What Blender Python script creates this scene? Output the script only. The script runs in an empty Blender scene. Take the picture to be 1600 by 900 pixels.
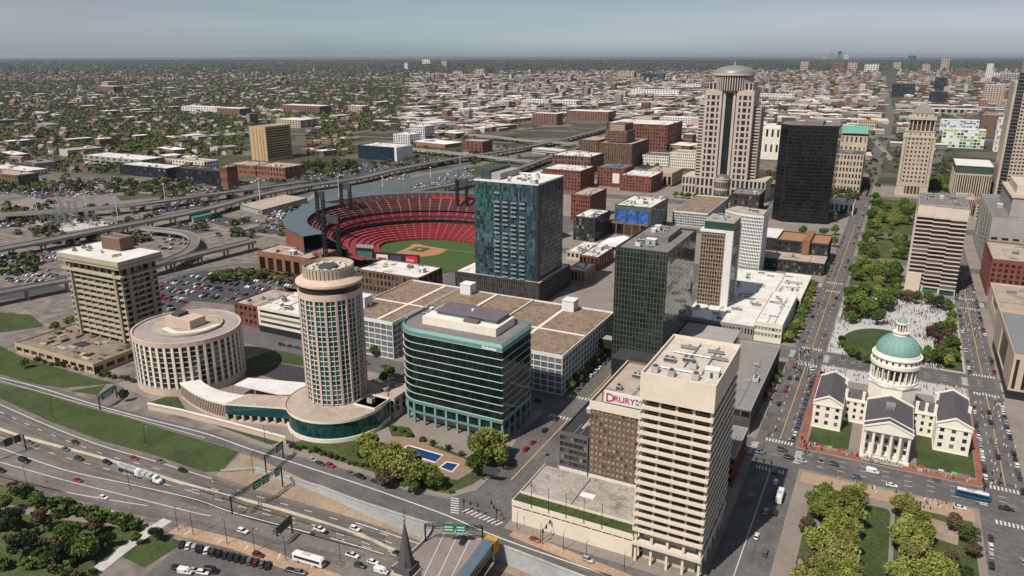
import bpy, bmesh, math, random
import numpy as np
from mathutils import Vector, Matrix, geometry
random.seed(7)
rng = np.random.default_rng(11)
SC = bpy.context.scene
COL = SC.collection
# ------------------------------------------------------------------ camera, sky, sun, exposure
# World frame: x = along 4th Street (north), y = along Market Street (west), metres; the viewpoint stands 180 m above the ground.
FOC, CAMH, PITCH, YAW = 1180.0, 180.0, math.radians(17.19), math.radians(27.0)
cam = bpy.data.cameras.new('camera'); camo = bpy.data.objects.new('camera', cam); COL.objects.link(camo)
cam.sensor_width = 36.0; cam.lens = 36.0 * FOC / 1600.0
cam.clip_start = 1.0; cam.clip_end = 120000.0
camo.location = (0, 0, CAMH); camo.rotation_euler = (math.radians(90) - PITCH, 0, YAW)
SC.camera = camo
W = bpy.data.worlds.new('World'); SC.world = W; W.use_nodes = True
nt = W.node_tree; nt.nodes.clear()
wo = nt.nodes.new('ShaderNodeOutputWorld'); bg = nt.nodes.new('ShaderNodeBackground'); sky = nt.nodes.new('ShaderNodeTexSky')
SUN_EL = math.radians(53); SUN_AZ = math.atan2(-15.6, -50.0)
sky.sky_type = 'NISHITA'; sky.sun_disc = False; sky.sun_elevation = SUN_EL; sky.sun_rotation = SUN_AZ
sky.altitude = 200; sky.air_density = 1.2; sky.dust_density = 1.2; sky.ozone_density = 2.5
bg.inputs['Strength'].default_value = 0.06
# thin high cloud: a noise veil over the clear sky, greyer and darker in streaks
tc = nt.nodes.new('ShaderNodeTexCoord'); mp = nt.nodes.new('ShaderNodeMapping'); mp.inputs['Scale'].default_value = (1.1, 1.1, 14.0)
nz = nt.nodes.new('ShaderNodeTexNoise'); nz.inputs['Scale'].default_value = 2.6; nz.inputs['Detail'].default_value = 6
rp = nt.nodes.new('ShaderNodeValToRGB'); rp.color_ramp.elements[0].position = .34; rp.color_ramp.elements[1].position = .72
rp.color_ramp.elements[0].color = (.69, .76, .87, 1); rp.color_ramp.elements[1].color = (.80, .87, .98, 1)
mx = nt.nodes.new('ShaderNodeMixRGB'); mx.blend_type = 'MULTIPLY'; mx.inputs['Fac'].default_value = 1.0
hs = nt.nodes.new('ShaderNodeHueSaturation'); hs.inputs['Saturation'].default_value = .35
L = nt.links.new
sz = nt.nodes.new('ShaderNodeSeparateXYZ'); gr = nt.nodes.new('ShaderNodeMapRange'); gr.inputs['From Max'].default_value = .075; gr.inputs['To Min'].default_value = 2.25; gr.inputs['To Max'].default_value = 1.3
sc_ = nt.nodes.new('ShaderNodeVectorMath'); sc_.operation = 'SCALE'
L(tc.outputs['Generated'], sz.inputs[0]); L(sz.outputs[2], gr.inputs['Value']); L(gr.outputs['Result'], sc_.inputs['Scale'])
L(tc.outputs['Generated'], mp.inputs['Vector']); L(mp.outputs['Vector'], nz.inputs['Vector']); L(nz.outputs['Fac'], rp.inputs['Fac'])
L(sky.outputs['Color'], hs.inputs['Color']); L(hs.outputs['Color'], mx.inputs['Color1']); L(rp.outputs['Color'], mx.inputs['Color2'])
n9 = nt.nodes.new('ShaderNodeTexNoise'); n9.inputs['Scale'].default_value = 1.7; r9 = nt.nodes.new('ShaderNodeValToRGB'); r9.color_ramp.elements[0].position = .38; r9.color_ramp.elements[1].position = .62
r9.color_ramp.elements[0].color = (.90, 1.04, 1.03, 1); r9.color_ramp.elements[1].color = (1.04, .99, 1.06, 1); m9 = nt.nodes.new('ShaderNodeMixRGB'); m9.blend_type = 'MULTIPLY'; m9.inputs['Fac'].default_value = 1
L(tc.outputs['Generated'], n9.inputs['Vector']); L(n9.outputs['Fac'], r9.inputs['Fac']); L(mx.outputs['Color'], m9.inputs['Color1']); L(r9.outputs['Color'], m9.inputs['Color2'])
L(m9.outputs['Color'], sc_.inputs[0]); L(sc_.outputs[0], bg.inputs['Color']); L(bg.outputs['Background'], wo.inputs['Surface'])
sl = bpy.data.lights.new('sun', 'SUN'); sl.energy = 5.0; sl.angle = math.radians(.55); sl.color = (1.0, .94, .85)
so = bpy.data.objects.new('sun', sl); COL.objects.link(so)
so.rotation_euler = Vector((-math.sin(SUN_AZ) * math.cos(SUN_EL), -math.cos(SUN_AZ) * math.cos(SUN_EL), -math.sin(SUN_EL))).to_track_quat('-Z', 'Y').to_euler()
SC.view_settings.view_transform = 'Standard'; SC.view_settings.look = 'None'; SC.view_settings.gamma = 1; SC.view_settings.use_curve_mapping = False
SC.view_settings.exposure = 0.1
SC.render.engine = 'CYCLES'
SC.cycles.max_bounces = 5; SC.cycles.diffuse_bounces = 2; SC.cycles.glossy_bounces = 3; SC.cycles.volume_bounces = 0
SC.cycles.use_denoising = True

cp, sp, cy_, sy_ = math.cos(PITCH), math.sin(PITCH), math.cos(YAW), math.sin(YAW)
def P(px, py, z=0.0):
    """survey: the point of the photograph (1600x900) at height z, in metres"""
    a = (px - 800) / FOC; b = (450 - py) / FOC
    f = cp + sp * b; t = (z - CAMH) / (-sp + cp * b); f *= t; r = a * t
    return (-sy_ * f + cy_ * r, cy_ * f + sy_ * r)
def J(X, Y, Z):
    f = -sy_ * X + cy_ * Y; r = cy_ * X + sy_ * Y; u = Z - CAMH
    zc = cp * f - sp * u; yc = sp * f + cp * u
    if zc <= 1: return (-9999, -9999)
    return (800 + FOC * r / zc, 450 - FOC * yc / zc)
def hgt(bx, by, ty):
    X, Y = P(bx, by); lo, hi = 0, 300
    for _ in range(40):
        m = (lo + hi) / 2
        if J(X, Y, m)[1] > ty: lo = m
        else: hi = m
    return lo
# ------------------------------------------------------------------ materials
MATS = {}
def newmat(name):
    m = bpy.data.materials.new(name); m.use_nodes = True
    t = m.node_tree; b = t.nodes['Principled BSDF']
    return m, t, b
def N(t, k, **kw):
    n = t.nodes.new(k)
    for a, v in kw.items(): setattr(n, a, v)
    return n
def M(name, col, rough=.85, var=.18, scale=.25, fine=.12, fscale=2.0, metal=0.0, island=0.0, objrand=0.0, spec=.3, stain=0.0):
    """plain weathered surface: large and fine noise move the base colour; island / objrand vary it from piece to piece"""
    if name in MATS: return MATS[name]
    m, t, b = newmat(name); L = t.links.new
    b.inputs['Roughness'].default_value = rough; b.inputs['Metallic'].default_value = metal; b.inputs['Specular IOR Level'].default_value = spec
    g = N(t, 'ShaderNodeNewGeometry')
    n1 = N(t, 'ShaderNodeTexNoise'); n1.inputs['Scale'].default_value = scale; n1.inputs['Detail'].default_value = 5; n1.inputs['Roughness'].default_value = .65
    n2 = N(t, 'ShaderNodeTexNoise'); n2.inputs['Scale'].default_value = fscale; n2.inputs['Detail'].default_value = 3
    L(g.outputs['Position'], n1.inputs['Vector']); L(g.outputs['Position'], n2.inputs['Vector'])
    def mr(src, amp):
        r = N(t, 'ShaderNodeMapRange'); r.inputs['From Min'].default_value = .25; r.inputs['From Max'].default_value = .75
        r.inputs['To Min'].default_value = 1 - amp; r.inputs['To Max'].default_value = 1 + amp; L(src, r.inputs['Value']); return r.outputs['Result']
    def mul(a, c):
        x = N(t, 'ShaderNodeMath', operation='MULTIPLY'); L(a, x.inputs[0]); L(c, x.inputs[1]); return x.outputs[0]
    f = mul(mr(n1.outputs['Fac'], var), mr(n2.outputs['Fac'], fine))
    if island:
        r = N(t, 'ShaderNodeMapRange'); r.inputs['To Min'].default_value = 1 - island; r.inputs['To Max'].default_value = 1 + island
        L(g.outputs['Random Per Island'], r.inputs['Value']); f = mul(f, r.outputs['Result'])
    if objrand:
        oi = N(t, 'ShaderNodeObjectInfo'); r = N(t, 'ShaderNodeMapRange'); r.inputs['To Min'].default_value = 1 - objrand; r.inputs['To Max'].default_value = 1 + objrand
        L(oi.outputs['Random'], r.inputs['Value']); f = mul(f, r.outputs['Result'])
    v = N(t, 'ShaderNodeVectorMath', operation='SCALE'); v.inputs[0].default_value = col[:3]; L(f, v.inputs['Scale'])
    out = v.outputs['Vector']
    if stain:
        w = N(t, 'ShaderNodeTexNoise'); w.inputs['Scale'].default_value = .09; w.inputs['Detail'].default_value = 8; w.inputs['Roughness'].default_value = .75
        L(g.outputs['Position'], w.inputs['Vector'])
        r = N(t, 'ShaderNodeMapRange'); r.inputs['From Min'].default_value = .52; r.inputs['From Max'].default_value = .68; r.inputs['To Max'].default_value = stain; L(w.outputs['Fac'], r.inputs['Value'])
        mxx = N(t, 'ShaderNodeMixRGB'); mxx.inputs['Color2'].default_value = (col[0] * .35, col[1] * .32, col[2] * .3, 1)
        L(r.outputs['Result'], mxx.inputs['Fac']); L(out, mxx.inputs['Color1']); out = mxx.outputs['Color']
    L(out, b.inputs['Base Color']); MATS[name] = m
    return m
def palette(name, cols, rough=.85, use='island', metal=0, spec=.3, fine=.15):
    """each piece takes one colour of a list at random"""
    if name in MATS: return MATS[name]
    m, t, b = newmat(name); L = t.links.new
    b.inputs['Roughness'].default_value = rough; b.inputs['Metallic'].default_value = metal; b.inputs['Specular IOR Level'].default_value = spec
    g = N(t, 'ShaderNodeNewGeometry'); oi = N(t, 'ShaderNodeObjectInfo')
    a = N(t, 'ShaderNodeMath', operation='ADD'); L(g.outputs['Random Per Island'], a.inputs[0]); L(oi.outputs['Random'], a.inputs[1])
    fr = N(t, 'ShaderNodeMath', operation='FRACT'); L(a.outputs[0], fr.inputs[0])
    r = N(t, 'ShaderNodeValToRGB'); r.color_ramp.interpolation = 'CONSTANT'; e = r.color_ramp.elements
    e[0].position = 0; e[0].color = (*cols[0], 1); e[1].position = 1 / len(cols); e[1].color = (*cols[1 % len(cols)], 1)
    for i in range(2, len(cols)):
        x = e.new(i / len(cols)); x.color = (*cols[i], 1)
    L(fr.outputs[0], r.inputs['Fac'])
    n2 = N(t, 'ShaderNodeTexNoise'); n2.inputs['Scale'].default_value = .6; n2.inputs['Detail'].default_value = 4; L(g.outputs['Position'], n2.inputs['Vector'])
    mr = N(t, 'ShaderNodeMapRange'); mr.inputs['From Min'].default_value = .25; mr.inputs['From Max'].default_value = .75
    mr.inputs['To Min'].default_value = 1 - fine; mr.inputs['To Max'].default_value = 1 + fine; L(n2.outputs['Fac'], mr.inputs['Value'])
    v = N(t, 'ShaderNodeVectorMath', operation='SCALE'); L(r.outputs['Color'], v.inputs[0]); L(mr.outputs['Result'], v.inputs['Scale'])
    L(v.outputs['Vector'], b.inputs['Base Color']); MATS[name] = m
    return m
def curtain(name, col, w, h, line=(.1, .1, .1), lw=.12, lh=.12, rough=.06, metal=.35, var=.6, tilt=.012, alt=None, altp=.0, blotch=0.0):
    """glass curtain wall: panes w x h metres, each with its own tint and a slightly different tilt, between mullions"""
    if name in MATS: return MATS[name]
    m, t, b = newmat(name); L = t.links.new
    g = N(t, 'ShaderNodeNewGeometry'); s = N(t, 'ShaderNodeSeparateXYZ'); L(g.outputs['Position'], s.inputs[0])
    def ma(op, a, c=None):
        x = N(t, 'ShaderNodeMath', operation=op)
        for i, q in enumerate((a, c)):
            if q is None: continue
            if isinstance(q, (int, float)): x.inputs[i].default_value = q
            else: L(q, x.inputs[i])
        return x.outputs[0]
    u = ma('DIVIDE', ma('ADD', s.outputs[0], ma('MULTIPLY', s.outputs[1], 1.003)), w); v = ma('DIVIDE', s.outputs[2], h)
    fu, fv = ma('FRACT', u), ma('FRACT', v)
    ln = ma('MAXIMUM', ma('LESS_THAN', fu, lw / w), ma('LESS_THAN', fv, lh / h))
    cell = N(t, 'ShaderNodeCombineXYZ'); L(ma('FLOOR', u), cell.inputs[0]); L(ma('FLOOR', v), cell.inputs[1])
    wn = N(t, 'ShaderNodeTexWhiteNoise', noise_dimensions='3D'); L(cell.outputs[0], wn.inputs['Vector'])
    mr = N(t, 'ShaderNodeMapRange'); mr.inputs['To Min'].default_value = 1 - var; mr.inputs['To Max'].default_value = 1 + var; L(wn.outputs['Value'], mr.inputs['Value'])
    cv = N(t, 'ShaderNodeVectorMath', operation='SCALE'); cv.inputs[0].default_value = col; L(mr.outputs['Result'], cv.inputs['Scale']); out = cv.outputs['Vector']
    if alt:
        sc = N(t, 'ShaderNodeSeparateColor'); L(wn.outputs['Color'], sc.inputs[0])
        mm = N(t, 'ShaderNodeMixRGB'); mm.inputs['Color2'].default_value = (*alt, 1); L(ma('LESS_THAN', sc.outputs[2], altp), mm.inputs['Fac']); L(out, mm.inputs['Color1']); out = mm.outputs['Color']
    mm = N(t, 'ShaderNodeMixRGB'); mm.inputs['Color2'].default_value = (*line, 1); L(ln, mm.inputs['Fac']); L(out, mm.inputs['Color1'])
    L(mm.outputs['Color'], b.inputs['Base Color'])
    ro = N(t, 'ShaderNodeMapRange'); ro.inputs['To Min'].default_value = rough; ro.inputs['To Max'].default_value = .6; L(ln, ro.inputs['Value']); L(ro.outputs['Result'], b.inputs['Roughness'])
    me = N(t, 'ShaderNodeMapRange'); me.inputs['To Min'].default_value = metal; me.inputs['To Max'].default_value = 0; L(ln, me.inputs['Value']); L(me.outputs['Result'], b.inputs['Metallic'])
    sb = N(t, 'ShaderNodeVectorMath', operation='SUBTRACT'); L(wn.outputs['Color'], sb.inputs[0]); sb.inputs[1].default_value = (.5, .5, .5)
    s2 = N(t, 'ShaderNodeVectorMath', operation='SCALE'); L(sb.outputs[0], s2.inputs[0]); s2.inputs['Scale'].default_value = tilt * 2
    # slow waviness of the glass as well
    wv = N(t, 'ShaderNodeTexNoise'); wv.inputs['Scale'].default_value = .35; L(g.outputs['Position'], wv.inputs['Vector'])
    s3 = N(t, 'ShaderNodeVectorMath', operation='SUBTRACT'); L(wv.outputs['Color'], s3.inputs[0]); s3.inputs[1].default_value = (.5, .5, .5)
    s4 = N(t, 'ShaderNodeVectorMath', operation='SCALE'); L(s3.outputs[0], s4.inputs[0]); s4.inputs['Scale'].default_value = tilt * 1.5
    ad = N(t, 'ShaderNodeVectorMath', operation='ADD'); L(g.outputs['Normal'], ad.inputs[0]); L(s2.outputs[0], ad.inputs[1])
    ad2 = N(t, 'ShaderNodeVectorMath', operation='ADD'); L(ad.outputs[0], ad2.inputs[0]); L(s4.outputs[0], ad2.inputs[1])
    no = N(t, 'ShaderNodeVectorMath', operation='NORMALIZE'); L(ad2.outputs[0], no.inputs[0]); L(no.outputs[0], b.inputs['Normal'])
    b.inputs['Specular IOR Level'].default_value = .6
    MATS[name] = m; return m
def paint_by_object(name, rough=.3):
    if name in MATS: return MATS[name]
    m, t, b = newmat(name); oi = N(t, 'ShaderNodeObjectInfo'); t.links.new(oi.outputs['Color'], b.inputs['Base Color'])
    b.inputs['Roughness'].default_value = rough; b.inputs['Coat Weight'].default_value = .3; MATS[name] = m; return m
def leaves(name, col, col2, obj=.3):
    """foliage: leaf clumps of two greens mixed by a soft noise, and each tree a little different"""
    if name in MATS: return MATS[name]
    m, t, b = newmat(name); L = t.links.new
    g = N(t, 'ShaderNodeNewGeometry'); oi = N(t, 'ShaderNodeObjectInfo')
    n = N(t, 'ShaderNodeTexNoise'); n.inputs['Scale'].default_value = .45; n.inputs['Detail'].default_value = 3; L(g.outputs['Position'], n.inputs['Vector'])
    a = N(t, 'ShaderNodeMath', operation='MULTIPLY_ADD'); L(g.outputs['Random Per Island'], a.inputs[0]); a.inputs[1].default_value = .32
    mr = N(t, 'ShaderNodeMapRange'); mr.inputs['From Min'].default_value = .3; mr.inputs['From Max'].default_value = .7; mr.inputs['To Max'].default_value = .68; L(n.outputs['Fac'], mr.inputs['Value']); L(mr.outputs['Result'], a.inputs[2])
    mx = N(t, 'ShaderNodeMixRGB'); mx.inputs['Color1'].default_value = (*col, 1); mx.inputs['Color2'].default_value = (*col2, 1); L(a.outputs[0], mx.inputs['Fac'])
    r = N(t, 'ShaderNodeMapRange'); r.inputs['To Min'].default_value = 1 - obj; r.inputs['To Max'].default_value = 1 + obj; L(oi.outputs['Random'], r.inputs['Value'])
    v = N(t, 'ShaderNodeVectorMath', operation='SCALE'); L(mx.outputs['Color'], v.inputs[0]); L(r.outputs['Result'], v.inputs['Scale'])
    b.inputs['Roughness'].default_value = .7; b.inputs['Specular IOR Level'].default_value = .15; L(v.outputs['Vector'], b.inputs['Base Color'])
    MATS[name] = m; return m
# ------------------------------------------------------------------ mesh building
ORG = {}
class MB:
    def __init__(s): s.v = []; s.f = []; s.mi = []; s.sm = []; s.mats = []
    def slot(s, m):
        if m not in s.mats: s.mats.append(m)
        return s.mats.index(m)
    def face(s, pts, mat, smooth=False):
        i = len(s.v); s.v.extend(tuple(p) for p in pts); s.f.append(tuple(range(i, i + len(pts)))); s.mi.append(s.slot(mat)); s.sm.append(smooth)
    def mesh(s, verts, faces, mat, smooth=False):
        i = len(s.v); s.v.extend(verts); k = s.slot(mat)
        for f in faces: s.f.append(tuple(i + q for q in f)); s.mi.append(k); s.sm.append(smooth)
    def box(s, x0, x1, y0, y1, z0, z1, mat):
        s.mesh([(x0, y0, z0), (x1, y0, z0), (x1, y1, z0), (x0, y1, z0), (x0, y0, z1), (x1, y0, z1), (x1, y1, z1), (x0, y1, z1)],
               [(0, 3, 2, 1), (4, 5, 6, 7), (0, 1, 5, 4), (1, 2, 6, 5), (2, 3, 7, 6), (3, 0, 4, 7)], mat)
    def obox(s, o, u, n, a0, a1, d0, d1, z0, z1, mat):
        """box on a wall: along u from a0 to a1, from d0 to d1 inwards of the plane through o with outward normal n"""
        def q(a, d): return (o[0] + u[0] * a - n[0] * d, o[1] + u[1] * a - n[1] * d)
        p = [q(a0, d0), q(a1, d0), q(a1, d1), q(a0, d1)]
        s.mesh([(*k, z0) for k in p] + [(*k, z1) for k in p], [(0, 3, 2, 1), (4, 5, 6, 7), (0, 1, 5, 4), (1, 2, 6, 5), (2, 3, 7, 6), (3, 0, 4, 7)], mat)
    def prism(s, poly, z0, z1, mat, top=None, bottom=True, cap=True):
        n = len(poly); a = sum(poly[i][0] * poly[(i + 1) % n][1] - poly[(i + 1) % n][0] * poly[i][1] for i in range(n))
        if a < 0: poly = poly[::-1]
        v = [(*p[:2], z0) for p in poly] + [(*p[:2], z1) for p in poly]
        s.mesh(v, [(i, (i + 1) % n, n + (i + 1) % n, n + i) for i in range(n)], mat)
        if cap: s.face([(*p[:2], z1) for p in poly], top or mat)
        if bottom: s.face([(*p[:2], z0) for p in poly[::-1]], mat)
    def cyl(s, cx, cy, z0, z1, r0, r1=None, n=20, mat=None, cap=True, smooth=True):
        r1 = r0 if r1 is None else r1
        c = [(math.cos(2 * math.pi * i / n), math.sin(2 * math.pi * i / n)) for i in range(n)]
        s.mesh([(cx + r0 * a, cy + r0 * b, z0) for a, b in c] + [(cx + r1 * a, cy + r1 * b, z1) for a, b in c], [(i, (i + 1) % n, n + (i + 1) % n, n + i) for i in range(n)], mat, smooth)
        if cap and r1 > 0: s.face([(cx + r1 * a, cy + r1 * b, z1) for a, b in c], mat)
    def dome(s, cx, cy, z0, r, h, mat, n=32, k=8, frac=1.0):
        rows = []
        for j in range(k + 1):
            t = j / k * math.pi / 2 * frac
            rows.append([(cx + r * math.cos(t) * math.cos(2 * math.pi * i / n), cy + r * math.cos(t) * math.sin(2 * math.pi * i / n), z0 + h * math.sin(t)) for i in range(n)])
        s.mesh([p for q in rows for p in q], [(j * n + i, j * n + (i + 1) % n, (j + 1) * n + (i + 1) % n, (j + 1) * n + i) for j in range(k) for i in range(n)], mat, True)
    def tube(s, p, q, r, mat, n=6, r2=None):
        p, q = Vector(p), Vector(q); d = (q - p).normalized(); a = d.orthogonal().normalized(); b = d.cross(a); r2 = r if r2 is None else r2
        c = [(math.cos(2 * math.pi * i / n), math.sin(2 * math.pi * i / n)) for i in range(n)]
        s.mesh([tuple(p + r * (a * x + b * y)) for x, y in c] + [tuple(q + r2 * (a * x + b * y)) for x, y in c], [(i, (i + 1) % n, n + (i + 1) % n, n + i) for i in range(n)] + [tuple(range(n, 2 * n)), tuple(range(n))[::-1]], mat)
    def gable(s, x0, x1, y0, y1, z0, z1, along, mat, wall=None, over=0.0):
        """gabled roof, ridge along 'x' or 'y'"""
        if along == 'y':
            xm = (x0 + x1) / 2; a, b = x0 - over, x1 + over
            s.face([(a, y0, z0), (xm, y0, z1), (xm, y1, z1), (a, y1, z0)][::-1], mat); s.face([(b, y0, z0), (b, y1, z0), (xm, y1, z1), (xm, y0, z1)], mat)
            for y in (y0 + .02, y1 - .02): s.face([(a, y, z0), (b, y, z0), (xm, y, z1)], wall or mat)
        else:
            ym = (y0 + y1) / 2; a, b = y0 - over, y1 + over
            s.face([(x0, a, z0), (x1, a, z0), (x1, ym, z1), (x0, ym, z1)], mat); s.face([(x1, b, z0), (x0, b, z0), (x0, ym, z1), (x1, ym, z1)], mat)
            for x in (x0 + .02, x1 - .02): s.face([(x, a, z0), (x, b, z0), (x, ym, z1)], wall or mat)
    def done(s, name, parent=None, **tags):
        me = bpy.data.meshes.new(name)
        o = ORG.get(parent.name, (0, 0, 0)) if parent is not None else (0, 0, 0)
        v = np.array(s.v, dtype=np.float64).reshape(-1, 3) - np.array(o)
        me.from_pydata(v.tolist(), [], s.f); 
        for m in s.mats: me.materials.append(m)
        me.polygons.foreach_set('material_index', s.mi); me.polygons.foreach_set('use_smooth', s.sm); me.update()
        ob = bpy.data.objects.new(name, me); COL.objects.link(ob)
        if parent is not None: ob.parent = parent; ORG[ob.name] = o
        tag(ob, **tags); return ob
def tag(o, label=None, cat=None, group=None, kind=None):
    if label: o['label'] = label
    if cat: o['category'] = cat
    if group: o['group'] = group
    if kind: o['kind'] = kind
    return o
def thing(name, label, cat, x=0, y=0, z=0, rz=0, group=None):
    o = bpy.data.objects.new(name, None); COL.objects.link(o); o.empty_display_size = 1
    o.location = (x, y, z); o.rotation_euler = (0, 0, rz); ORG[o.name] = (x, y, z)
    return tag(o, label, cat, group)
def part(mesh_or_obj, name, parent, loc=(0, 0, 0), rz=0):
    o = bpy.data.objects.new(name, mesh_or_obj); COL.objects.link(o); o.parent = parent; o.location = loc; o.rotation_euler = (0, 0, rz); return o
def copy_tree(o, parent=None):
    c = o.copy(); COL.objects.link(c)
    if parent is not None: c.parent = parent
    for ch in list(o.children): copy_tree(ch, c)
    return c
def text_part(name, txt, size, mat, parent, loc, rot, bold=.0, ext=.08):
    cu = bpy.data.curves.new(name, 'FONT'); cu.body = txt; cu.size = size; cu.extrude = ext; cu.offset = bold; cu.align_x = 'LEFT'; cu.fill_mode = 'BOTH'; cu.resolution_u = 3
    tmp = bpy.data.objects.new(name + '_curve', cu); COL.objects.link(tmp)
    me = bpy.data.meshes.new_from_object(tmp.evaluated_get(bpy.context.evaluated_depsgraph_get())); bpy.data.objects.remove(tmp)
    me.materials.clear(); me.materials.append(mat)
    o = bpy.data.objects.new(name, me); COL.objects.link(o); o.parent = parent
    g = ORG[parent.name]; o.location = (loc[0] - g[0], loc[1] - g[1], loc[2] - g[2]); o.rotation_euler = rot; return o
def ribbon(mb, pts, w, mat, dz=0.0, thick=0.0):
    """a strip of width w along 3-D points"""
    pts = [Vector(p) for p in pts]; Ls, Rs = [], []
    for i, p in enumerate(pts):
        d = (pts[min(i + 1, len(pts) - 1)] - pts[max(i - 1, 0)]); d.z = 0; d.normalize(); n = Vector((-d.y, d.x, 0)) * (w / 2)
        Ls.append(p + n + Vector((0, 0, dz))); Rs.append(p - n + Vector((0, 0, dz)))
    for i in range(len(pts) - 1):
        mb.face([Rs[i], Rs[i + 1], Ls[i + 1], Ls[i]], mat)
        if thick:
            dn = Vector((0, 0, -thick))
            mb.face([Ls[i], Ls[i + 1], Ls[i + 1] + dn, Ls[i] + dn], mat); mb.face([Rs[i + 1], Rs[i], Rs[i] + dn, Rs[i + 1] + dn], mat); mb.face([Ls[i] + dn, Ls[i + 1] + dn, Rs[i + 1] + dn, Rs[i] + dn], mat)
    return Ls, Rs
def smooth_path(pts, n=6):
    """Catmull-Rom through 2-D/3-D points"""
    p = [np.array(q, float) for q in pts]; p = [2 * p[0] - p[1]] + p + [2 * p[-1] - p[-2]]; out = []
    for i in range(1, len(p) - 2):
        for k in range(n):
            t = k / n; a, b, c, d = p[i - 1:i + 3]
            out.append(tuple(.5 * (2 * b + (c - a) * t + (2 * a - 5 * b + 4 * c - d) * t * t + (3 * b - a - 3 * c + d) * t ** 3)))
    out.append(tuple(p[-2])); return out
def pxpath(pts, z=0.0, n=6): return [(*q, z) for q in smooth_path([P(a, b, z) for a, b in pts], n)]
def pxpoly(pts, z=0.0): return [P(a, b, z) for a, b in pts]
def sheet(name, poly, z, mat, kind='structure', **kw):
    tri = geometry.tessellate_polygon([[Vector((p[0], p[1], 0)) for p in poly]])
    mb = MB(); mb.mesh([(p[0], p[1], z) for p in poly], [], mat)
    k = mb.slot(mat)
    for t in tri:
        a, b, c = (Vector((*poly[i][:2], 0)) for i in t)
        f = t if (b - a).cross(c - a).z > 0 else (t[0], t[2], t[1])
        mb.f.append(tuple(f)); mb.mi.append(k); mb.sm.append(False)
    return mb.done(name, kind=kind, **kw)
def slab(name, poly, z0, z1, mat, top=None, **kw):
    mb = MB(); mb.prism(poly, z0, z1, mat, top, bottom=False); return mb.done(name, kind='structure', **kw)
def rect(x0, x1, y0, y1): return [(x0, y0), (x1, y0), (x1, y1), (x0, y1)]
# ------------------------------------------------------------------ the colours of the place
ASPH = M('asphalt', (.108, .098, .095), .9, .3, .05, .2, .5, stain=.45)
ASPH2 = M('dark asphalt', (.058, .055, .060), .9, .25, .03, .15, .8)
HWY = M('highway concrete', (.145, .125, .112), .9, .28, .04, .2, .45, stain=.4)
CONC = M('concrete pavement', (.21, .175, .152), .9, .2, .06, .15, 1.0)
CONC2 = M('pale concrete', (.42, .39, .36), .9, .18, .08, .15, .6)
WALLC = M('retaining wall concrete', (.36, .36, .35), .9, .15, .08, .15, .6)
BRICKP = M('brick paving', (.235, .085, .055), .9, .25, .15, .2, 1.5)
GRASS = M('lawn', (.043, .062, .018), .95, .4, .07, .4, .9, stain=.35)
GRASS2 = M('park grass', (.055, .070, .022), .95, .45, .06, .4, .7, stain=.35)
SOIL = M('bare soil', (.27, .20, .145), .95, .3, .06, .2, 1.0)
LINEW = M('white road paint', (.50, .48, .45), .8, .15, .3, .2, 2)
LINEY = M('yellow road paint', (.50, .30, .10), .8, .15, .3, .2, 2)
CREAM = M('cream precast', (.62, .53, .43), .8, .08, .1, .06, 1)
STONEW = M('white limestone', (.66, .60, .51), .8, .1, .15, .08, 1)
STONE = M('tan limestone', (.42, .345, .265), .85, .14, .1, .1, 1)
PINKST = M('pink precast', (.48, .37, .30), .85, .1, .1, .1, 1)
BEIGE = M('beige precast', (.48, .40, .32), .85, .1, .1, .1, 1)
GREYC = M('grey concrete', (.30, .275, .25), .85, .15, .1, .1, 1)
TANC = M('tan concrete', (.40, .31, .20), .85, .12, .1, .1, 1)
BRICK = M('red brick', (.175, .062, .045), .9, .2, .2, .2, 2)
BRICK2 = M('orange brick', (.225, .10, .06), .9, .2, .2, .2, 2)
BRICK3 = M('brown brick', (.145, .085, .06), .9, .2, .2, .2, 2)
WHITE = M('white panel', (.62, .61, .59), .7, .08, .2, .06, 1)
ROOFW = M('white roof membrane', (.60, .57, .53), .85, .15, .1, .12, .8, stain=.35)
ROOFT = M('tan gravel roof', (.36, .29, .235), .95, .2, .15, .2, 1.2, stain=.5)
ROOFG = M('grey gravel roof', (.17, .155, .15), .95, .2, .15, .2, 1.2, stain=.4)
ROOFD = M('black roof', (.035, .034, .036), .9, .3, .15, .2, 1.2)
ROOFB = M('brown deck roof', (.215, .15, .105), .95, .4, .3, .45, 1.0, stain=.7)
SLATE = M('dark slate roof', (.080, .073, .076), .8, .2, .3, .2, 2)
STEEL = M('galvanised steel', (.35, .36, .37), .45, .1, .3, .1, 2, metal=.6)
DARKM = M('dark painted steel', (.02, .02, .022), .5, .1, .3, .1, 2)
UNIT = M('grey plant casing', (.42, .41, .39), .6, .15, .3, .1, 2, objrand=.3)
UNITD = M('dark plant louvre', (.06, .06, .062), .7, .1, .3, .1, 2)
GLASS = palette('window glass', [(.012, .014, .016), (.02, .022, .024), (.035, .037, .036), (.008, .01, .012), (.016, .02, .022), (.16, .15, .125), (.025, .028, .03), (.01, .012, .014), (.07, .07, .065)], .09, spec=.6)
GLASSB = palette('brown window glass', [(.018, .012, .009), (.028, .018, .012), (.012, .009, .008), (.05, .04, .028), (.014, .011, .009), (.11, .09, .065)], .1, spec=.5)
GLASST = palette('teal window glass', [(.012, .060, .060), (.02, .085, .08), (.012, .045, .05), (.03, .12, .11), (.008, .03, .034)], .09, spec=.6)
GLASSG = palette('pale curtained window', [(.20, .23, .15), (.24, .25, .17), (.17, .20, .14), (.05, .055, .045), (.27, .28, .20), (.22, .235, .16)], .25, spec=.5)
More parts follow.
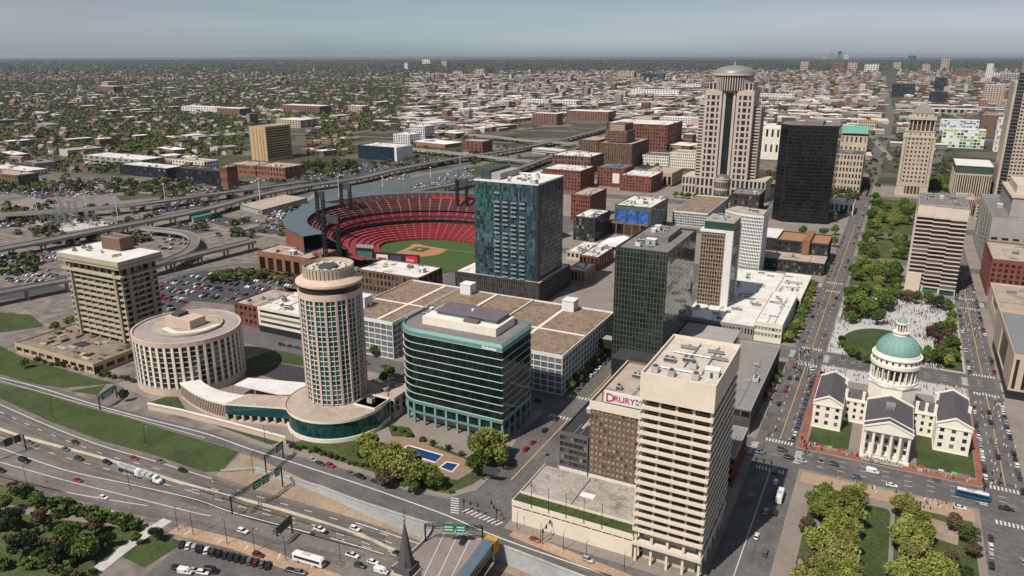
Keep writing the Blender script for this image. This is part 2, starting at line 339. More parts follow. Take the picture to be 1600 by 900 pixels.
# ------------------------------------------------------------------ facades
class Wins:
    """collects the windows of one building; the 100 nearest become parts, the rest one part"""
    def __init__(s, root, name='window'): s.root = root; s.name = name; s.l = []
    def add(s, o, u, n, a0, a1, z0, z1, d, mat): s.l.append((o, u, n, a0, a1, z0, z1, d, mat))
    def done(s, limit=98):
        g = ORG[s.root.name]; L_ = []
        for w in s.l:
            o, u, n, a0, a1, z0, z1, d, mat = w; c = ((a0 + a1) / 2)
            x, y = o[0] + u[0] * c - n[0] * d, o[1] + u[1] * c - n[1] * d
            L_.append((math.hypot(x, y) + .3 * abs(CAMH - z0), x, y, w))
        L_.sort(key=lambda t: t[0]); cache = {}
        if L_ and (L_[0][3][6] - L_[0][3][5]) * 755 / L_[0][0] < 1.4: limit = 0      # under a pixel or two: one part
        for k, (_, x, y, w) in enumerate(L_[:limit]):
            o, u, n, a0, a1, z0, z1, d, mat = w; ww, hh = round(a1 - a0, 2), round(z1 - z0, 2); key = (ww, hh, mat.name)
            if key not in cache:
                me = bpy.data.meshes.new(s.name); t = .06; x0 = ww / 2
                me.from_pydata([(-x0, 0, 0), (x0, 0, 0), (x0, t, 0), (-x0, t, 0), (-x0, 0, hh), (x0, 0, hh), (x0, t, hh), (-x0, t, hh)], [], [(0, 3, 2, 1), (4, 5, 6, 7), (0, 1, 5, 4), (1, 2, 6, 5), (2, 3, 7, 6), (3, 0, 4, 7)])
                me.materials.append(mat); cache[key] = me
            part(cache[key], s.name, s.root, (x - g[0], y - g[1], z0 - g[2]), math.atan2(u[1], u[0]))
        if len(L_) > limit:
            mb = MB()
            for _, x, y, w in L_[limit:]:
                o, u, n, a0, a1, z0, z1, d, mat = w
                q = lambda a: (o[0] + u[0] * a - n[0] * d, o[1] + u[1] * a - n[1] * d)
                mb.face([(*q(a0), z0), (*q(a1), z0), (*q(a1), z1), (*q(a0), z1)], mat)
            mb.done(s.name, s.root, kind='stuff')
def facade(mb, wins, o, u, n, Wd, z0, z1, nb, nf, pf, sf, d, wall, glass, span=None, end=None, proud=.15, top=0.0):
    """piers and spandrels standing d metres proud of the panes"""
    cw = Wd / nb; fh = (z1 - z0 - top) / nf; pw = pf * cw; e = pw / 2 if end is None else end
    for i in range(nb + 1):
        a0 = i * cw - pw / 2; a1 = i * cw + pw / 2
        if i == 0: a0, a1 = 0, e
        if i == nb: a0, a1 = Wd - e, Wd
        if a1 - a0 > .02: mb.obox(o, u, n, a0, a1, 0, d + .1, z0, z1, wall)
    for j in range(nf + 1):
        s0 = z0 + j * fh; s1 = s0 + sf * fh
        if j == nf: s1 = z1
        if s1 - s0 > .02: mb.obox(o, u, n, .02, Wd - .02, proud, d + .08, s0, s1, span or wall)
    for i in range(nb):
        a0 = max(i * cw + pw / 2, e) - .03; a1 = min((i + 1) * cw - pw / 2, Wd - e) + .03
        for j in range(nf):
            wins.add(o, u, n, a0, a1, z0 + j * fh + sf * fh - .03, z0 + (j + 1) * fh + .03, d, glass)
def parapet(mb, x0, x1, y0, y1, z0, z1, t, mat):
    mb.box(x0, x1, y0, y0 + t, z0, z1, mat); mb.box(x0, x1, y1 - t, y1, z0, z1, mat)
    mb.box(x0, x0 + t, y0 + t + .004, y1 - t - .004, z0, z1, mat); mb.box(x1 - t, x1, y0 + t + .004, y1 - t - .004, z0, z1, mat)
UNITMESH = {}
def unit_mesh(k):
    if k in UNITMESH: return UNITMESH[k]
    mb = MB()
    if k == 0:
        mb.box(-2, 2, -1.2, 1.2, .3, 1.9, UNIT); mb.box(-1.9, 1.9, -1.26, -1.2, .6, 1.6, UNITD)
        for x in (-1, 1): mb.cyl(x, 0, 1.9, 2.15, .7, n=10, mat=UNITD)
        mb.box(-1.8, 1.8, -1, 1, 0, .3, UNITD)
    elif k == 1:
        mb.box(-1.2, 1.2, -1.2, 1.2, .2, 2.2, UNIT); mb.cyl(0, 0, 2.2, 2.7, .9, .8, 12, UNITD); mb.box(-1.25, -1.2, -.9, .9, .5, 1.8, UNITD); mb.box(-1, 1, -1, 1, 0, .2, UNITD)
    elif k == 2:
        mb.box(-3, 3, -.5, .5, .5, 1.3, STEEL); mb.box(-.5, .5, .5, 2.4, .5, 1.2, STEEL)
        for x in (-2.5, 0, 2.5): mb.box(x - .1, x + .1, -.4, .4, 0, .5, DARKM)
    else:
        mb.box(-2.4, 2.4, -1.8, 1.8, 0, 2.8, UNIT); mb.box(-2.55, 2.55, -1.95, 1.95, 2.8, 3.0, WHITE); mb.box(-.5, .5, -1.84, -1.8, 0, 2.1, UNITD)
    o = mb.done('proto'); me = o.data; bpy.data.objects.remove(o); me.name = 'rooftop_unit'; UNITMESH[k] = me; return me
def rooftop(root, x0, x1, y0, y1, z, n, seed=0, s=1.0):
    r = random.Random(seed); g = ORG[root.name]; used = []
    for i in range(n * 6):
        if len(used) >= n: break
        mx_ = min(4 * s, (x1 - x0) * .3); my_ = min(4 * s, (y1 - y0) * .3)
        x = r.uniform(x0 + mx_, x1 - mx_); y = r.uniform(y0 + my_, y1 - my_)
        if any(math.hypot(x - a, y - b) < 5.5 * s for a, b in used): continue
        used.append((x, y)); o = part(unit_mesh(r.choice([0, 0, 1, 1, 2, 3])), 'rooftop_unit', root, (x - g[0], y - g[1], z - g[2]), r.choice([0, math.pi / 2])); q = s * r.uniform(.7, 1.3); o.scale = (q, q, q)
def building(name, label, cat, x0, x1, y0, y1, h, wall=BEIGE, roof=ROOFW, glass=GLASS, nf=5, nb=8, ns=6, pf=.4, sf=.4, d=.35, base=0.0, topb=.8, par=.9, span=None, units=4, side=None, blank=(), group=None, basemat=None, proud=.15, z0=0.0, seed=None, corn=None):
    """a rectangular building with windows on the sides one can see"""
    R = thing(name, label, cat, (x0 + x1) / 2, (y0 + y1) / 2, z0, group=group)
    side = side or ('R' if x1 < 20 else ('L' if x0 > -5 else ''))
    mb = MB(); wi = Wins(R); zt = h - topb; zb = z0 + base
    f0 = 'F' not in blank; fs = bool(side) and 'S' not in blank
    ix0 = x0 + (d if side == 'L' and fs else 0); ix1 = x1 - (d if side == 'R' and fs else 0); iy0 = y0 + (d if f0 else 0)
    e = .02
    # solid faces where there are no windows
    mb.face([(x1, y1, z0), (x0, y1, z0), (x0, y1, h), (x1, y1, h)], wall)
    if side != 'L' or not fs: mb.face([(x0, y1, z0), (x0, y0, z0), (x0, y0, h), (x0, y1, h)], wall)
    if side != 'R' or not fs: mb.face([(x1, y0, z0), (x1, y1, z0), (x1, y1, h), (x1, y0, h)], wall)
    if not f0: mb.face([(x0, y0, z0), (x1, y0, z0), (x1, y0, h), (x0, y0, h)], wall)
    bm_ = basemat or wall
    if f0:
        o, u, n = (x0, y0), (1, 0), (0, -1)
        facade(mb, wi, o, u, n, x1 - x0, zb, zt, nb, nf, pf, sf, d, wall, glass, span, proud=proud)
        mb.obox(o, u, n, 0, x1 - x0, -.05, d + .1, zt + .003, h, wall)
        if base: mb.obox(o, u, n, 0, x1 - x0, .03, d + .1, z0, zb - .003, bm_)
    if fs:
        if side == 'R': o, u, n = (x1, y0), (0, 1), (1, 0)
        else: o, u, n = (x0, y1), (0, -1), (-1, 0)
        o2 = (x1, y0 + .02) if side == 'R' else o
        facade(mb, wi, o2, u, n, y1 - y0 - .02, zb, zt, ns, nf, pf, sf, d, wall, glass, span, proud=proud)
        mb.obox(o2, u, n, 0, y1 - y0 - .02, -.05, d + .1, zt + .003, h, wall)
        if base: mb.obox(o2, u, n, 0, y1 - y0 - .02, .03, d + .1, z0, zb - .003, bm_)
    if par: parapet(mb, x0 - .08, x1 + .08, y0 - .08, y1 + .08, h + .002, h + par, .4, corn or wall)
    elif corn: pass
    mb.done('wall', R)
    rb = MB(); rb.face([(x0, y0, h), (x1, y0, h), (x1, y1, h), (x0, y1, h)], roof); rp_ = random.Random(int(x0 * 3 + y1)); PT = M('roof patch', (.20, .185, .17), .95, .3, .3, .3, 1); SM = M('roof seam', (.33, .31, .29), .9)
    if (x1 - x0) * (y1 - y0) > 500 and units:
        for i in range(min(26, int((x1 - x0) * (y1 - y0) / 160))):
            a, b, c, d_ = rp_.uniform(x0 + 1, x1 - 6), rp_.uniform(y0 + 1, y1 - 6), rp_.uniform(1, 7), rp_.uniform(1, 7); rb.face([(a, b, h + .012 + i * .002), (min(a + c, x1 - 1), b, h + .012 + i * .002), (min(a + c, x1 - 1), min(b + d_, y1 - 1), h + .012 + i * .002), (a, min(b + d_, y1 - 1), h + .012 + i * .002)], rp_.choice([PT, SM, roof, PT]))
        for i in range(3):
            a = rp_.uniform(x0 + 2, x1 - 2); b = rp_.uniform(y0 + 2, y1 - 2); rb.box(x0 + 1.5, a, b, b + .35, h + .07, h + .45, STEEL) if i % 2 else rb.box(a, a + .35, y0 + 1.5, b, h + .07, h + .45, STEEL)
    rb.done('roof', R)
    wi.done()
    if units: rooftop(R, x0, x1, y0, y1, h, units, seed if seed is not None else int(x0 * 7 + y0))
    return R
def pb(name, label, cat, px0, px1, by, ty, depth, **kw):
    """building surveyed from its front foot line px0..px1 at row by and its front top row ty"""
    x1, y0 = P(px1, by); x0 = P(px0, by)[0]
    lo, hi = x0 - 600, x1
    for _ in range(40):
        m = (lo + hi) / 2
        if J(m, y0, 0)[0] < px0: lo = m
        else: hi = m
    x0 = lo; h = hgt(px1, by, ty)
    return building(name, label, cat, x0, x1, y0, y0 + depth, h, **kw)
# ------------------------------------------------------------------ the ground and the roads
def ground_mat():
    m, t, b = newmat('city ground'); L = t.links.new
    g = N(t, 'ShaderNodeNewGeometry')
    v = N(t, 'ShaderNodeTexVoronoi'); v.inputs['Scale'].default_value = .011; L(g.outputs['Position'], v.inputs['Vector'])
    s = N(t, 'ShaderNodeSeparateColor'); L(v.outputs['Color'], s.inputs[0])
    r = N(t, 'ShaderNodeValToRGB'); r.color_ramp.interpolation = 'CONSTANT'; e = r.color_ramp.elements
    e[0].color = (.052, .058, .028, 1); e[1].position = .3; e[1].color = (.065, .062, .036, 1)
    for p, c in ((.5, (.10, .088, .07)), (.66, (.05, .055, .028)), (.78, (.15, .125, .10)), (.9, (.07, .066, .062))):
        x = e.new(p); x.color = (*c, 1)
    L(s.outputs[0], r.inputs['Fac'])
    n = N(t, 'ShaderNodeTexNoise'); n.inputs['Scale'].default_value = .05; n.inputs['Detail'].default_value = 8; n.inputs['Roughness'].default_value = .7; L(g.outputs['Position'], n.inputs['Vector'])
    mr = N(t, 'ShaderNodeMapRange'); mr.inputs['From Min'].default_value = .3; mr.inputs['From Max'].default_value = .7; mr.inputs['To Min'].default_value = .55; mr.inputs['To Max'].default_value = 1.45; L(n.outputs['Fac'], mr.inputs['Value'])
    k = N(t, 'ShaderNodeVectorMath', operation='SCALE'); L(r.outputs['Color'], k.inputs[0]); L(mr.outputs['Result'], k.inputs['Scale'])
    # paved downtown ground gives way to suburbs with distance from the river
    ds = N(t, 'ShaderNodeSeparateXYZ'); L(g.outputs['Position'], ds.inputs[0])
    n3 = N(t, 'ShaderNodeTexNoise'); n3.inputs['Scale'].default_value = .004; L(g.outputs['Position'], n3.inputs['Vector'])
    ad = N(t, 'ShaderNodeMath', operation='MULTIPLY_ADD'); L(n3.outputs['Fac'], ad.inputs[0]); ad.inputs[1].default_value = 700; L(ds.outputs[1], ad.inputs[2])
    f = N(t, 'ShaderNodeMapRange'); f.inputs['From Min'].default_value = 1000; f.inputs['From Max'].default_value = 1250; L(ad.outputs[0], f.inputs['Value'])
    n4 = N(t, 'ShaderNodeTexNoise'); n4.inputs['Scale'].default_value = .12; n4.inputs['Detail'].default_value = 7; L(g.outputs['Position'], n4.inputs['Vector'])
    r2 = N(t, 'ShaderNodeValToRGB'); e2 = r2.color_ramp.elements; e2[0].position = .3; e2[0].color = (.105, .09, .08, 1); e2[1].position = .7; e2[1].color = (.235, .20, .172, 1); L(n4.outputs['Fac'], r2.inputs['Fac'])
    mx = N(t, 'ShaderNodeMixRGB'); L(f.outputs['Result'], mx.inputs['Fac']); L(r2.outputs['Color'], mx.inputs['Color1']); L(k.outputs['Vector'], mx.inputs['Color2'])
    L(mx.outputs['Color'], b.inputs['Base Color']); b.inputs['Roughness'].default_value = .95; b.inputs['Specular IOR Level'].default_value = .1
    return m
GROUND = ground_mat()
# stations along the sunken freeway: wall top (z 0), wall foot depth, far edge of the floor (pixel, z), near edge (pixel, z 0)
ST = [((345, 737), 0.0, (330, 741), 0.0, (255, 774)), ((400, 733), -1.2, (390, 762), -2.0, (320, 790)), ((500, 761), -3.2, (500, 794), -4.5, (430, 824)),
      ((560, 784), -4.8, (560, 812), -6.0, (490, 838)), ((628, 806), -7.0, (622, 832), -7.0, (560, 858)), ((678, 822), -7.5, (662, 847), -7.5, (615, 876)),
      ((780, 852), -7.5, (762, 884), -7.5, (720, 914)), ((900, 898), -7.5, (890, 932), -7.5, (860, 964)), ((1060, 958), -7.5, (1050, 992), -7.5, (1010, 1020))]
TW = [P(*s[0]) for s in ST]; NE = [P(*s[4]) for s in ST]; FWz = [s[3] for s in ST]; FW = [P(*s[2], s[3]) for s in ST]
hole = TW + NE[::-1]
def build_ground():
    mb = MB(); k = mb.slot(GROUND)
    near = rect(-2600, 2600, -400, 3200); far = rect(-42000, 42000, -4000, 60000)
    for outer, inner in ((near, hole), (far, near)):
        loops = [[Vector((*p[:2], 0)) for p in outer], [Vector((*p[:2], 0)) for p in inner]]
        pts = [p for l in loops for p in l]; b0 = len(mb.v); mb.v.extend([tuple(p) for p in pts])
        for tr in geometry.tessellate_polygon(loops):
            a, b, c = (pts[i] for i in tr)
            f = tr if (b - a).cross(c - a).z > 0 else (tr[0], tr[2], tr[1])
            mb.f.append(tuple(b0 + i for i in f)); mb.mi.append(k); mb.sm.append(False)
    mb.done('ground', kind='structure')
build_ground()
# the freeway trench: floor, gravel bank and retaining walls
mb = MB()
for i in range(len(ST) - 1):
    mb.face([(*NE[i], FWz[i]), (*NE[i + 1], FWz[i + 1]), (*FW[i + 1], FWz[i + 1]), (*FW[i], FWz[i])], HWY)
mb.done('freeway', kind='structure')
mb = MB()
for i in range(len(ST) - 1):
    a, b = ST[i][1], ST[i + 1][1]
    mb.face([(*FW[i], FWz[i]), (*FW[i + 1], FWz[i + 1]), (*TW[i + 1], b), (*TW[i], a)], SOIL)
mb.done('gravel_bank', kind='structure')
mb = MB(); mb2 = MB()
for i in range(len(ST) - 1):
    a, b = ST[i][1], ST[i + 1][1]
    mb.face([(*TW[i], a), (*TW[i + 1], b), (*TW[i + 1], .9), (*TW[i], .9)], WALLC)
    mb2.face([(*NE[i + 1], FWz[i + 1]), (*NE[i], FWz[i]), (*NE[i], .02), (*NE[i + 1], .02)], WALLC)
ribbon(mb, [(*p, .9) for p in TW], .5, WALLC, .0, .85); 
w_ = mb.done('retaining_wall'); tag(w_, 'long pale concrete retaining wall along the far side of the sunken freeway', 'retaining wall')
w_ = mb2.done('retaining_wall'); tag(w_, 'concrete retaining wall on the near side of the sunken freeway, below the bus lanes', 'retaining wall')
# street level
SHZ = .03
sheet('freeway_lanes', pxpoly([(0, 624), (80, 660), (160, 690), (240, 712), (330, 741), (255, 774), (200, 762), (100, 740), (26, 720), (0, 712), (-60, 690), (-60, 600)]), SHZ, HWY)
sheet('frontage_road', pxpoly([(-60, 692), (0, 714), (26, 722), (100, 742), (200, 764), (255, 776), (320, 792), (430, 826), (520, 848), (615, 879), (680, 902), (640, 930), (508, 894), (448, 872), (380, 848), (300, 826), (250, 818), (200, 796), (160, 784), (80, 771), (0, 750), (-60, 735)]), SHZ, HWY)
sheet('memorial_drive', pxpoly([(-60, 575), (0, 586), (100, 610), (156, 630), (232, 650), (320, 672), (392, 694), (440, 708), (520, 728), (580, 746), (640, 768), (700, 780), (752, 770), (790, 742), (860, 800), (880, 848), (990, 893), (1130, 905), (1150, 960), (1080, 960), (1010, 938), (900, 895), (820, 864), (780, 849), (700, 820), (678, 816), (620, 799), (560, 780), (520, 766), (480, 746), (432, 722), (374, 704), (320, 688), (260, 671), (200, 652), (148, 639), (100, 624), (60, 611), (0, 598), (-60, 585)]), .034, ASPH)
sheet('downtown_streets', [(-150, 238), (-120, 236), (-41, 222), (260, 222), (260, 1210), (-420, 1210), (-420, 930), (-330, 465), (-420, 351), (-420, 331), (-200, 331), (-150, 331)], .026, ASPH)
# raised blocks with kerbs
def block(x0, x1, y0, y1, mat=CONC, name='pavement'): return slab(name, rect(x0, x1, y0, y1), 0, .15, mat)
BL = [(-120.5, -42, 229, 331), (-120.5, -44, 350, 464), (-25.5, 52, 349, 464), (-25, 53, 486, 630), (-25, 53, 649, 736), (-26, 53, 753, 850), (-26, 53, 868, 960), (-26, 53, 978, 1090), (-28, 54, 1108, 1200),
      (68, 160, 349, 464), (68, 160, 486, 630), (68, 165, 649, 736), (68, 165, 753, 900), (68, 165, 930, 1060), (68, 165, 1080, 1190), (-21.5, 49, 225, 330), (68, 160, 225, 330),
      (-120, -43, 486, 630), (-120, -42, 649, 740), (-122, -42, 756, 1000), (-122, -42, 1020, 1190), (-310, -148, 351, 464), (-310, -148, 486, 640), (-300, -140, 660, 780), (-400, -140, 800, 930), (-400, -140, 960, 1180)]
for b_ in BL: block(*b_)
slab('pavement', pxpoly([(392, 692), (440, 706), (520, 726), (580, 744), (640, 766), (700, 778), (745, 766), (778, 735)]) + [(-149, 300), (-149, 329), (-330, 329), (-372, 300), (-382, 250)], 0, .15, CONC)
# turf
G1 = .17
sheet('grass_verge', pxpoly([(0, 599), (60, 612), (100, 625), (148, 640), (200, 653), (260, 672), (320, 689), (374, 706), (346, 736), (320, 738), (240, 711), (160, 689), (80, 659), (0, 623), (-60, 598), (-60, 586)]), .05, GRASS)
sheet('grass_verge', pxpoly([(-60, 530), (0, 540), (35, 558), (150, 592), (182, 599), (100, 606), (60, 601), (0, 585), (-60, 574)]), .05, GRASS)
sheet('lawn', pxpoly([(108, 611), (166, 601), (152, 617)]), .05, GRASS)
sheet('lawn', pxpoly([(236, 628), (275, 615), (290, 640), (350, 660), (440, 690), (425, 696), (345, 668)]), G1, GRASS)
sheet('lawn', pxpoly([(452, 694), (475, 687), (590, 690), (600, 702), (640, 742), (715, 750), (740, 736), (780, 702), (788, 706), (771, 736), (737, 758), (700, 772), (650, 762), (590, 740), (520, 718)]), G1, GRASS2)
sheet('pool_terrace', pxpoly([(596, 694), (620, 683), (655, 690), (722, 718), (738, 733), (716, 742), (680, 741), (622, 726)]), .19, M('terracotta terrace', (.25, .15, .10), .9, .15, .2, .2, 2))
WATER = M('pool water', (.012, .045, .16), .08, .1, .3, .05, 1, spec=.6)
for pl, lb in (([(634, 698), (640, 697), (692, 712), (680, 723), (630, 708)], 'larger blue swimming pool beside the teal office block'), ([(698, 722), (717, 726), (706, 738), (687, 731)], 'small square blue wading pool at the tip of the terrace')):
    R = thing('swimming_pool', lb, 'pool', *P(*pl[0])); q = pxpoly(pl)
    mb = MB(); ribbon(mb, [(*p, .25) for p in q + [q[0]]], .9, STONEW, .0, .1); mb.done('coping', R)
    mb = MB(); mb.face([(*p, .22) for p in q[::-1]], WATER); mb.done('water', R)
sheet('lawn', pxpoly([(374, 566), (430, 546), (478, 558), (480, 574), (430, 566), (402, 588), (385, 590)]), G1, GRASS)
sheet('lawn', pxpoly([(606, 664), (640, 668), (650, 684), (612, 682)]), G1, GRASS); sheet('lawn', pxpoly([(655, 692), (690, 698), (745, 722), (748, 730), (722, 716), (690, 704)]), .172, GRASS2)
sheet('dark_gravel_court', pxpoly([(402, 585), (432, 567), (482, 576), (482, 598), (460, 601)]), .18, M('dark gravel court', (.04, .035, .04), .95, .3, .5, .3, 2))
for i, q in enumerate([(414, 582), (424, 576), (434, 580), (444, 586), (454, 584), (464, 590), (470, 584), (440, 575), (452, 592)]): pass
sheet('parking_lot', pxpoly([(236, 445), (300, 424), (400, 420), (470, 440), (478, 476), (440, 502), (386, 478), (300, 470), (246, 508)]), .03, ASPH2)
sheet('parking_lot', pxpoly([(288, 846), (345, 850), (400, 868), (470, 892), (520, 920), (180, 940)]), .05, ASPH)
sheet('lawn', pxpoly([(240, 830), (288, 848), (226, 887), (190, 870)]), .06, GRASS)
sheet('park_lawn', pxpoly([(-80, 742), (0, 756), (80, 777), (160, 792), (236, 826), (150, 888), (80, 960), (-200, 960)]), .04, GRASS2)
mb = MB(); ribbon(mb, pxpath([(-60, 786), (0, 792), (100, 806), (190, 818), (242, 822)], .07), 4.5, CONC); ribbon(mb, pxpath([(262, 812), (240, 826), (196, 856), (140, 900)], .08), 5, CONC2)
mb.done('path', kind='structure')
sheet('bare_ground', pxpoly([(376, 709), (432, 725), (478, 747), (512, 764), (498, 758), (400, 730), (350, 735)]), .04, SOIL)
mb = MB(); ribbon(mb, pxpath([(272, 826), (300, 833), (380, 854), (448, 880), (508, 900), (560, 920)], .055), 6, M('clay pavement', (.33, .22, .15), .9, .25, .1, .2, .8)); ribbon(mb, pxpath([(800, 832), (880, 864), (990, 908)], .06), 5, M('clay pavement', (0, 0, 0))); mb.done('clay_pavement', kind='structure')
# park in front of the courthouse
sheet('park_lawn', rect(-14, 5, 228, 318), G1, GRASS2); sheet('park_lawn', rect(18, 46, 228, 318), G1, GRASS2)
sheet('lawn_strip', [(6.9, 228), (16.4, 228), (16.4, 310), (15, 312.5), (8.2, 312.5), (6.9, 310)], .2, GRASS)
sheet('sandstone_plaza', rect(-20, 47, 318.5, 328), .18, M('sandstone paving', (.33, .225, .15), .9, .15, .2, .15, 2))
mb = MB()
for cx, sx in ((-5, 1), (30, -1)):
    ribbon(mb, smooth_path([(cx - 8, 316, .2), (cx - 3, 300, .2), (cx + 5, 304, .2), (cx + 9, 312, .2)], 6), 1.6, CONC)
    ribbon(mb, smooth_path([(cx - 8, 300, .21), (cx, 270, .21), (cx - 4, 230, .21)], 6), 1.8, CONC)
mb.done('path', kind='structure')
sheet('planting_bed', [(-12, 300), (-4, 303), (-1, 312), (-11, 314)], .19, SOIL); sheet('planting_bed', [(26, 300), (40, 298), (41, 312), (30, 314)], .19, SOIL); sheet('planting_bed', rect(-13.5, -6, 236, 262), .19, SOIL)
# courthouse yard
sheet('lawn', rect(-21, -3, 357, 392), G1, GRASS); sheet('lawn', rect(26, 49.5, 357, 392), G1, GRASS)
sheet('brick_walk', rect(-25.3, -22, 351, 452), .19, BRICKP); sheet('brick_walk', rect(49.8, 52.2, 352, 440), .19, BRICKP)
sheet('brick_walk', rect(-24, 51, 350.2, 354.5), .2, BRICKP); sheet('brick_walk', [(-2, 354.6), (27, 354.6), (21, 357.5), (4, 357.5)], .2, BRICKP)
# circular lawn and white plaza behind the courthouse
PLAZA = M('white plaza paving', (.40, .38, .365), .9, .1, .2, .1, 2)
sheet('plaza', rect(-24, 52, 487, 629), .18, PLAZA); sheet('plaza', rect(-24.5, 51, 444, 462.5), .19, PLAZA)
sheet('round_lawn', [(6 + 24 * math.cos(2 * math.pi * i / 40), 512 + 36 * math.sin(2 * math.pi * i / 40)) for i in range(40)], .21, GRASS)
sheet('lawn', rect(36, 51, 489, 560), .21, GRASS2); sheet('lawn', rect(-22, -8, 556, 622), .21, GRASS2)
for y0, y1 in ((651, 734), (755, 848), (870, 958), (980, 1088)): sheet('lawn', rect(-23, 15 if y0 < 700 else 50, y0, y1), .19, GRASS2)
# tyre-darkened lanes and patched asphalt
HWYD = M('worn lane', (.112, .097, .088), .85, .3, .08, .2, .6); PATCH = palette('asphalt patch', [(.06, .055, .055), (.15, .135, .125), (.08, .073, .07), (.11, .10, .095)], .9)
mb = MB()
def lz(px): return float(np.interp(px, [-100] + [s[2][0] for s in ST], [0] + FWz))
for off, w_ in ((6, 2.4), (15, 2.4), (24, 2.4), (40, 2.4), (50, 2.4)):
    ribbon(mb, [(*q[:2], q[2] + .02) for q in smooth_path([(*P(a, b + off, lz(a)), lz(a)) for a, b in ((-20, 622), (80, 664), (160, 694), (240, 717), (330, 744), (390, 764), (500, 796), (560, 813), (600, 824))][:9 if off < 30 else 8], 6)], w_, HWYD, .015)
for off in (10, 20): ribbon(mb, pxpath([(-20, 728 + off * .8), (80, 756 + off), (200, 788 + off), (300, 806 + off), (430, 836 + off), (540, 862 + off)], .05), 2.6, HWYD)
for off in (6, 16): ribbon(mb, pxpath([(392, 700 + off * .5), (480, 732 + off), (560, 764 + off), (640, 790 + off), (720, 800 + off), (820, 838 + off), (960, 890 + off)], .045), 2.4, HWYD)
for x in (-39.3, -31.5, -27.6): ribbon(mb, [(x, 355, .045), (x, 1190, .045)], 1.8, HWYD)
for x in (-140, -130): ribbon(mb, [(x, 262, .045), (x, 1190, .045)], 2, HWYD)
rq = random.Random(8)
for i in range(150):
    k = rq.random(); x, y = (rq.uniform(-40, -28), rq.uniform(240, 700)) if k < .3 else ((rq.uniform(-145, -125), rq.uniform(265, 460)) if k < .45 else ((rq.uniform(-119, 150), rq.uniform(332, 346)) if k < .7 else ((rq.uniform(54, 66), rq.uniform(350, 640)) if k < .85 else (rq.uniform(-119, 60), rq.uniform(466, 482)))))
    w_, l_ = rq.choice([(1.2, 6), (3, 4), (5, 1.5), (2, 9), (.5, 12)]); z = .05 + (i % 5) * .001; mb.face([(x, y, z), (x + w_, y, z), (x + w_, y + l_, z), (x, y + l_, z)], PATCH)
mb.done('road_wear', kind='structure')
# painted markings
def dashes(mb, pts, w, mat, on=3.0, off=6.0, z=.05):
    pts = [Vector(p) for p in pts]; acc = 0.0
    for a, b in zip(pts, pts[1:]):
        L_ = (b - a).length; d = (b - a) / L_; t = 0.0
        while t < L_:
            ph = (acc + t) % (on + off)
            if ph < on:
                e = min(t + on - ph, L_); ribbon(mb, [a + d * t, a + d * e], w, mat, z); t = e + off
            else: t += on + off - ph
        acc += L_
def lane_z(px): # height of the freeway floor under a photograph column
    xs = [-100] + [s[2][0] for s in ST]; zs = [0] + FWz
    return float(np.interp(px, xs, zs))
def hwpath(pts): return [(*q[:2], q[2]) for q in smooth_path([(*P(a, b, lane_z(a)), lane_z(a) + .04) for a, b in pts], 8)]
mb = MB()
for pts in ([(0, 632), (80, 667), (160, 697), (240, 720), (330, 748), (390, 768), (500, 800), (560, 818), (620, 838), (655, 850)], ):
    ribbon(mb, hwpath(pts), .5, LINEW, .02)
ribbon(mb, hwpath([(0, 700), (100, 734), (200, 756), (300, 779), (362, 800), (450, 824), (520, 842), (600, 866)]), .5, LINEW, .02)
for pts in ([(0, 644), (80, 679), (160, 709), (240, 731), (330, 758)], [(0, 683), (80, 708), (160, 731), (240, 752), (300, 768)]):
    dashes(mb, hwpath(pts), .4, LINEW, 4, 8, .02)
for o in (10, 20):
    dashes(mb, hwpath([(330, 741 + o * 1.1), (390, 762 + o), (500, 794 + o), (560, 812 + o), (640, 838 + o)]), .4, LINEW, 4, 8, .02)
for o in (12, 22):
    dashes(mb, hwpath([(300, 758 + o * .5), (440, 796 + o * .7), (560, 838 + o * .6), (620, 862 + o * .3)]), .4, LINEW, 4, 8, .02)
for pts in ([(0, 722), (100, 750), (200, 775), (300, 800), (330, 806)], [(-40, 735), (80, 764), (160, 779), (230, 790)]): ribbon(mb, pxpath(pts, .05), .45, LINEW)
for x in (75, 112, 160, 205, 240, 280, 330, 370, 420, 470): ribbon(mb, [(*P(x - 3 + .5 * (x - 75) / 10, 780 + (x - 75) * .27, 0), .06), (*P(x + 18, 777 + (x - 75) * .255, 0), .06)], .5, LINEW)
ribbon(mb, pxpath([(0, 590), (60, 605), (148, 632), (232, 655), (320, 677), (392, 702), (456, 722), (560, 756), (640, 784), (700, 806), (760, 832), (830, 858), (990, 912)], .06), .65, LINEW)
ribbon(mb, pxpath([(0, 595), (148, 636), (320, 684)], .06), .4, LINEW)
# city streets: double yellow centre lines, lane dashes, crosswalks
for x in (-33.5, 60.5): ribbon(mb, [(x, 355, .06), (x, 463, .06)], .35, LINEY); ribbon(mb, [(x, 488, .06), (x, 900, .06)], .35, LINEY)
ribbon(mb, [(-33, 236, .06), (-33, 322, .06)], .35, LINEW); ribbon(mb, [(-134, 262, .06), (-134, 326, .06)], .5, LINEY); ribbon(mb, [(-134, 354, .06), (-134, 1400, .06)], .4, LINEY)
for x in (-37.5, -29.5, 57, 64.5):
    for y0, y1 in ((356, 462), (490, 628), (652, 735), (756, 1200)): dashes(mb, [(x, y0, .06), (x, y1, .06)], .3, LINEW, 3, 7, 0)
for y in (336, 340.5, 345): dashes(mb, [(-118, y, .06), (-44, y, .06)], .3, LINEW, 3, 6, 0); dashes(mb, [(-24, y, .06), (150, y, .06)], .3, LINEW, 3, 6, 0)
for y in (471, 475, 479): dashes(mb, [(-118, y, .06), (-44, y, .06)], .3, LINEW, 3, 6, 0); dashes(mb, [(-24, y, .06), (150, y, .06)], .3, LINEW, 3, 6, 0)
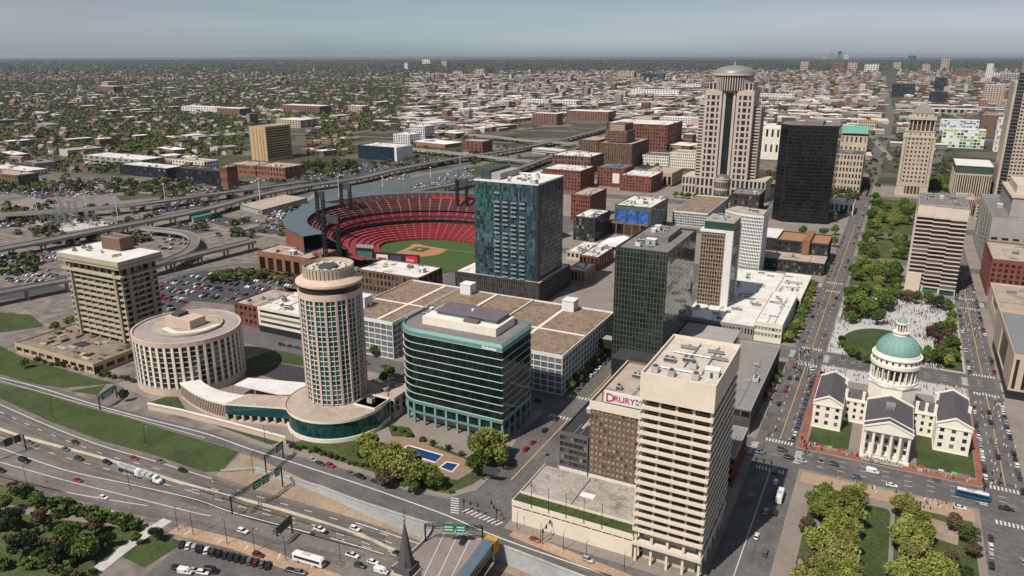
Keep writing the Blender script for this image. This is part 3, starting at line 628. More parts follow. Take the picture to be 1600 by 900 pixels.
def crosswalk(x0, x1, y0, y1, n, along='x'):
    for i in range(n):
        if along == 'x': a = x0 + (x1 - x0) * (i + .25) / n; mb.face([(a, y0, .065), (a + (x1 - x0) / n * .5, y0, .065), (a + (x1 - x0) / n * .5, y1, .065), (a, y1, .065)], LINEW)
        else: a = y0 + (y1 - y0) * (i + .25) / n; mb.face([(x0, a, .065), (x1, a, .065), (x1, a + (y1 - y0) / n * .5, .065), (x0, a + (y1 - y0) / n * .5, .065)], LINEW)
for y in (323, 352, 459, 488, 626, 651): crosswalk(-40, -27, y - 1.6, y + 1.6, 9); crosswalk(54, 67, y - 1.6, y + 1.6, 9)
for y in (334, 468, 633): 
    for x in (-43.5, -23.5, 51, 70): crosswalk(x - 1.5, x + 1.5, y, y + 13, 9, 'y')
crosswalk(-145, -123, 326, 329, 12); crosswalk(-145, -123, 352, 355, 12)
q0, q1 = P(706, 782), P(715, 803)
for i in range(7):
    t = i / 7; a = Vector((*P(704, 778 + 26 * t), .07)); b = Vector((*P(717, 780 + 26 * t), .07)); ribbon(mb, [a, b], .7, LINEW)
for i in range(9):
    a = Vector((*P(722 + 6.5 * i, 800 + 2.6 * i), .07)); b = Vector((*P(733 + 6.5 * i, 795 + 2.6 * i), .07)); ribbon(mb, [a, b], .7, LINEW)
mb.done('road_markings', kind='structure')
# ------------------------------------------------------------------ foreground buildings
mb = MB(); pth = hwpath([(-30, 660), (40, 684), (160, 716), (300, 760), (440, 797), (560, 836), (620, 862), (700, 893), (800, 930)])
for a, b in zip(pth, pth[1:]):
    a, b = Vector(a), Vector(b); d = (b - a); d.z = 0; d.normalize(); n = Vector((-d.y, d.x, 0))
    for s in (1, -1): mb.face([a + n * .35 * s, b + n * .35 * s, b + n * .12 * s + Vector((0, 0, .95)), a + n * .12 * s + Vector((0, 0, .95))][::s], CONC2)
    mb.face([a - n * .12 + Vector((0, 0, .95)), b - n * .12 + Vector((0, 0, .95)), b + n * .12 + Vector((0, 0, .95)), a + n * .12 + Vector((0, 0, .95))], CONC2)
tag(mb.done('median_barrier'), 'long low concrete barrier between the two directions of the freeway', 'barrier')
mb = MB(); ribbon(mb, [(*q[:2], q[2]) for q in pth], 1.6, LINEY, .03)
o_ = mb.done('road_markings', kind='structure')
# --- cream office tower with balcony bands (x -68.6..-43.1, y 231..272)
R = thing('office_tower', 'cream high-rise with a balcony band round every floor, tallest block at the front right', 'tower', -56, 251, 0)
x0, x1, y0, y1, HT = -68.6, -43.1, 231.2, 272.5, 75.6
mb = MB(); mb.box(x0, x1, y0, y1, 66.8, HT, CREAM); parapet(mb, x0, x1, y0, y1, HT + .002, HT + 1.1, .5, CREAM)
for i, x in enumerate(np.linspace(x0 + 1, x1 - 1, 5)):
    for y in (y0 + 2.2, y1 - 1): mb.box(x - .45, x + .45, y - .45, y + .45, 0, 66.7, CREAM)
for y in np.linspace(y0 + 6, y1 - 5, 5): mb.box(x1 - 1.5, x1 - .7, y - .4, y + .4, 0, 66.7, CREAM); mb.box(x0 + .7, x0 + 1.5, y - .4, y + .4, 0, 66.7, CREAM)
mb.box(x0 + 3, x1 - 3, y0 + 5, y1 - 3, 0, 12, BEIGE)
mb.done('wall', R)
mb = MB(); mb.face([(x0, y0, HT + .003), (x1, y0, HT + .003), (x1, y1, HT + .003), (x0, y1, HT + .003)], M('pale gravel roof', (.50, .43, .36), .95, .15, .15, .2, 1.2, stain=.4)); mb.done('roof', R)
wi = Wins(R); NF = 16; zs = np.linspace(14.5, 66.8, NF + 1)
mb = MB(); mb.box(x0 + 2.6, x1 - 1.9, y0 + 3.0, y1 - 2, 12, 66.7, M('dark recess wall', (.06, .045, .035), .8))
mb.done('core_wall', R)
for k in range(NF):
    z = zs[k]; fh = zs[1] - zs[0]; mb = MB()
    mb.box(x0, x1, y0, y1, z - .35, z, CREAM)
    parapet(mb, x0, x1, y0, y1, z + .003, z + .7, .18, CREAM); parapet(mb, x0, x1, y0, y1, z + 1.05, z + 1.2, .18, CREAM)
    for x in np.arange(x0 + .3, x1, 1.55): mb.box(x - .22, x + .22, y0 + .02, y0 + .16, z + .704, z + 1.046, CREAM)
    for y in np.arange(y0 + .5, y1, 2.1): mb.box(x1 - .16, x1 - .02, y - .2, y + .2, z + .704, z + 1.046, CREAM)
    mb.done('balcony', R)
    for i in range(6): wi.add((x0 + 2.6, y0 + 3.0), (1, 0), (0, -1), .4 + i * 3.5, 3.5 + i * 3.5, z + .1, z + fh - .6, -.06, GLASSB)
    for i in range(9): wi.add((x1 - 1.9, y0 + 3.0), (0, 1), (1, 0), .4 + i * 4, 3.9 + i * 4, z + .1, z + fh - .6, -.06, GLASSB)
wi.done()
mb = MB(); mb.box(x0, x1, y0 + .1, y1, 8.2, 8.8, CREAM); parapet(mb, x0, x1, y0, y1, 8.803, 9.6, .2, CREAM); parapet(mb, x0, x1, y0, y1, 10.0, 10.2, .2, CREAM)
for x in np.arange(x0 + .3, x1, 1.55): mb.box(x - .2, x + .2, y0 + .03, y0 + .17, 9.604, 9.996, CREAM)
mb.done('lower_terrace', R)
g = ORG[R.name]
for x, y, k in ((-65, 236, 1), (-59, 235, 1), (-51, 236, 1), (-46.5, 241, 3), (-63, 247, 0), (-57, 250, 0), (-60, 262, 2), (-50, 262, 2), (-54, 245, 1), (-47.5, 256, 2)):
    o = part(unit_mesh(k), 'rooftop_unit', R, (x - g[0], y - g[1], HT + .01))
mb = MB()
for a in ((-66, 240, -50, 240), (-50, 240, -50, 268), (-64, 256, -46, 256), (-57, 244, -57, 268)): mb.tube((a[0], a[1], HT + .5), (a[2], a[3], HT + .5), .25, STEEL)
mb.done('roof_pipes', R)
# --- podium with its terrace, planting strip and lamp posts
R = thing('parking_podium', 'low cream podium with a rooftop terrace and a strip of turf beside the cream tower', 'podium', -95, 250, 0)
px0, px1, py0, py1, ph = -119.5, -69.2, 234.5, 266, 9.2
mb = MB(); mb.box(px0, px1, py0, py1, 0, ph - 2.6, CREAM); mb.box(px0, px1, py0 + .9, py1, ph - 2.597, ph - 1.55, M('dark slot', (.03, .026, .022), .9)); mb.box(px0, px1, py0 - .2, py1, ph - 1.547, ph, CREAM)
for x in np.arange(px0 + .4, px1, 4.2): mb.box(x - .3, x + .3, py0 + .05, py0 + .85, ph - 2.594, ph - 1.55, CREAM)
mb.box(px0, px1, py0 - .1, py0 + .15, ph + .003, ph + .9, CREAM); mb.box(px0, px0 + .3, py0 + .153, py1, ph + .003, ph + .8, CREAM)
mb.box(px0 + .303, px1, py0 + 7, py0 + 7.3, ph + .003, ph + 1.0, CREAM)
mb.done('wall', R)
mb = MB(); mb.face([(px0, py0, ph + .02), (px1, py0, ph + .02), (px1, py1, ph + .02), (px0, py1, ph + .02)], M('podium deck', (.31, .275, .24), .9, .25, .12, .25, .9, stain=.9)); mb.done('deck', R)
mb = MB(); mb.face([(px0 + .4, py0 + .2, ph + .06), (px1 - .1, py0 + .2, ph + .06), (px1 - .1, py0 + 6.9, ph + .06), (px0 + .4, py0 + 6.9, ph + .06)], GRASS); mb.done('turf_strip', R)
mb = MB(); mb.box(-98, -97.6, py0 + 7.4, py1 - 2, ph + .03, ph + .6, GREYC); mb.box(-97, -91, py0 + 16, py0 + 19, ph + .03, ph + .35, WHITE); mb.done('deck_kerb', R)
# --- brown brick hotel with the sign
R = building('hotel', 'brown brick hotel with rows of pale windows and a big rooftop name sign', 'hotel', -100, -73, 268, 316, 42.5, wall=M('hotel brick', (.185, .105, .07), .9, .2, .2, .2, 2), roof=ROOFT, glass=GLASSG, nf=11, nb=14, ns=8, pf=.32, sf=.42, base=9.5, basemat=STONEW, topb=2.6, span=BRICK3, units=7, proud=.08)
mb = MB(); mb.box(-100.4, -72.6, 267.6, 268.0, 39.9, 43.6, CREAM); mb.box(-100.4, -100.0, 268.01, 316, 39.9, 43.6, CREAM); mb.done('cornice', R)
mb = MB(); mb.box(-95, -73.5, 270, 270.6, 43.2, 48.2, WHITE)
for x in (-96, -88, -80, -75): mb.tube((x, 270.7, 42.5), (x, 270.7, 48), .15, DARKM); mb.tube((x, 270.7, 47.5), (x, 275, 42.5), .12, DARKM)
sg = mb.done('sign_board', R)
REDL = M('red sign letters', (.40, .02, .03), .5, .03); DKL = M('dark sign letters', (.06, .05, .05), .5, .03)
text_part('sign_lettering', 'D', 5.2, REDL, R, (-94.4, 269.95, 43.8), (math.radians(90), 0, 0), .06)
text_part('sign_lettering', 'RURY', 3.6, REDL, R, (-90.9, 269.95, 44.4), (math.radians(90), 0, 0), .06)
text_part('sign_lettering', 'PLAZA', 1.5, DKL, R, (-81.6, 269.95, 46.0), (math.radians(90), 0, 0), .03)
text_part('sign_lettering', 'HOTEL', 1.5, DKL, R, (-81.6, 269.95, 44.4), (math.radians(90), 0, 0), .03)
# --- dark annex on a white base, left of the hotel
building('annex_building', 'small dark grey annex with a black roof, left of the brown hotel', 'office', -113.5, -100.6, 268, 318, 25.5, wall=M('dark annex panel', (.10, .095, .095), .7), roof=ROOFD, glass=GLASS, nf=5, nb=6, ns=10, pf=.12, sf=.35, base=9.5, basemat=STONEW, units=5, topb=1.0)
# --- low garage deck right of the tower, behind it
building('parking_garage', 'low garage with an empty grey deck between the cream tower and the avenue', 'garage', -66, -45.5, 300, 329.5, 14, wall=BRICK, roof=M('grey parking deck', (.21, .19, .18), .9, .15, .1, .15, 1), glass=GLASSB, nf=3, nb=5, ns=7, pf=.25, sf=.5, units=1, par=1.1, corn=GREYC)
building('parking_garage', 'long grey flat-roofed block along the avenue behind the cream tower', 'garage', -72, -48, 352, 447, 13, wall=M('dark garage wall', (.085, .07, .065), .8), roof=M('grey parking deck', (.21, .19, .18), .9), glass=GLASS, nf=2, nb=5, ns=18, pf=.2, sf=.5, units=2, par=1.0, corn=GREYC)
# --- dark green glass tower
DG = curtain('dark green reflective glass', (.062, .082, .062), 1.9, 3.2, (.075, .085, .065), .26, .26, .05, .75, .3, .010)
def glass_box(R, x0, x1, y0, y1, z0, z1, mat, faces='FRLB'):
    for f in faces:
        mb = MB()
        if f == 'F': mb.face([(x0, y0, z0), (x1, y0, z0), (x1, y0, z1), (x0, y0, z1)], mat)
        if f == 'R': mb.face([(x1, y0, z0), (x1, y1, z0), (x1, y1, z1), (x1, y0, z1)], mat)
        if f == 'L': mb.face([(x0, y1, z0), (x0, y0, z0), (x0, y0, z1), (x0, y1, z1)], mat)
        if f == 'B': mb.face([(x1, y1, z0), (x0, y1, z0), (x0, y1, z1), (x1, y1, z1)], mat)
        mb.done('glass_facade', R)
R = thing('glass_tower', 'dark green mirror-glass office tower behind the brown hotel', 'tower', -120, 425, 0)
ex0, ex1, ey0, ey1, eh = -137, -106.5, 399, 463, 75
glass_box(R, ex0, ex1, ey0, ey1, 0, eh, DG)
mb = MB(); mb.face([(ex0, ey0, eh - .5), (ex1, ey0, eh - .5), (ex1, ey1, eh - .5), (ex0, ey1, eh - .5)], ROOFG); mb.done('roof', R)
mb = MB(); parapet(mb, ex0, ex1, ey0, ey1, eh + .002, eh + .5, .5, M('dark coping', (.05, .05, .045), .6)); mb.done('coping', R)
mb = MB(); mb.box(-131, -114, 425, 455, eh - .45, eh + 3, ROOFG); mb.done('penthouse', R)
rooftop(R, -131, -114, 402, 424, eh - .45, 5, 5); rooftop(R, -130, -115, 426, 454, eh + 3, 4, 6)
mb = MB(); mb.box(-131, -100, 383, 398.8, 0, 14, M('dark glass podium', (.018, .02, .022), .15)); mb.box(-131.3, -99.7, 382.7, 399, 14, 14.8, ROOFD); mb.box(-105.9, -73, 402, 455, 0, 16, M('dark glass podium', (.018, .02, .022), .15)); mb.box(-106, -73, 401.7, 455.3, 16, 16.8, GREYC); mb.done('podium', R)
# skywalk to the garage
R = thing('skywalk', 'dark enclosed footbridge over the street between the white garage and the green glass tower', 'footbridge', -143, 420, 9)
mb = MB(); mb.box(-149, -136.8, 409, 415, 9.2, 14.2, GLASS); mb.box(-149.2, -136.8, 408.8, 415.2, 14.2, 14.6, GREYC); mb.box(-149.2, -136.8, 408.8, 415.2, 8.7, 9.2, DARKM); mb.done('enclosure', R)
# --- teal office block with a rounded corner
TEAL = M('teal painted steel', (.10, .22, .20), .5, .1, .2, .1, 2, spec=.5); TEALD = M('teal column', (.17, .27, .25), .5, .1, .2, .1, 2); TLINE = M('pale floor line', (.44, .50, .47), .5, .05)
GDG = curtain('deep green glass', (.010, .024, .020), 1.5, 4.05, (.008, .013, .011), .08, .0, .05, .45, .5, .012)
def rrect(x0, x1, y0, y1, rad, n=10):
    """rounded rectangle, rad = (x0y0, x1y0, x1y1, x0y1)"""
    out = []
    for (cx, cy, a0), r in zip(((x0, y0, 180), (x1, y0, 270), (x1, y1, 0), (x0, y1, 90)), rad):
        sx = 1 if cx == x0 else -1; sy = 1 if cy == y0 else -1
        if r <= .01: out.append((cx, cy)); continue
        for k in range(n + 1):
            a = math.radians(a0 + 90 * k / n); out.append((cx + sx * r + r * math.cos(a), cy + sy * r + r * math.sin(a)))
    return out
def inset(poly, d):
    n = len(poly); out = []
    for i in range(n):
        a, b, c = (Vector((*poly[(i + k) % n][:2],)) for k in (-1, 0, 1)); e1 = (b - a).normalized(); e2 = (c - b).normalized()
        nn = Vector((-e1.y - e2.y, e1.x + e2.x)); nn.normalize(); q = max(.3, nn.dot(Vector((-e1.y, e1.x)))); out.append(tuple(b + nn * d / q))
    return out
R = thing('office_block', 'dark teal glass office block with a rounded corner, white floor lines and a lettered parapet', 'office', -185, 310, 0)
dp = rrect(-214.5, -151.5, 287.4, 325, (15, 0, 8, 4), 14); DH = 50.2
NFD = 9; z00 = 13.0; fh = (DH - 2.1 - z00) / NFD; glp = inset(dp, .35)
for k in range(NFD):
    z = z00 + k * fh; mb = MB(); mb.prism(glp, z + .25, z + fh, GDG, cap=False, bottom=False); mb.done('window_band', R)
mb = MB()
for k in range(NFD + 1):
    z = z00 + k * fh; mb.prism(dp, z, z + .24, TLINE)
mb.prism(dp, z00 + NFD * fh + .303, DH, TEAL); mb.prism(dp, z00 - 1.6, z00 - .003, TEAL)
mb.prism(dp, 6.2, 6.9, TEAL)
# arcade columns
per = []; n = len(dp)
for i in range(n):
    a, b = Vector(dp[i]), Vector(dp[(i + 1) % n]); L_ = (b - a).length; 
    per.append((a, b, L_))
tot = sum(p[2] for p in per); k = 0; t = 0.0; step = 6.6; nxt = 0.0
cols = []
for a, b, L_ in per:
    while nxt < t + L_: cols.append(a + (b - a) * ((nxt - t) / L_)); nxt += step
    t += L_
cen = Vector((-184, 310))
for c in cols:
    c2 = c + (cen - c).normalized() * .9; mb.box(c2.x - .55, c2.x + .55, c2.y - .55, c2.y + .55, 0, z00 - 1.6, TEALD)
mb.done('frame', R)
mb = MB(); mb.prism(inset(dp, 6), 0, 6.2, PINKST, cap=False); mb.done('lobby_wall', R)
mb = MB(); mb.prism(inset(dp, 1.0), 6.9, z00 - 1.6, curtain('deep green glass', (0, 0, 0), 1, 1), cap=False); mb.done('window_band', R)
mb = MB(); mb.face([(*p, DH + .05) for p in inset(dp, 1.2)], ROOFG); mb.done('roof', R)
mb = MB(); ip = inset(dp, 1.2)
for i in range(len(dp)):
    j = (i + 1) % len(dp); mb.face([(*dp[i], DH + .004), (*dp[j], DH + .004), (*ip[j], DH + 1.3), (*ip[i], DH + 1.3)], TEAL); mb.face([(*ip[j], DH + .004), (*ip[i], DH + .004), (*ip[i], DH + 1.3), (*ip[j], DH + 1.3)], TEAL)
mb.done('parapet', R)
mb = MB(); q = rect(-203, -161, 299, 319); mb.prism(q, DH + .06, DH + 4.2, STONEW); mb.box(-198, -164, 305, 319, DH + .07, DH + 6, TEAL); mb.box(-199, -163, 304, 320, DH + 6, DH + 6.4, M('mauve roof cover', (.13, .10, .12), .9)); mb.box(-180, -172, 300.5, 303.5, DH + 4.2, DH + 5.6, M('mauve roof cover', (.13, .1, .12), .9)); mb.cyl(-181, 312, DH + 6.4, DH + 7.3, .8, n=12, mat=WHITE)
mb.done('penthouse', R); rooftop(R, -214, -202, 303, 322, DH + .06, 3, 9, .7)
text_part('sign_lettering', 'Deloitte', 2.3, M('white sign letters', (.75, .76, .76), .5, .02), R, (-162.2, 287.32, DH - 1.85), (math.radians(90), 0, 0), .05)
# portico between the round hotel and the teal block
building('entrance_hall', 'low pink entrance hall with dark bays between the round tower and the teal block', 'hall', -231, -214, 287, 304, 11, wall=PINKST, roof=ROOFT, glass=GLASSB, nf=2, nb=5, ns=3, pf=.45, sf=.2, base=2.5, units=3, topb=1.0)
# --- round hotel tower
def ring(cx, cy, r, n, a0=0.0): return [(cx + r * math.cos(2 * math.pi * i / n + a0), cy + r * math.sin(2 * math.pi * i / n + a0)) for i in range(n)]
RX, RY, RR = -244.0, 279.0, 15.4
R = thing('round_hotel_tower', 'tall round pink hotel tower with teal windows and a wide flat cap', 'hotel', RX, RY, 0)
mb = MB(); wi = Wins(R); n = 36; rp = ring(RX, RY, RR, n)
PK2 = M('pink pier', (.55, .41, .33), .8, .08, .1, .06, 1)
for i in range(n):
    a, b = Vector(rp[i]), Vector(rp[(i + 1) % n]); u = (b - a).normalized(); nn = Vector((u.y, -u.x))
    mid = (a + b) / 2
    if nn.dot(mid - Vector((RX, RY))) < 0: nn = -nn
    vis = nn.dot(-mid.normalized()) > -.15
    if vis: facade(mb, wi, tuple(a), tuple(u), tuple(nn), (b - a).length, 12, 66.5, 1, 21, .1, .11, .35, STONEW, GLASST, span=STONEW, end=.14, proud=.12)
    else: mb.face([(*a, 12), (*b, 12), (*b, 66.5), (*a, 66.5)], PINKST)
    if i % 2 == 0: mb.obox(tuple(a - u * .55), tuple(u), tuple(nn), 0, 1.1, -.3, .8, 12, 66.5, PK2)
mb.prism(ring(RX, RY, RR + .3, n), 66.5, 69.6, PK2)
mb.done('wall', R); wi.done()
mb = MB(); mb.cyl(RX, RY, 69.6, 72.6, RR - .2, n=48, mat=M('dark bronze band', (.035, .025, .022), .35)); mb.done('lounge_window_band', R)
mb = MB(); mb.cyl(RX, RY, 72.6, 73.2, RR + .3, RR + 1.0, 48, PK2); mb.cyl(RX, RY, 73.2, 74.2, RR + 1.0, RR + 1.0, 48, PK2, cap=False); mb.cyl(RX, RY, 74.2, 76.2, RR + 1.0, RR - 2.2, 48, M('pink cap roof', (.50, .36, .30), .9, .12, .2, .15, 1)); mb.done('cap_roof', R)
mb = MB()
for i in range(40):
    a = 2 * math.pi * i / 40; c, s = math.cos(a), math.sin(a); mb.obox((RX + 12.4 * c + .6 * s, RY + 12.4 * s - .6 * c), (-s, c), (c, s), 0, 1.2, 0, .4, 75.5, 81.2, STONE)
mb.cyl(RX, RY, 75.5, 81.4, 11.9, 11.9, 40, PK2, cap=False); mb.cyl(RX, RY, 81.21, 81.6, 12.5, 12.5, 40, STONE, cap=False)
mb.cyl(RX, RY, 75.6, 79.6, 11.4, 11.4, 40, STONE); mb.done('plant_screen', R)
mb = MB(); 
for i in range(12):
    a = 2 * math.pi * i / 12; mb.box(RX + 8 * math.cos(a) - .9, RX + 8 * math.cos(a) + .9, RY + 8 * math.sin(a) - .9, RY + 8 * math.sin(a) + .9, 79.61, 80.6, UNIT)
mb.cyl(RX, RY, 79.61, 80.8, 5, 4.6, 24, UNITD); mb.done('cooling_ring', R)
LX, LY = RX + 4.5, RY - 5.5
GT = curtain('teal lobby glass', (.012, .075, .070), 1.6, 2.6, (.02, .06, .055), .1, .1, .08, .4, .45, .01)
mb = MB(); mb.cyl(LX, LY, 2.2, 10.4, 25, n=56, mat=GT, cap=False); mb.done('lobby_glass', R)
mb = MB(); mb.cyl(LX, LY, 0, 2.2, 25.6, n=56, mat=STONEW); mb.cyl(LX, LY, 10.4, 11.8, 25.6, n=56, mat=STONEW, cap=False); mb.done('lobby_rim', R)
mb = MB(); mb.cyl(LX, LY, 11.2, 11.5, 25.2, n=56, mat=ROOFT); mb.done('lobby_roof', R)
# side wings of the lobby
building('lobby_wing', 'flat-roofed teal glass wing to the right of the round tower base', 'wing', -228, -215, 272, 285, 11.5, wall=STONEW, roof=ROOFT, glass=GLASST, nf=1, nb=2, ns=2, pf=.03, sf=.1, units=3, base=1.5)
R = thing('lobby_wing', 'long teal glass wing with a tan roof, left of the round tower base', 'wing', -275, 275, 0)
wp = pxpoly([(352, 632), (440, 638), (468, 643)], 10) ; bk = pxpoly([(480, 622), (388, 617)], 10)
mb = MB(); mb.prism(wp + bk, 4.5, 9.6, GLASST, cap=False); mb.done('window_band', R)
mb = MB(); mb.prism(inset(wp + bk, .3) if False else wp + bk, 9.6, 10.6, STONEW, ROOFT); mb.prism(wp + bk, 0, 1.2, PINKST)
a, b = Vector(wp[0]), Vector(wp[1]); u = (b - a).normalized()
for i in range(8): q = a + (b - a) * (i / 7); mb.obox(tuple(q), tuple(u), (u.y, -u.x), -.6, .6, .02, 1.2, 1.2, 4.5, PINKST)
mb.done('wall', R)
# curved arcade from the oval building
R = thing('curved_arcade', 'curved low white-roofed arcade linking the drum building to the round tower', 'arcade', -310, 262, 0)
fo = smooth_path(pxpoly([(281, 598), (300, 612), (326, 624), (352, 631)], 9), 5); fi = smooth_path(pxpoly([(306, 585), (322, 600), (348, 611), (388, 618)], 9), 5)
mb = MB()
mb.face([(*p, 8.6) for p in fo] + [(*p, 8.6) for p in fi[::-1]], ROOFW); mb.done('roof', R)
mb = MB(); wi = Wins(R)
for a, b in zip(fo, fo[1:]):
    a, b = Vector(a), Vector(b); u = (b - a).normalized(); facade(mb, wi, tuple(a), tuple(u), (u.y, -u.x), (b - a).length, .8, 8, 2, 1, .35, .06, .5, PINKST, GLASSB); mb.obox(tuple(a), tuple(u), (u.y, -u.x), 0, (b - a).length, -.1, .6, 8.003, 9.2, STONEW)
    mb.obox(tuple(a), tuple(u), (u.y, -u.x), 0, (b - a).length, -.1, .6, 0, .797, PINKST)
for a, b in zip(fi, fi[1:]): mb.face([(*b, 0), (*a, 0), (*a, 9), (*b, 9)], PINKST)
mb.done('wall', R); wi.done()
for lb, pl, z in (('angular white flat roof of the entrance canopy behind the arcade', [(366, 601), (388, 590), (480, 598), (480, 616), (436, 616), (400, 608)], 7), ('tilted glass skylight wedge beside the drum building', [(338, 582), (352, 570), (360, 580)], 6)):
    R = thing('canopy', lb, 'canopy', *P(*pl[0], z)); q = pxpoly(pl, z); mb = MB(); mb.prism(q, z - .6, z, STONEW, ROOFW if z == 7 else GLASST); mb.done('canopy_roof', R)
    mb = MB(); [mb.tube((*p, 0), (*p, z - .6), .3, PINKST) for p in inset(q, 1.0)]; mb.done('canopy_posts', R)
# --- drum-shaped building with vertical fins
OX, OY, OR = -352.0, 279.0, 30.0
R = thing('drum_building', 'broad oval drum building with pale vertical fins, left of the round tower', 'office', OX, OY, 0)
n = 44; op = [(OX + OR * math.cos(2 * math.pi * i / n) * 1.0, OY + OR * .97 * math.sin(2 * math.pi * i / n)) for i in range(n)]
mb = MB(); wi = Wins(R); OHT = 30.5
for i in range(n):
    a, b = Vector(op[i]), Vector(op[(i + 1) % n]); u = (b - a).normalized(); nn = Vector((u.y, -u.x)); mid = (a + b) / 2
    if nn.dot(mid - Vector((OX, OY))) < 0: nn = -nn
    if nn.dot(-mid.normalized()) > -.2: facade(mb, wi, tuple(a), tuple(u), tuple(nn), (b - a).length, 4.5, 28.6, 1, 8, .34, .14, .7, STONEW, GLASSB, span=BEIGE, proud=.45)
    else: mb.face([(*a, 4.5), (*b, 4.5), (*b, 28.6), (*a, 28.6)], PINKST)
mb.prism(op, 0, 4.5, PINKST, cap=False); mb.prism(op, 28.6, OHT, PINKST, cap=False); mb.done('wall', R); wi.done()
mb = MB(); mb.face([(*p, OHT) for p in op], M('mauve grey roof', (.30, .255, .24), .9, .15, .15, .15, 1, stain=.3)); mb.done('roof', R)
mb = MB(); ii = inset(op, 1.0)
for i in range(n):
    j = (i + 1) % n; mb.face([(*op[i], OHT), (*op[j], OHT), (*op[j], OHT + .8), (*op[i], OHT + .8)], PINKST); mb.face([(*op[i], OHT + .8), (*op[j], OHT + .8), (*ii[j], OHT + .8), (*ii[i], OHT + .8)], PINKST); mb.face([(*ii[j], OHT), (*ii[i], OHT), (*ii[i], OHT + .8), (*ii[j], OHT + .8)], PINKST)
mb.done('parapet', R)
mb = MB(); q = ring(OX, OY + 1, 19, 40); mb.prism(q, OHT + .02, OHT + 1.3, GREYC, ROOFT); mb.done('inner_roof', R)
mb = MB(); mb.box(OX - 11, OX + 9, OY - 5, OY + 6, OHT + 1.3, OHT + 6.2, PINKST); mb.box(OX - 8, OX - 2, OY - 3, OY + 4, OHT + 6.2, OHT + 8, UNITD); mb.done('penthouse', R)
mb = MB(); ribbon(mb, [(*p, OHT + 1.6) for p in smooth_path([(OX - 6, OY - 10), (OX + 6, OY - 12), (OX + 15, OY - 4), (OX + 17, OY + 8)], 6)], 3.2, ROOFW, 0, .4); mb.done('skylight', R)
# pink retaining walls along the drive
for pts, lb in (([(232, 640), (283, 650)], 'short pink wall below the drum building lawn'), ([(283, 650), (352, 668), (440, 692), (444, 695)], 'long pink retaining wall along the drive below the arcade')):
    q = pxpath(pts, 0); mb = MB()
    for a, b in zip(q, q[1:]):
        mb.face([(*a[:2], 0), (*b[:2], 0), (*b[:2], 4.0), (*a[:2], 4.0)], PINKST)
    ribbon(mb, [(*p[:2], 4.0) for p in q], .8, STONEW, .02, .8); tag(mb.done('garden_wall'), lb, 'wall')
# --- concrete office tower at far left with its podium
PETC = M('weathered concrete', (.36, .315, .235), .9, .15, .15, .12, 1); PETD = M('stained concrete', (.27, .23, .165), .9, .2, .15, .15, 1)
R = thing('concrete_tower', 'brutalist concrete office tower with deep floor slabs and a white flat roof', 'tower', -437, 302, 0)
tx0, tx1, ty0, ty1, th = -463, -411, 284, 309, 61
mb = MB(); wi = Wins(R)
facade(mb, wi, (tx0, ty0), (1, 0), (0, -1), tx1 - tx0, 9, 50, 8, 11, .10, .34, 1.1, PETD, GLASSB, span=PETC, proud=-.35)
facade(mb, wi, (tx1, ty0 + .02), (0, 1), (1, 0), ty1 - ty0, 9, 50, 5, 11, .10, .34, 1.1, PETD, GLASSB, span=PETC, proud=-.35)
facade(mb, wi, (tx0, ty0), (1, 0), (0, -1), tx1 - tx0, 51.2, 56, 8, 1, .2, .1, 1.1, PETD, GLASSB)
facade(mb, wi, (tx1, ty0 + .02), (0, 1), (1, 0), ty1 - ty0, 51.2, 56, 5, 1, .2, .1, 1.1, PETD, GLASSB)
mb.face([(tx1, ty1, 0), (tx0, ty1, 0), (tx0, ty1, 56), (tx1, ty1, 56)], PETD); mb.face([(tx0, ty1, 0), (tx0, ty0, 0), (tx0, ty0, 56), (tx0, ty1, 56)], PETD)
mb.box(tx0 - 2.2, tx1 + 2.2, ty0 - 2.2, ty1 + 2.2, 50.0, 51.2, PETC)
mb.box(tx0 - 3, tx1 + 3, ty0 - 3, ty1 + 3, 56, 57.6, PETC); mb.box(tx0 - 3.4, tx1 + 3.4, ty0 - 3.4, ty1 + 3.4, 57.6, 58.4, PETD); mb.box(tx0 - 3, tx1 + 3, ty0 - 3, ty1 + 3, 58.4, th, PETC)
for x, y in ((tx0 + 5, ty0 - 1.4), (tx1 - 5, ty0 - 1.4)): mb.box(x - 1, x + 1, y, y + 1.35, 0, 56, PETD)
for y in (ty0 + 5, ty1 - 5): mb.box(tx1 + .05, tx1 + 1.4, y - 1, y + 1, 0, 56, PETD)
for x in np.linspace(tx0 + 2, tx1 - 2, 6): mb.box(x - .7, x + .7, ty0 + .5, ty0 + 1.9, 0, 9, PETD)
mb.box(tx0 + 4, tx1 - 4, ty0 + 5, ty1 - 2, 0, 9, BRICK3)
mb.done('wall', R); wi.done()
mb = MB(); mb.face([(tx0 - 2.9, ty0 - 2.9, th + .01), (tx1 + 2.9, ty0 - 2.9, th + .01), (tx1 + 2.9, ty1 + 2.9, th + .01), (tx0 - 2.9, ty1 + 2.9, th + .01)], ROOFW); mb.done('roof', R)
mb = MB(); mb.box(-448, -430, 300, 309, th + .02, th + 8, BRICK3); parapet(mb, -448, -430, 300, 309, th + 8.003, th + 8.6, .5, PETD); mb.done('penthouse', R); rooftop(R, tx0, tx1 - 4, ty0, ty0 + 15, th + .02, 6, 3, .8)
building('concrete_podium', 'low brutalist concrete podium with planters at the foot of the concrete tower', 'podium', -480, -404, 253, 296, 6.2, wall=TANC, roof=M('podium terrace', (.20, .165, .13), .9, .35, .15, .3, .8, stain=.8), glass=GLASSB, nf=1, nb=10, ns=6, pf=.25, sf=.35, d=.8, units=0, topb=1.6, par=.8)
R = thing('planter_boxes', 'rows of concrete planters and light wells on the concrete podium roof', 'planter', -440, 275, 6.2); mb = MB()
rr = random.Random(5)
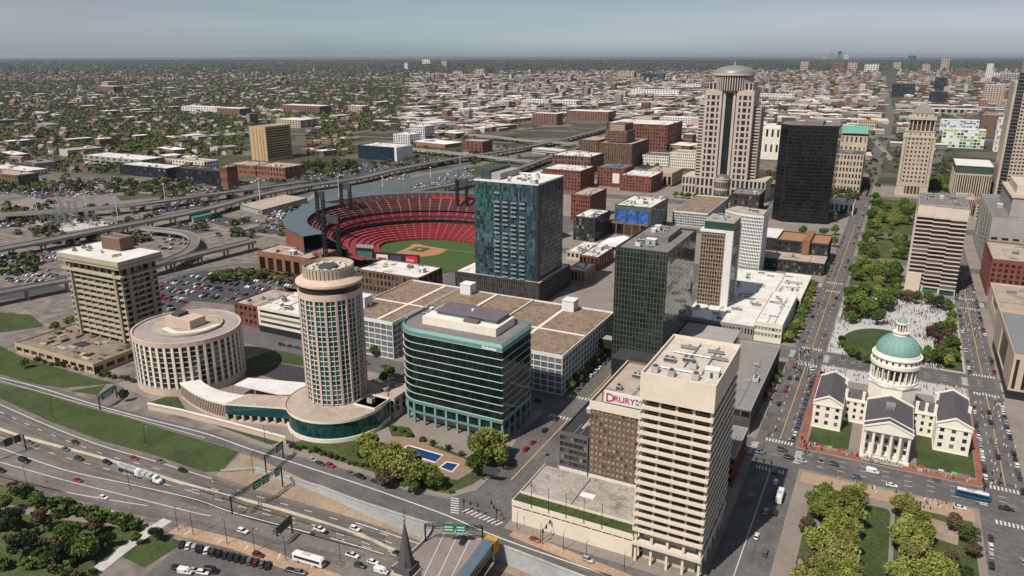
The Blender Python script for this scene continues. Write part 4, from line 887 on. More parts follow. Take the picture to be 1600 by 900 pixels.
for i in range(26):
    x, y = rr.uniform(-476, -410), rr.uniform(256, 282); w_, l_ = rr.choice([(5, 1.6), (1.6, 5), (3, 3), (7, 2)])
    mb.box(x, x + w_, y, y + l_, 6.22, 6.22 + rr.uniform(.4, 1.3) + i * .003, rr.choice([TANC, GREYC, BRICK3, GRASS2]))
mb.box(-446, -436, 268, 275, 6.23, 6.5, ROOFD); mb.done('planter', R)
# --- white lattice garages with brown roof decks
SCREEN = palette('grey garage screen', [(.12, .125, .135), (.16, .165, .17), (.10, .105, .115), (.14, .14, .15)], .5)
building('parking_garage', 'white lattice garage with a brown deck on the corner right of the teal block', 'garage', -205, -148.5, 352, 434, 22.6, wall=WHITE, roof=ROOFB, glass=SCREEN, nf=6, nb=13, ns=18, pf=.09, sf=.14, d=.3, units=0, par=1.0, topb=1.2, proud=0.02)
building('parking_garage', 'white lattice garage with a brown roof deck between the round tower and the teal block', 'garage', -302, -261, 352, 434, 23.4, wall=WHITE, roof=ROOFB, glass=SCREEN, nf=6, nb=9, ns=18, pf=.09, sf=.14, d=.3, units=0, par=1.0, topb=1.2, proud=0.02)
building('parking_garage', 'recessed middle garage with a brown roof deck and white stair huts', 'garage', -260.8, -205.2, 366, 434, 23.0, wall=WHITE, roof=ROOFB, glass=SCREEN, nf=6, nb=12, ns=2, pf=.09, sf=.14, d=.3, units=0, par=.6, topb=1.2, blank=('S',))
for x, y, z, lb in ((-298, 372, 23.4, 'white stair hut on the garage roof beside the round tower'), (-252, 428, 23, 'white stair hut on the garage roof behind the teal block'), (-176, 428, 22.6, 'white stair hut on the garage roof near the mirror-glass tower')):
    R = thing('stair_hut', lb, 'stair hut', x, y, z); mb = MB(); mb.box(x - 4, x + 4, y - 4, y + 4, z + .02, z + 7, WHITE); mb.box(x + 4.002, x + 4.05, y - 1, y + .2, z + .02, z + 2.4, DARKM); mb.box(x - 4.3, x + 4.3, y - 4.3, y + 4.3, z + 7, z + 7.3, WHITE); mb.done('wall', R)
R = thing('roof_walkway', 'pale walkways laid in a grid over the brown garage roofs', 'walkway', -220, 410, 23); mb = MB()
for x in (-274, -232, -180): mb.box(x - 1, x + 1, 355, 433, 22.66 if x > -205 else 23.45, 22.9 if x > -205 else 23.62, STONEW)
for y in (388,): mb.box(-204, -150, y - .9, y + .9, 22.64, 22.87, STONEW); mb.box(-301, -206, y - .9, y + .9, 23.44, 23.59, STONEW)
mb.done('walkway_strip', R)
# --- low office and brick end left of the garages
building('office_block', 'low cream office with dark ribbon windows, behind the round tower', 'office', -372, -312, 352, 388, 17, wall=STONEW, roof=ROOFW, glass=GLASS, nf=3, nb=1, ns=1, pf=.06, sf=.5, base=4.5, basemat=DARKM, units=7, topb=1.2)
building('brick_office', 'red brick office at the end of the low cream block', 'office', -398, -373, 356, 392, 15, wall=BRICK, roof=ROOFT, glass=GLASSB, nf=3, nb=6, ns=8, pf=.4, sf=.45, units=3)
# ------------------------------------------------------------------ old domed courthouse
CX = 12.3
R = thing('courthouse', 'white old courthouse with a green ribbed dome, porticoes and dark slate roofs', 'courthouse', CX, 400, 0)
WS = M('white painted stone', (.70, .65, .56), .75, .06, .2, .06, 1)
wi = Wins(R)
def wing(x0, x1, y0, y1, h, ph, faces, nb, ns, ridge='y', ped=True):
    mb = MB()
    for f in 'FRLB':
        o, u, n, L_ = {'F': ((x0, y0), (1, 0), (0, -1), x1 - x0), 'R': ((x1, y0 + .02), (0, 1), (1, 0), y1 - y0 - .04), 'L': ((x0, y1 - .02), (0, -1), (-1, 0), y1 - y0 - .04), 'B': ((x1, y1), (-1, 0), (0, 1), x1 - x0)}[f]
        q = lambda a, d: (o[0] + u[0] * a - n[0] * d, o[1] + u[1] * a - n[1] * d)
        if f in faces:
            facade(mb, wi, o, u, n, L_, .6, h - 1.6, nb if f in 'FB' else ns, 3, .62, .42, .35, WS, GLASS, proud=0.04)
            mb.obox(o, u, n, -.3, L_ + .3, -.35, .4, h - 1.597, h - .9, WS); mb.obox(o, u, n, -.1, L_ + .1, -.1, .4, h - .897, h, WS); mb.obox(o, u, n, -.15, L_ + .15, -.2, .4, 0, .597, WS)
        else: mb.face([(*q(0, 0), 0), (*q(L_, 0), 0), (*q(L_, 0), h), (*q(0, 0), h)], WS)
    if ped:
        if ridge == 'y':
            xm = (x0 + x1) / 2
            for y, s in ((y0, -1), (y1, 1)):
                a, b = y - .3 * (s < 0) - .0, y + .3 * (s > 0); ya, yb = min(a, b), max(a, b)
                mb.face([(x0 + .3, y + s * .05, h), (x1 - .3, y + s * .05, h), (xm, y + s * .05, h + ph - .4)], WS)
                for sx, xe in ((1, x0 - .4), (-1, x1 + .4)):
                    mb.mesh([(xe, y - .5, h), (xe, y + .5, h), (xm, y + .5, h + ph), (xm, y - .5, h + ph), (xe, y - .5, h + .7), (xe, y + .5, h + .7), (xm, y + .5, h + ph + .7), (xm, y - .5, h + ph + .7)], [(0, 1, 2, 3), (7, 6, 5, 4), (0, 3, 7, 4), (1, 5, 6, 2), (0, 4, 5, 1), (2, 6, 7, 3)], WS)
    mb.done('wall', R)
    rb = MB(); rb.gable(x0, x1, y0 + .5, y1 - .5, h, h + ph, ridge, SLATE); rb.done('roof', R)
wing(CX - 34, CX - 20.5, 376, 411, 14, 3.6, 'FRL', 3, 6)
wing(CX + 20.5, CX + 35, 377, 413, 14, 3.6, 'FRL', 3, 6)
wing(CX - 20.4, CX - 10.2, 390, 402, 13, 3.0, 'F', 3, 2, 'x', False)
wing(CX + 10.2, CX + 20.4, 390, 402, 13, 3.0, 'F', 3, 2, 'x', False)
wing(CX - 10.2, CX + 10.2, 360, 388, 15, 4.2, 'FRL', 5, 4)
wing(CX - 9.5, CX + 9.5, 412, 436, 14.5, 4.0, 'RL', 4, 3)
mb = MB()
for x in np.linspace(CX - 9.2, CX + 9.2, 6): mb.cyl(x, 355.2, 1.6, 13.6, .75, .62, 14, WS); mb.box(x - .9, x + .9, 354.3, 356.1, 13.6, 14.1, WS); mb.box(x - .95, x + .95, 354.25, 356.15, 1.2, 1.6, WS)
mb.box(CX - 10.4, CX + 10.4, 354, 360, 14.1, 15.6, WS); mb.box(CX - 10.4, CX + 10.4, 354, 359.9, .01, 1.2, WS)
mb.face([(CX - 10.3, 354, 15.6), (CX + 10.3, 354, 15.6), (CX, 354, 19.8)], WS)
for s in (-1, 1): mb.mesh([(CX + s * 10.7, 353.6, 15.6), (CX + s * 10.7, 354.4, 15.6), (CX, 354.4, 19.9), (CX, 353.6, 19.9), (CX + s * 10.7, 353.6, 16.3), (CX + s * 10.7, 354.4, 16.3), (CX, 354.4, 20.6), (CX, 353.6, 20.6)], [(0, 1, 2, 3), (7, 6, 5, 4), (0, 3, 7, 4), (1, 5, 6, 2), (0, 4, 5, 1), (2, 6, 7, 3)], WS)
mb.done('portico', R)
rb = MB(); rb.gable(CX - 10.2, CX + 10.2, 354.2, 360.5, 15.6, 19.9, 'y', SLATE); rb.done('roof', R)
mb = MB(); [mb.box(CX - 8, CX + 8, 348.6 + 0 + .6 * i + 1.9, 354, .2 * i, .2 * i + .2, GREYC) for i in range(6)]; mb.done('steps', R)
mb = MB()
for x, y in ((CX - 20, 391), (CX - 12, 391), (CX + 12, 391), (CX + 16, 391), (CX + 20, 391), (CX - 21, 405), (CX + 21, 405), (CX + 34.5, 396)): mb.box(x - .7, x + .7, y - .7, y + .7, 13, 17.3, WS)
mb.box(CX - 2, CX + 2, 372, 377, 17.6, 20.4, STEEL); mb.done('chimneys', R)
# dome
dy = 400
mb = MB(); oc = ring(CX, dy, 11.6, 8, math.pi / 8); mb.prism(oc, 13, 22.5, WS); mb.prism(ring(CX, dy, 12.1, 8, math.pi / 8), 22.5, 23.1, WS)
mb.cyl(CX, dy, 23.1, 24.6, 11.4, n=40, mat=WS); mb.cyl(CX, dy, 24.6, 32.5, 9.4, n=40, mat=WS)
for i in range(24):
    a = 2 * math.pi * i / 24; mb.cyl(CX + 10.7 * math.cos(a), dy + 10.7 * math.sin(a), 24.6, 32.3, .42, .36, 8, WS)
mb.cyl(CX, dy, 32.3, 34.0, 11.7, n=48, mat=WS); mb.cyl(CX, dy, 34.0, 36.6, 11.0, 10.8, 48, WS); mb.cyl(CX, dy, 36.6, 37.3, 11.5, n=48, mat=WS); mb.cyl(CX, dy, 37.3, 38.6, 10.8, 10.6, 48, WS)
mb.done('drum', R)
for i in range(24):
    a = 2 * math.pi * (i + .5) / 24; wi.add((CX + 9.4 * math.cos(a) - .75 * -math.sin(a), dy + 9.4 * math.sin(a) - .75 * math.cos(a)), (-math.sin(a), math.cos(a)), (math.cos(a), math.sin(a)), 0, 1.5, 26, 30.8, -.07, GLASS)
    wi.add((CX + 11 * math.cos(a) + .45 * math.sin(a), dy + 11 * math.sin(a) - .45 * math.cos(a)), (-math.sin(a), math.cos(a)), (math.cos(a), math.sin(a)), 0, .9, 34.6, 35.9, -.06, GLASS)
wi.done()
COPP = M('green copper dome', (.16, .285, .25), .6, .2, .25, .12, 2); 
mb = MB(); mb.dome(CX, dy, 38.6, 9.9, 9.1, COPP, 48, 10, .92)
for i in range(24):
    a = 2 * math.pi * i / 24; pr = None
    for j in range(11):
        t = j / 10 * math.pi / 2 * .92; p = Vector((CX + 10.0 * math.cos(t) * math.cos(a), dy + 10.0 * math.cos(t) * math.sin(a), 38.6 + 9.2 * math.sin(t)))
        if pr is not None: mb.tube(pr, p, .17, COPP, 4)
        pr = p
mb.done('dome', R)
mb = MB(); mb.cyl(CX, dy, 47.2, 48.6, 3.6, 3.4, 24, WS); mb.cyl(CX, dy, 48.6, 49, 3.9, n=24, mat=WS)
for i in range(10):
    a = 2 * math.pi * i / 10; mb.cyl(CX + 2.1 * math.cos(a), dy + 2.1 * math.sin(a), 49, 53, .3, n=8, mat=WS)
mb.cyl(CX, dy, 49, 53, 1.3, n=12, mat=SLATE); mb.cyl(CX, dy, 53, 53.9, 2.8, n=24, mat=WS); mb.dome(CX, dy, 53.9, 2.3, 2.2, COPP, 24, 6); mb.tube((CX, dy, 56), (CX, dy, 58.8), .18, STEEL); mb.dome(CX, dy, 56, .5, .6, M('gilt finial', (.5, .3, .08), .4, metal=.6), 10, 4)
mb.done('lantern', R)
# fence and banners along the brick walk
R = thing('construction_fence', 'low fence hung with coloured banners along the brick walk in front of the courthouse', 'fence', 12, 351, 0)
mb = MB()
for x in np.arange(-22, 49, 3): mb.tube((x, 356.2, .2), (x, 356.2, 1.5), .06, DARKM)
mb.box(-22, 49, 356.17, 356.23, 1.3, 1.42, DARKM); mb.done('rail', R)
BAN = palette('fence banner cloth', [(.5, .05, .05), (.6, .55, .5), (.12, .14, .2), (.55, .3, .08), (.2, .2, .22), (.16, .5, .1), (.45, .1, .12)], .7)
rr = random.Random(3)
for x in np.arange(-20, 46, 2.6):
    if rr.random() < .62: mb = MB(); mb.box(x, x + 2.3, 356.05, 356.1, .35, 1.35, BAN); mb.done('banner', R)
# ------------------------------------------------------------------ tall blue glass apartment tower
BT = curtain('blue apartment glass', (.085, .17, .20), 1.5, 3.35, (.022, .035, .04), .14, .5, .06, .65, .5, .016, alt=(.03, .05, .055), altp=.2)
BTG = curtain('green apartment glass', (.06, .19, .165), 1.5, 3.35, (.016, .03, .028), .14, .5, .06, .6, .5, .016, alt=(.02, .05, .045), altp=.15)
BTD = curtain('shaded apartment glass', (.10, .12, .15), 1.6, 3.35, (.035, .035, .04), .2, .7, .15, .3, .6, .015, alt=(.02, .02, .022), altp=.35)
R = thing('apartment_tower', 'tall blue-green glass apartment tower with stacked balconies beside the ballpark', 'tower', -250, 500, 0)
bx0, bx1, by0, by1, bh = -281, -228, 489, 535, 90
bz = 18
mb = MB(); mb.face([(bx0, by0, bz), (bx0 + 15, by0, bz), (bx0 + 15, by0, bh - 26), (bx0, by0, bh - 26)], BT); mb.face([(bx0, by0, bh - 26), (bx0 + 15, by0, bh - 26), (bx0 + 15, by0, bh), (bx0, by0, bh)], BTG)
mb.face([(bx0 + 15, by0, bz), (bx1, by0, bz), (bx1, by0, bh), (bx0 + 15, by0, bh)], BT); mb.done('glass_facade', R)
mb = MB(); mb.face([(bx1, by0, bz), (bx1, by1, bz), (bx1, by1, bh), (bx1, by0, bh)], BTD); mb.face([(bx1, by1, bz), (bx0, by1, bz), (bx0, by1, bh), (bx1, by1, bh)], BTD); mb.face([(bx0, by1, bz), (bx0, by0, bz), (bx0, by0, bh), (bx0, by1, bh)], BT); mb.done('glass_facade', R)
mb = MB(); mb.box(bx1 - 2.0, bx1 + .25, by0 - .25, by0 + 5, bz, bh - .4, M('dark fin panel', (.03, .032, .036), .4)); mb.done('corner_fin', R)
BALC = M('balcony slab', (.40, .42, .42), .7); BG_ = M('balcony glass front', (.16, .22, .24), .15, spec=.6)
for col in (17.5, 24.5, 31.5, 38.5):
    for k in range(int((bh - bz) / 3.35) - (1 if col < 20 else 3)):
        if (k + int(col)) % 9 == 8: continue
        z = bz + 3.35 * k + .4; mb = MB(); w_ = 4.2
        mb.box(bx0 + col, bx0 + col + w_, by0 - 1.5, by0 - .02, z, z + .25, BALC); mb.box(bx0 + col, bx0 + col + w_, by0 - 1.5, by0 - 1.44, z + .253, z + 1.3, BG_)
        mb.done('balcony', R)
mb = MB(); mb.face([(bx0, by0, bh), (bx1, by0, bh), (bx1, by1, bh), (bx0, by1, bh)], ROOFW); mb.done('roof', R)
mb = MB(); parapet(mb, bx0 - .1, bx1 + .1, by0 - .1, by1 + .1, bh + .003, bh + 1.2, .4, WHITE); mb.done('parapet', R)
mb = MB(); mb.box(bx0 + 1, bx0 + 9, by0 + 9, by1 - 4, bh + .01, bh + 7, M('dark green plant room', (.03, .05, .05), .5)); mb.box(bx0 + 9.1, bx0 + 17, by0 + 10, by1 - 4, bh + .01, bh + 5, GREYC); mb.done('penthouse', R)
rooftop(R, bx0 + 14, bx1, by0, by1, bh + .01, 9, 4)
PODM = M('brown metal cladding', (.065, .055, .052), .6, .15, .2, .1, 2)
R2 = building('tower_podium', 'dark slotted podium wrapped round the foot of the blue glass apartment tower', 'podium', -298, -225, 486.5, 545, 17.6, wall=PODM, roof=ROOFW, glass=palette('podium slot', [(.012, .012, .013), (.03, .03, .03), (.07, .06, .055)], .4), nf=4, nb=40, ns=30, pf=.5, sf=.25, units=3, topb=.6, par=.5)
# ------------------------------------------------------------------ twin hotel slabs with white ends
HG = M('bronze pier', (.27, .20, .14), .6, .1, .2, .1, 2)
R = building('hotel_slab', 'bronze gridded hotel slab with white end piers and a green penthouse', 'hotel', -116, -99.5, 520, 550, 62, wall=HG, roof=ROOFW, glass=GLASSB, nf=19, nb=9, ns=24, pf=.32, sf=.3, d=.6, base=5, basemat=WHITE, topb=2, units=0, proud=.3, par=0)
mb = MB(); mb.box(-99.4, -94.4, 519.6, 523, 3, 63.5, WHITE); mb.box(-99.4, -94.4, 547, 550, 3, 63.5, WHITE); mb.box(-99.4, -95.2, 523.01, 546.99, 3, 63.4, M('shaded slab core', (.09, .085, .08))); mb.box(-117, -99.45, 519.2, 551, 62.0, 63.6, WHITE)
mb.done('white_end_wall', R)
wi = Wins(R, 'window')
mb = MB(); facade(mb, wi, (-94.7, 523.02), (0, 1), (1, 0), 23.9, 6, 61, 1, 19, .03, .28, .4, BEIGE, GLASS); mb.done('side_wall', R); wi.done()
mb = MB(); mb.box(-115, -95, 522, 548, 63.6, 69, M('green glass penthouse', (.03, .065, .05), .2)); mb.box(-115.4, -94.6, 521.6, 548.4, 69, 69.5, GREYC); mb.done('penthouse', R); rooftop(R, -114, -96, 523, 547, 69.5, 5, 8, .8)
# curved rear slab
R = thing('hotel_slab', 'white gridded curved hotel slab standing behind the bronze one', 'hotel', -100, 645, 0)
mb = MB(); wi = Wins(R); cpts = [(-125, 645), (-114, 637), (-103, 633.5), (-92, 634), (-91, 634.2)]; cpts = smooth_path([(-126, 648), (-115, 639), (-104, 634.5), (-92, 634)], 3)
for a, b in zip(cpts, cpts[1:]):
    a, b = Vector(a[:2]), Vector(b[:2]); u = (b - a).normalized(); facade(mb, wi, tuple(a), tuple(u), (u.y, -u.x), (b - a).length, 4, 52, 3, 17, .35, .3, .5, WHITE, GLASSB, proud=0.02)
    mb.obox(tuple(a), tuple(u), (u.y, -u.x), 0, (b - a).length, -.1, 1, 52.003, 54, WHITE)
facade(mb, wi, (-92, 634.4), (0, 1), (1, 0), 26, 4, 52, 8, 17, .35, .3, .5, WHITE, GLASSB, proud=0.02); mb.box(-93, -91.9, 634.4, 660.4, 52.003, 54, WHITE)
pl = [tuple(c[:2]) for c in cpts] + [(-92, 660), (-120, 668)]
mb.face([(*pl[-1], 0), (*pl[0], 0), (*pl[0], 54), (*pl[-1], 54)], WHITE); mb.face([(-92, 660, 0), (-120, 668, 0), (-120, 668, 54), (-92, 660, 54)], WHITE); mb.done('wall', R); wi.done()
mb = MB(); mb.face([(*p, 54) for p in pl], ROOFT); mb.done('roof', R); rooftop(R, -112, -96, 640, 658, 54, 2, 3)
# hotel podium blocks
building('hotel_podium', 'wide low hotel podium with a white flat roof along the avenue', 'podium', -118, -70, 486, 628, 9, wall=M('podium louvres', (.25, .235, .22), .8), roof=ROOFW, glass=GLASS, nf=1, nb=24, ns=40, pf=.5, sf=.3, units=20, par=.7, topb=1.5, base=2)
building('bank_hall', 'cream low corner building with a greenish window band in front of the hotel podium', 'building', -69.8, -52.5, 487, 560, 12.5, wall=STONEW, roof=ROOFW, glass=GLASSG, nf=2, nb=8, ns=14, pf=.2, sf=.45, units=4, base=2, topb=2.2)
building('hotel_podium', 'long low white-roofed annex between the corner building and the street trees', 'podium', -69.8, -50, 561, 629, 9, wall=STONEW, roof=ROOFW, glass=GLASS, nf=1, nb=6, ns=12, pf=.3, sf=.35, units=3)
# ------------------------------------------------------------------ black glass tower with a bowed front
R = thing('black_tower', 'black glass high-rise with a cut corner, right of the domed skyscraper', 'tower', -92, 895, 0)
BK = curtain('black glass', (.016, .016, .02), 1.6, 3.9, (.006, .006, .006), .1, .5, .06, .5, .6, .012)
bp = [(-121, 892), (-108, 880), (-61, 888), (-61, 930), (-121, 930)]
mb = MB(); mb.prism(bp, 0, 104, BK, cap=False); mb.done('glass_facade', R)
mb = MB(); mb.prism(bp, 104, 107, M('black top band', (.012, .012, .013), .4), ROOFG); mb.done('crown_band', R); rooftop(R, -110, -75, 890, 925, 107, 4, 2); mb = MB(); mb.box(-108, -78, 892, 922, 107, 110.5, ROOFG); mb.done('penthouse', R)
building('bank_building', 'dark low office with an orange-brown roof and end wall below the black tower', 'office', -92, -45, 700, 738, 20, wall=M('dark lattice front', (.035, .035, .036), .5), roof=M('orange brown roof', (.30, .15, .075), .9, .2, .2, .2), glass=GLASS, nf=4, nb=18, ns=8, pf=.25, sf=.3, units=0)
building('bank_building', 'lower dark glass front block with a planted terrace below the black tower', 'office', -98, -44, 668, 699, 10, wall=M('dark lattice front', (.035, .035, .036), .5), roof=ROOFT, glass=GLASS, nf=3, nb=26, ns=10, pf=.25, sf=.25, units=2)
R = thing('white_canopy_roof', 'curving white roof over the left part of the orange-roofed office', 'roof', -104, 720, 0); mb = MB(); mb.box(-108, -92.1, 701, 736, 0, 21.5, M('dark lattice front', (.035, .035, .036), .5)); mb.box(-109, -88, 700, 737, 21.5, 22.5, ROOFW); mb.done('wall', R)
mb = MB(); mb.box(-66, -60, 695, 739, 0, 23, BRICK2)
tag(mb.done('orange_end_wall'), 'orange brick slab wall standing through the dark low office', 'wall')
# ------------------------------------------------------------------ domed federal courthouse skyscraper
R = thing('domed_skyscraper', 'tall pinkish stone skyscraper with a round domed crown and stacked window bays', 'skyscraper', -197, 1015, 0)
FS = M('pinkish stone', (.45, .37, .305), .85, .1, .05, .08, .6); FB = M('stone shade band', (.33, .25, .20), .85, .1, .05, .1, .6)
ex, ey = -199.0, 988.0; mb = MB(); wi = Wins(R)
DKG = palette('dark tower glass', [(.02, .025, .03), (.03, .035, .04), (.015, .02, .024)], .12, spec=.6)
for s in (-1, 1):      # two front pylons
    xa = ex + s * 19.5 - 10.5; facade(mb, wi, (xa, ey), (1, 0), (0, -1), 21, 3, 131, 3, 17, .34, .30, .6, FS, DKG, span=FS, end=3.2)
    mb.obox((xa, ey), (1, 0), (0, -1), 0, 21, -.2, .7, 131.003, 137, FS)
    mb.box(xa, xa + 21, ey + .8, ey + 40, 0, 137, FS)
    facade(mb, wi, (xa + 3, ey + 4), (1, 0), (0, -1), 15, 137, 146, 3, 1, .35, .12, .5, FS, DKG); mb.box(xa + 3, xa + 18, ey + 4.7, ey + 36, 137, 146.5, FS)
facade(mb, wi, (ex + 30.05, ey + .02), (0, 1), (1, 0), 38, 30, 131, 9, 26, .14, .42, .9, FS, DKG, span=FS)
mb.box(ex + 30, ex + 38, ey + 9, ey + 34, 0, 118, FS)
facade(mb, wi, (ex + 38.8, ey + 9), (0, 1), (1, 0), 25, 26, 118, 2, 24, .1, .5, .8, FS, DKG, span=FS); facade(mb, wi, (ex + 30.2, ey + 8.2), (1, 0), (0, -1), 8, 26, 118, 1, 24, .08, .5, .8, FS, DKG, span=FS)
facade(mb, wi, (ex - 38.2, ey + 8.2), (1, 0), (0, -1), 8, 26, 118, 1, 24, .08, .5, .8, FS, DKG, span=FS); mb.box(ex - 38, ex - 30, ey + 9, ey + 34, 0, 118, FS)
# recessed centre and its tall dark bay
mb.box(ex - 9.2, ex + 9.2, ey + 4, ey + 40, 0, 140, FS)
for s in (-1, 1): mb.box(ex + s * 6 - 1.5, ex + s * 6 + 1.5, ey + 1.2, ey + 4.1, 30, 136, FS)
mb.box(ex - 9, ex + 9, ey + 2, ey + 4.05, 136, 140, FS)
# podium
for x0_, x1_ in ((ex - 52, ex - 34), (ex + 34, ex + 54)):
    facade(mb, wi, (x0_, ey - 2), (1, 0), (0, -1), x1_ - x0_, 4, 26, 4, 2, .42, .25, .5, FS, DKG); mb.box(x0_, x1_, ey - 1.3, ey + 45, 0, 27.5, FS); mb.obox((x0_, ey - 2), (1, 0), (0, -1), 0, x1_ - x0_, -.2, .6, 26.003, 28, FS)
facade(mb, wi, (ex - 33.9, ey - 1), (1, 0), (0, -1), 67.8, 2, 26, 12, 2, .4, .22, .5, FS, DKG); mb.obox((ex - 33.9, ey - 1), (1, 0), (0, -1), 0, 67.8, -.2, .6, 26.003, 27.5, FS)
facade(mb, wi, (ex + 54.1, ey - 1.9), (0, 1), (1, 0), 46, 4, 26, 8, 2, .42, .25, .5, FS, DKG)
mb.cyl(ex, ey - .5, 0, 27, 10, n=28, mat=FS); mb.cyl(ex, ey - .5, 27, 28.5, 10.6, n=28, mat=FS); mb.dome(ex, ey, 28.5, 9.5, 4.5, M('mauve metal roof', (.15, .12, .13), .5, metal=.3), 28, 5)
for i in range(14):
    a = math.pi + math.pi * (i + .5) / 14; wi.add((ex + 10.05 * math.cos(a) + .8 * math.sin(a), ey - .5 + 10.05 * math.sin(a) - .8 * math.cos(a)), (-math.sin(a), math.cos(a)), (math.cos(a), math.sin(a)), 0, 1.6, 3, 13, -.05, DKG); wi.add((ex + 10.05 * math.cos(a) + .8 * math.sin(a), ey - .5 + 10.05 * math.sin(a) - .8 * math.cos(a)), (-math.sin(a), math.cos(a)), (math.cos(a), math.sin(a)), 0, 1.6, 16, 24, -.05, DKG)
mb.done('wall', R); wi.done()
mb = MB(); mb.face([(ex - 4.4, ey + 3.9, 30), (ex + 4.4, ey + 3.9, 30), (ex + 4.4, ey + 3.9, 134), (ex - 4.4, ey + 3.9, 134)], curtain('dark tall bay glass', (.018, .024, .028), 2.2, 3.6, (.01, .01, .01), .2, .4, .1, .3, .4)); mb.done('tall_window_bay', R)
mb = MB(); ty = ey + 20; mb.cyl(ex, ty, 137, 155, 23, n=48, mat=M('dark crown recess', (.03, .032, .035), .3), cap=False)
for i in range(48):
    a = 2 * math.pi * i / 48; c, s = math.cos(a), math.sin(a); mb.obox((ex + 24 * c + .55 * s, ty + 24 * s - .55 * c), (-s, c), (c, s), 0, 1.1, 0, 1.1, 137, 155, FS)
mb.cyl(ex, ty, 155, 157.5, 25.5, n=48, mat=FS); mb.done('crown_colonnade', R)
mb = MB(); mb.dome(ex, ty, 157.5, 25.2, 9.5, M('grey metal dome', (.23, .22, .205), .45, .12, .1, .1, 1, metal=.2), 48, 8); mb.cyl(ex, ty, 166.7, 171, 1.2, n=10, mat=GREYC); mb.tube((ex, ty, 171), (ex, ty, 176), .2, STEEL); mb.done('dome', R)
# ------------------------------------------------------------------ stacked stone courthouse with the stepped pyramid
R = thing('pyramid_courthouse', 'tall tan stone courthouse tower with a columned temple and stepped pyramid on top', 'courthouse', 18, 1145, 0)
q0, q1, w0, w1 = 1.5, 39, 1126, 1172
mb = MB(); wi = Wins(R)
facade(mb, wi, (q0, w0), (1, 0), (0, -1), q1 - q0, 16, 76, 8, 11, .55, .5, .6, STONE, GLASS, end=4)
for s in 'L': facade(mb, wi, (q0, w1 - .02), (0, -1), (-1, 0), w1 - w0 - .04, 16, 76, 8, 11, .55, .5, .6, STONE, GLASS, end=4)
mb.box(q0 + .8, q1, w0 + .8, w1, 0, 76, STONE); mb.box(q0 - .8, q1 + .8, w0 - .8, w1 + .8, 0, 3, STONE); mb.box(q0 - .3, q1 + .3, w0 - .3, w0 + .79, 13.5, 15.99, STONE)
mb.box(q0, q0 + 10, w0, w0 + .79, 3, 13.5, STONE); mb.box(q1 - 10, q1, w0, w0 + .79, 3, 13.5, STONE); mb.box(q0, q0 + .79, w0 + .8, w1, 3, 15.98, STONE)
for i in range(4): mb.cyl(q0 + 12.5 + i * 4.2, w0 - .1, 3, 13.5, .7, n=10, mat=STONE)
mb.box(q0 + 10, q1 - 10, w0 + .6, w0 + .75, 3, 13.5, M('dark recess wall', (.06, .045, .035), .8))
mb.box(q0 - .6, q1 + .6, w0 - .6, w1 + .6, 76.003, 78, STONE); mb.box(q0 + 2, q1 - 2, w0 + 2, w1 - 2, 78, 84, STONE); mb.box(q0 + 1.4, q1 - 1.4, w0 + 1.4, w1 - 1.4, 84, 85, STONE)
for i in range(5): wi.add((q0 + 2, w0 + 2), (1, 0), (0, -1), 5 + i * 5.6, 6.6 + i * 5.6, 79.5, 82, -.05, GLASS)
mb.done('wall', R); wi.done()
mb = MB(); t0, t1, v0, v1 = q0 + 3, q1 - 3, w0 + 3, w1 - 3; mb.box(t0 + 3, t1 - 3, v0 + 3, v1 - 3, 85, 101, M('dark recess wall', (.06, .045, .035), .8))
for i in range(7): mb.cyl(t0 + 1 + i * (t1 - t0 - 2) / 6, v0 + 1.2, 85, 99, .85, .75, 12, STONE)
for i in range(1, 8): mb.cyl(t0 + 1.2, v0 + 1 + i * (v1 - v0 - 2) / 7, 85, 99, .85, .75, 12, STONE); mb.cyl(t1 - 1.2, v0 + 1 + i * (v1 - v0 - 2) / 7, 85, 99, .85, .75, 12, STONE)
mb.box(t0 - .6, t1 + .6, v0 - .6, v1 + .6, 99, 102.5, STONE); mb.box(t0 + 3, t1 - 3, v0 + 3, v1 - 3, 102.5, 107, STONE)
for i in range(3): mb.box(t0 + 9 + i * 5, t0 + 10.4 + i * 5, v0 + 2.9, v0 + 3.0, 103.3, 106, DARKM)
mb.done('temple', R)
mb = MB(); n = 10; PYR = M('grey pyramid roof', (.27, .255, .225), .8, .12, .1, .1, 1)
for k in range(n):
    f = k / n * .8; cx, cy2 = (t0 + t1) / 2, (v0 + v1) / 2; hx, hy = (t1 - t0) / 2 - 2.5, (v1 - v0) / 2 - 2.5; mb.box(cx - hx * (1 - f), cx + hx * (1 - f), cy2 - hy * (1 - f), cy2 + hy * (1 - f), 107 + k * 1.15, 107 + (k + 1) * 1.15, PYR)
mb.box(cx - 2.5, cx + 2.5, cy2 - 2.5, cy2 + 2.5, 118.5, 121.5, STONE); mb.done('pyramid_roof', R)
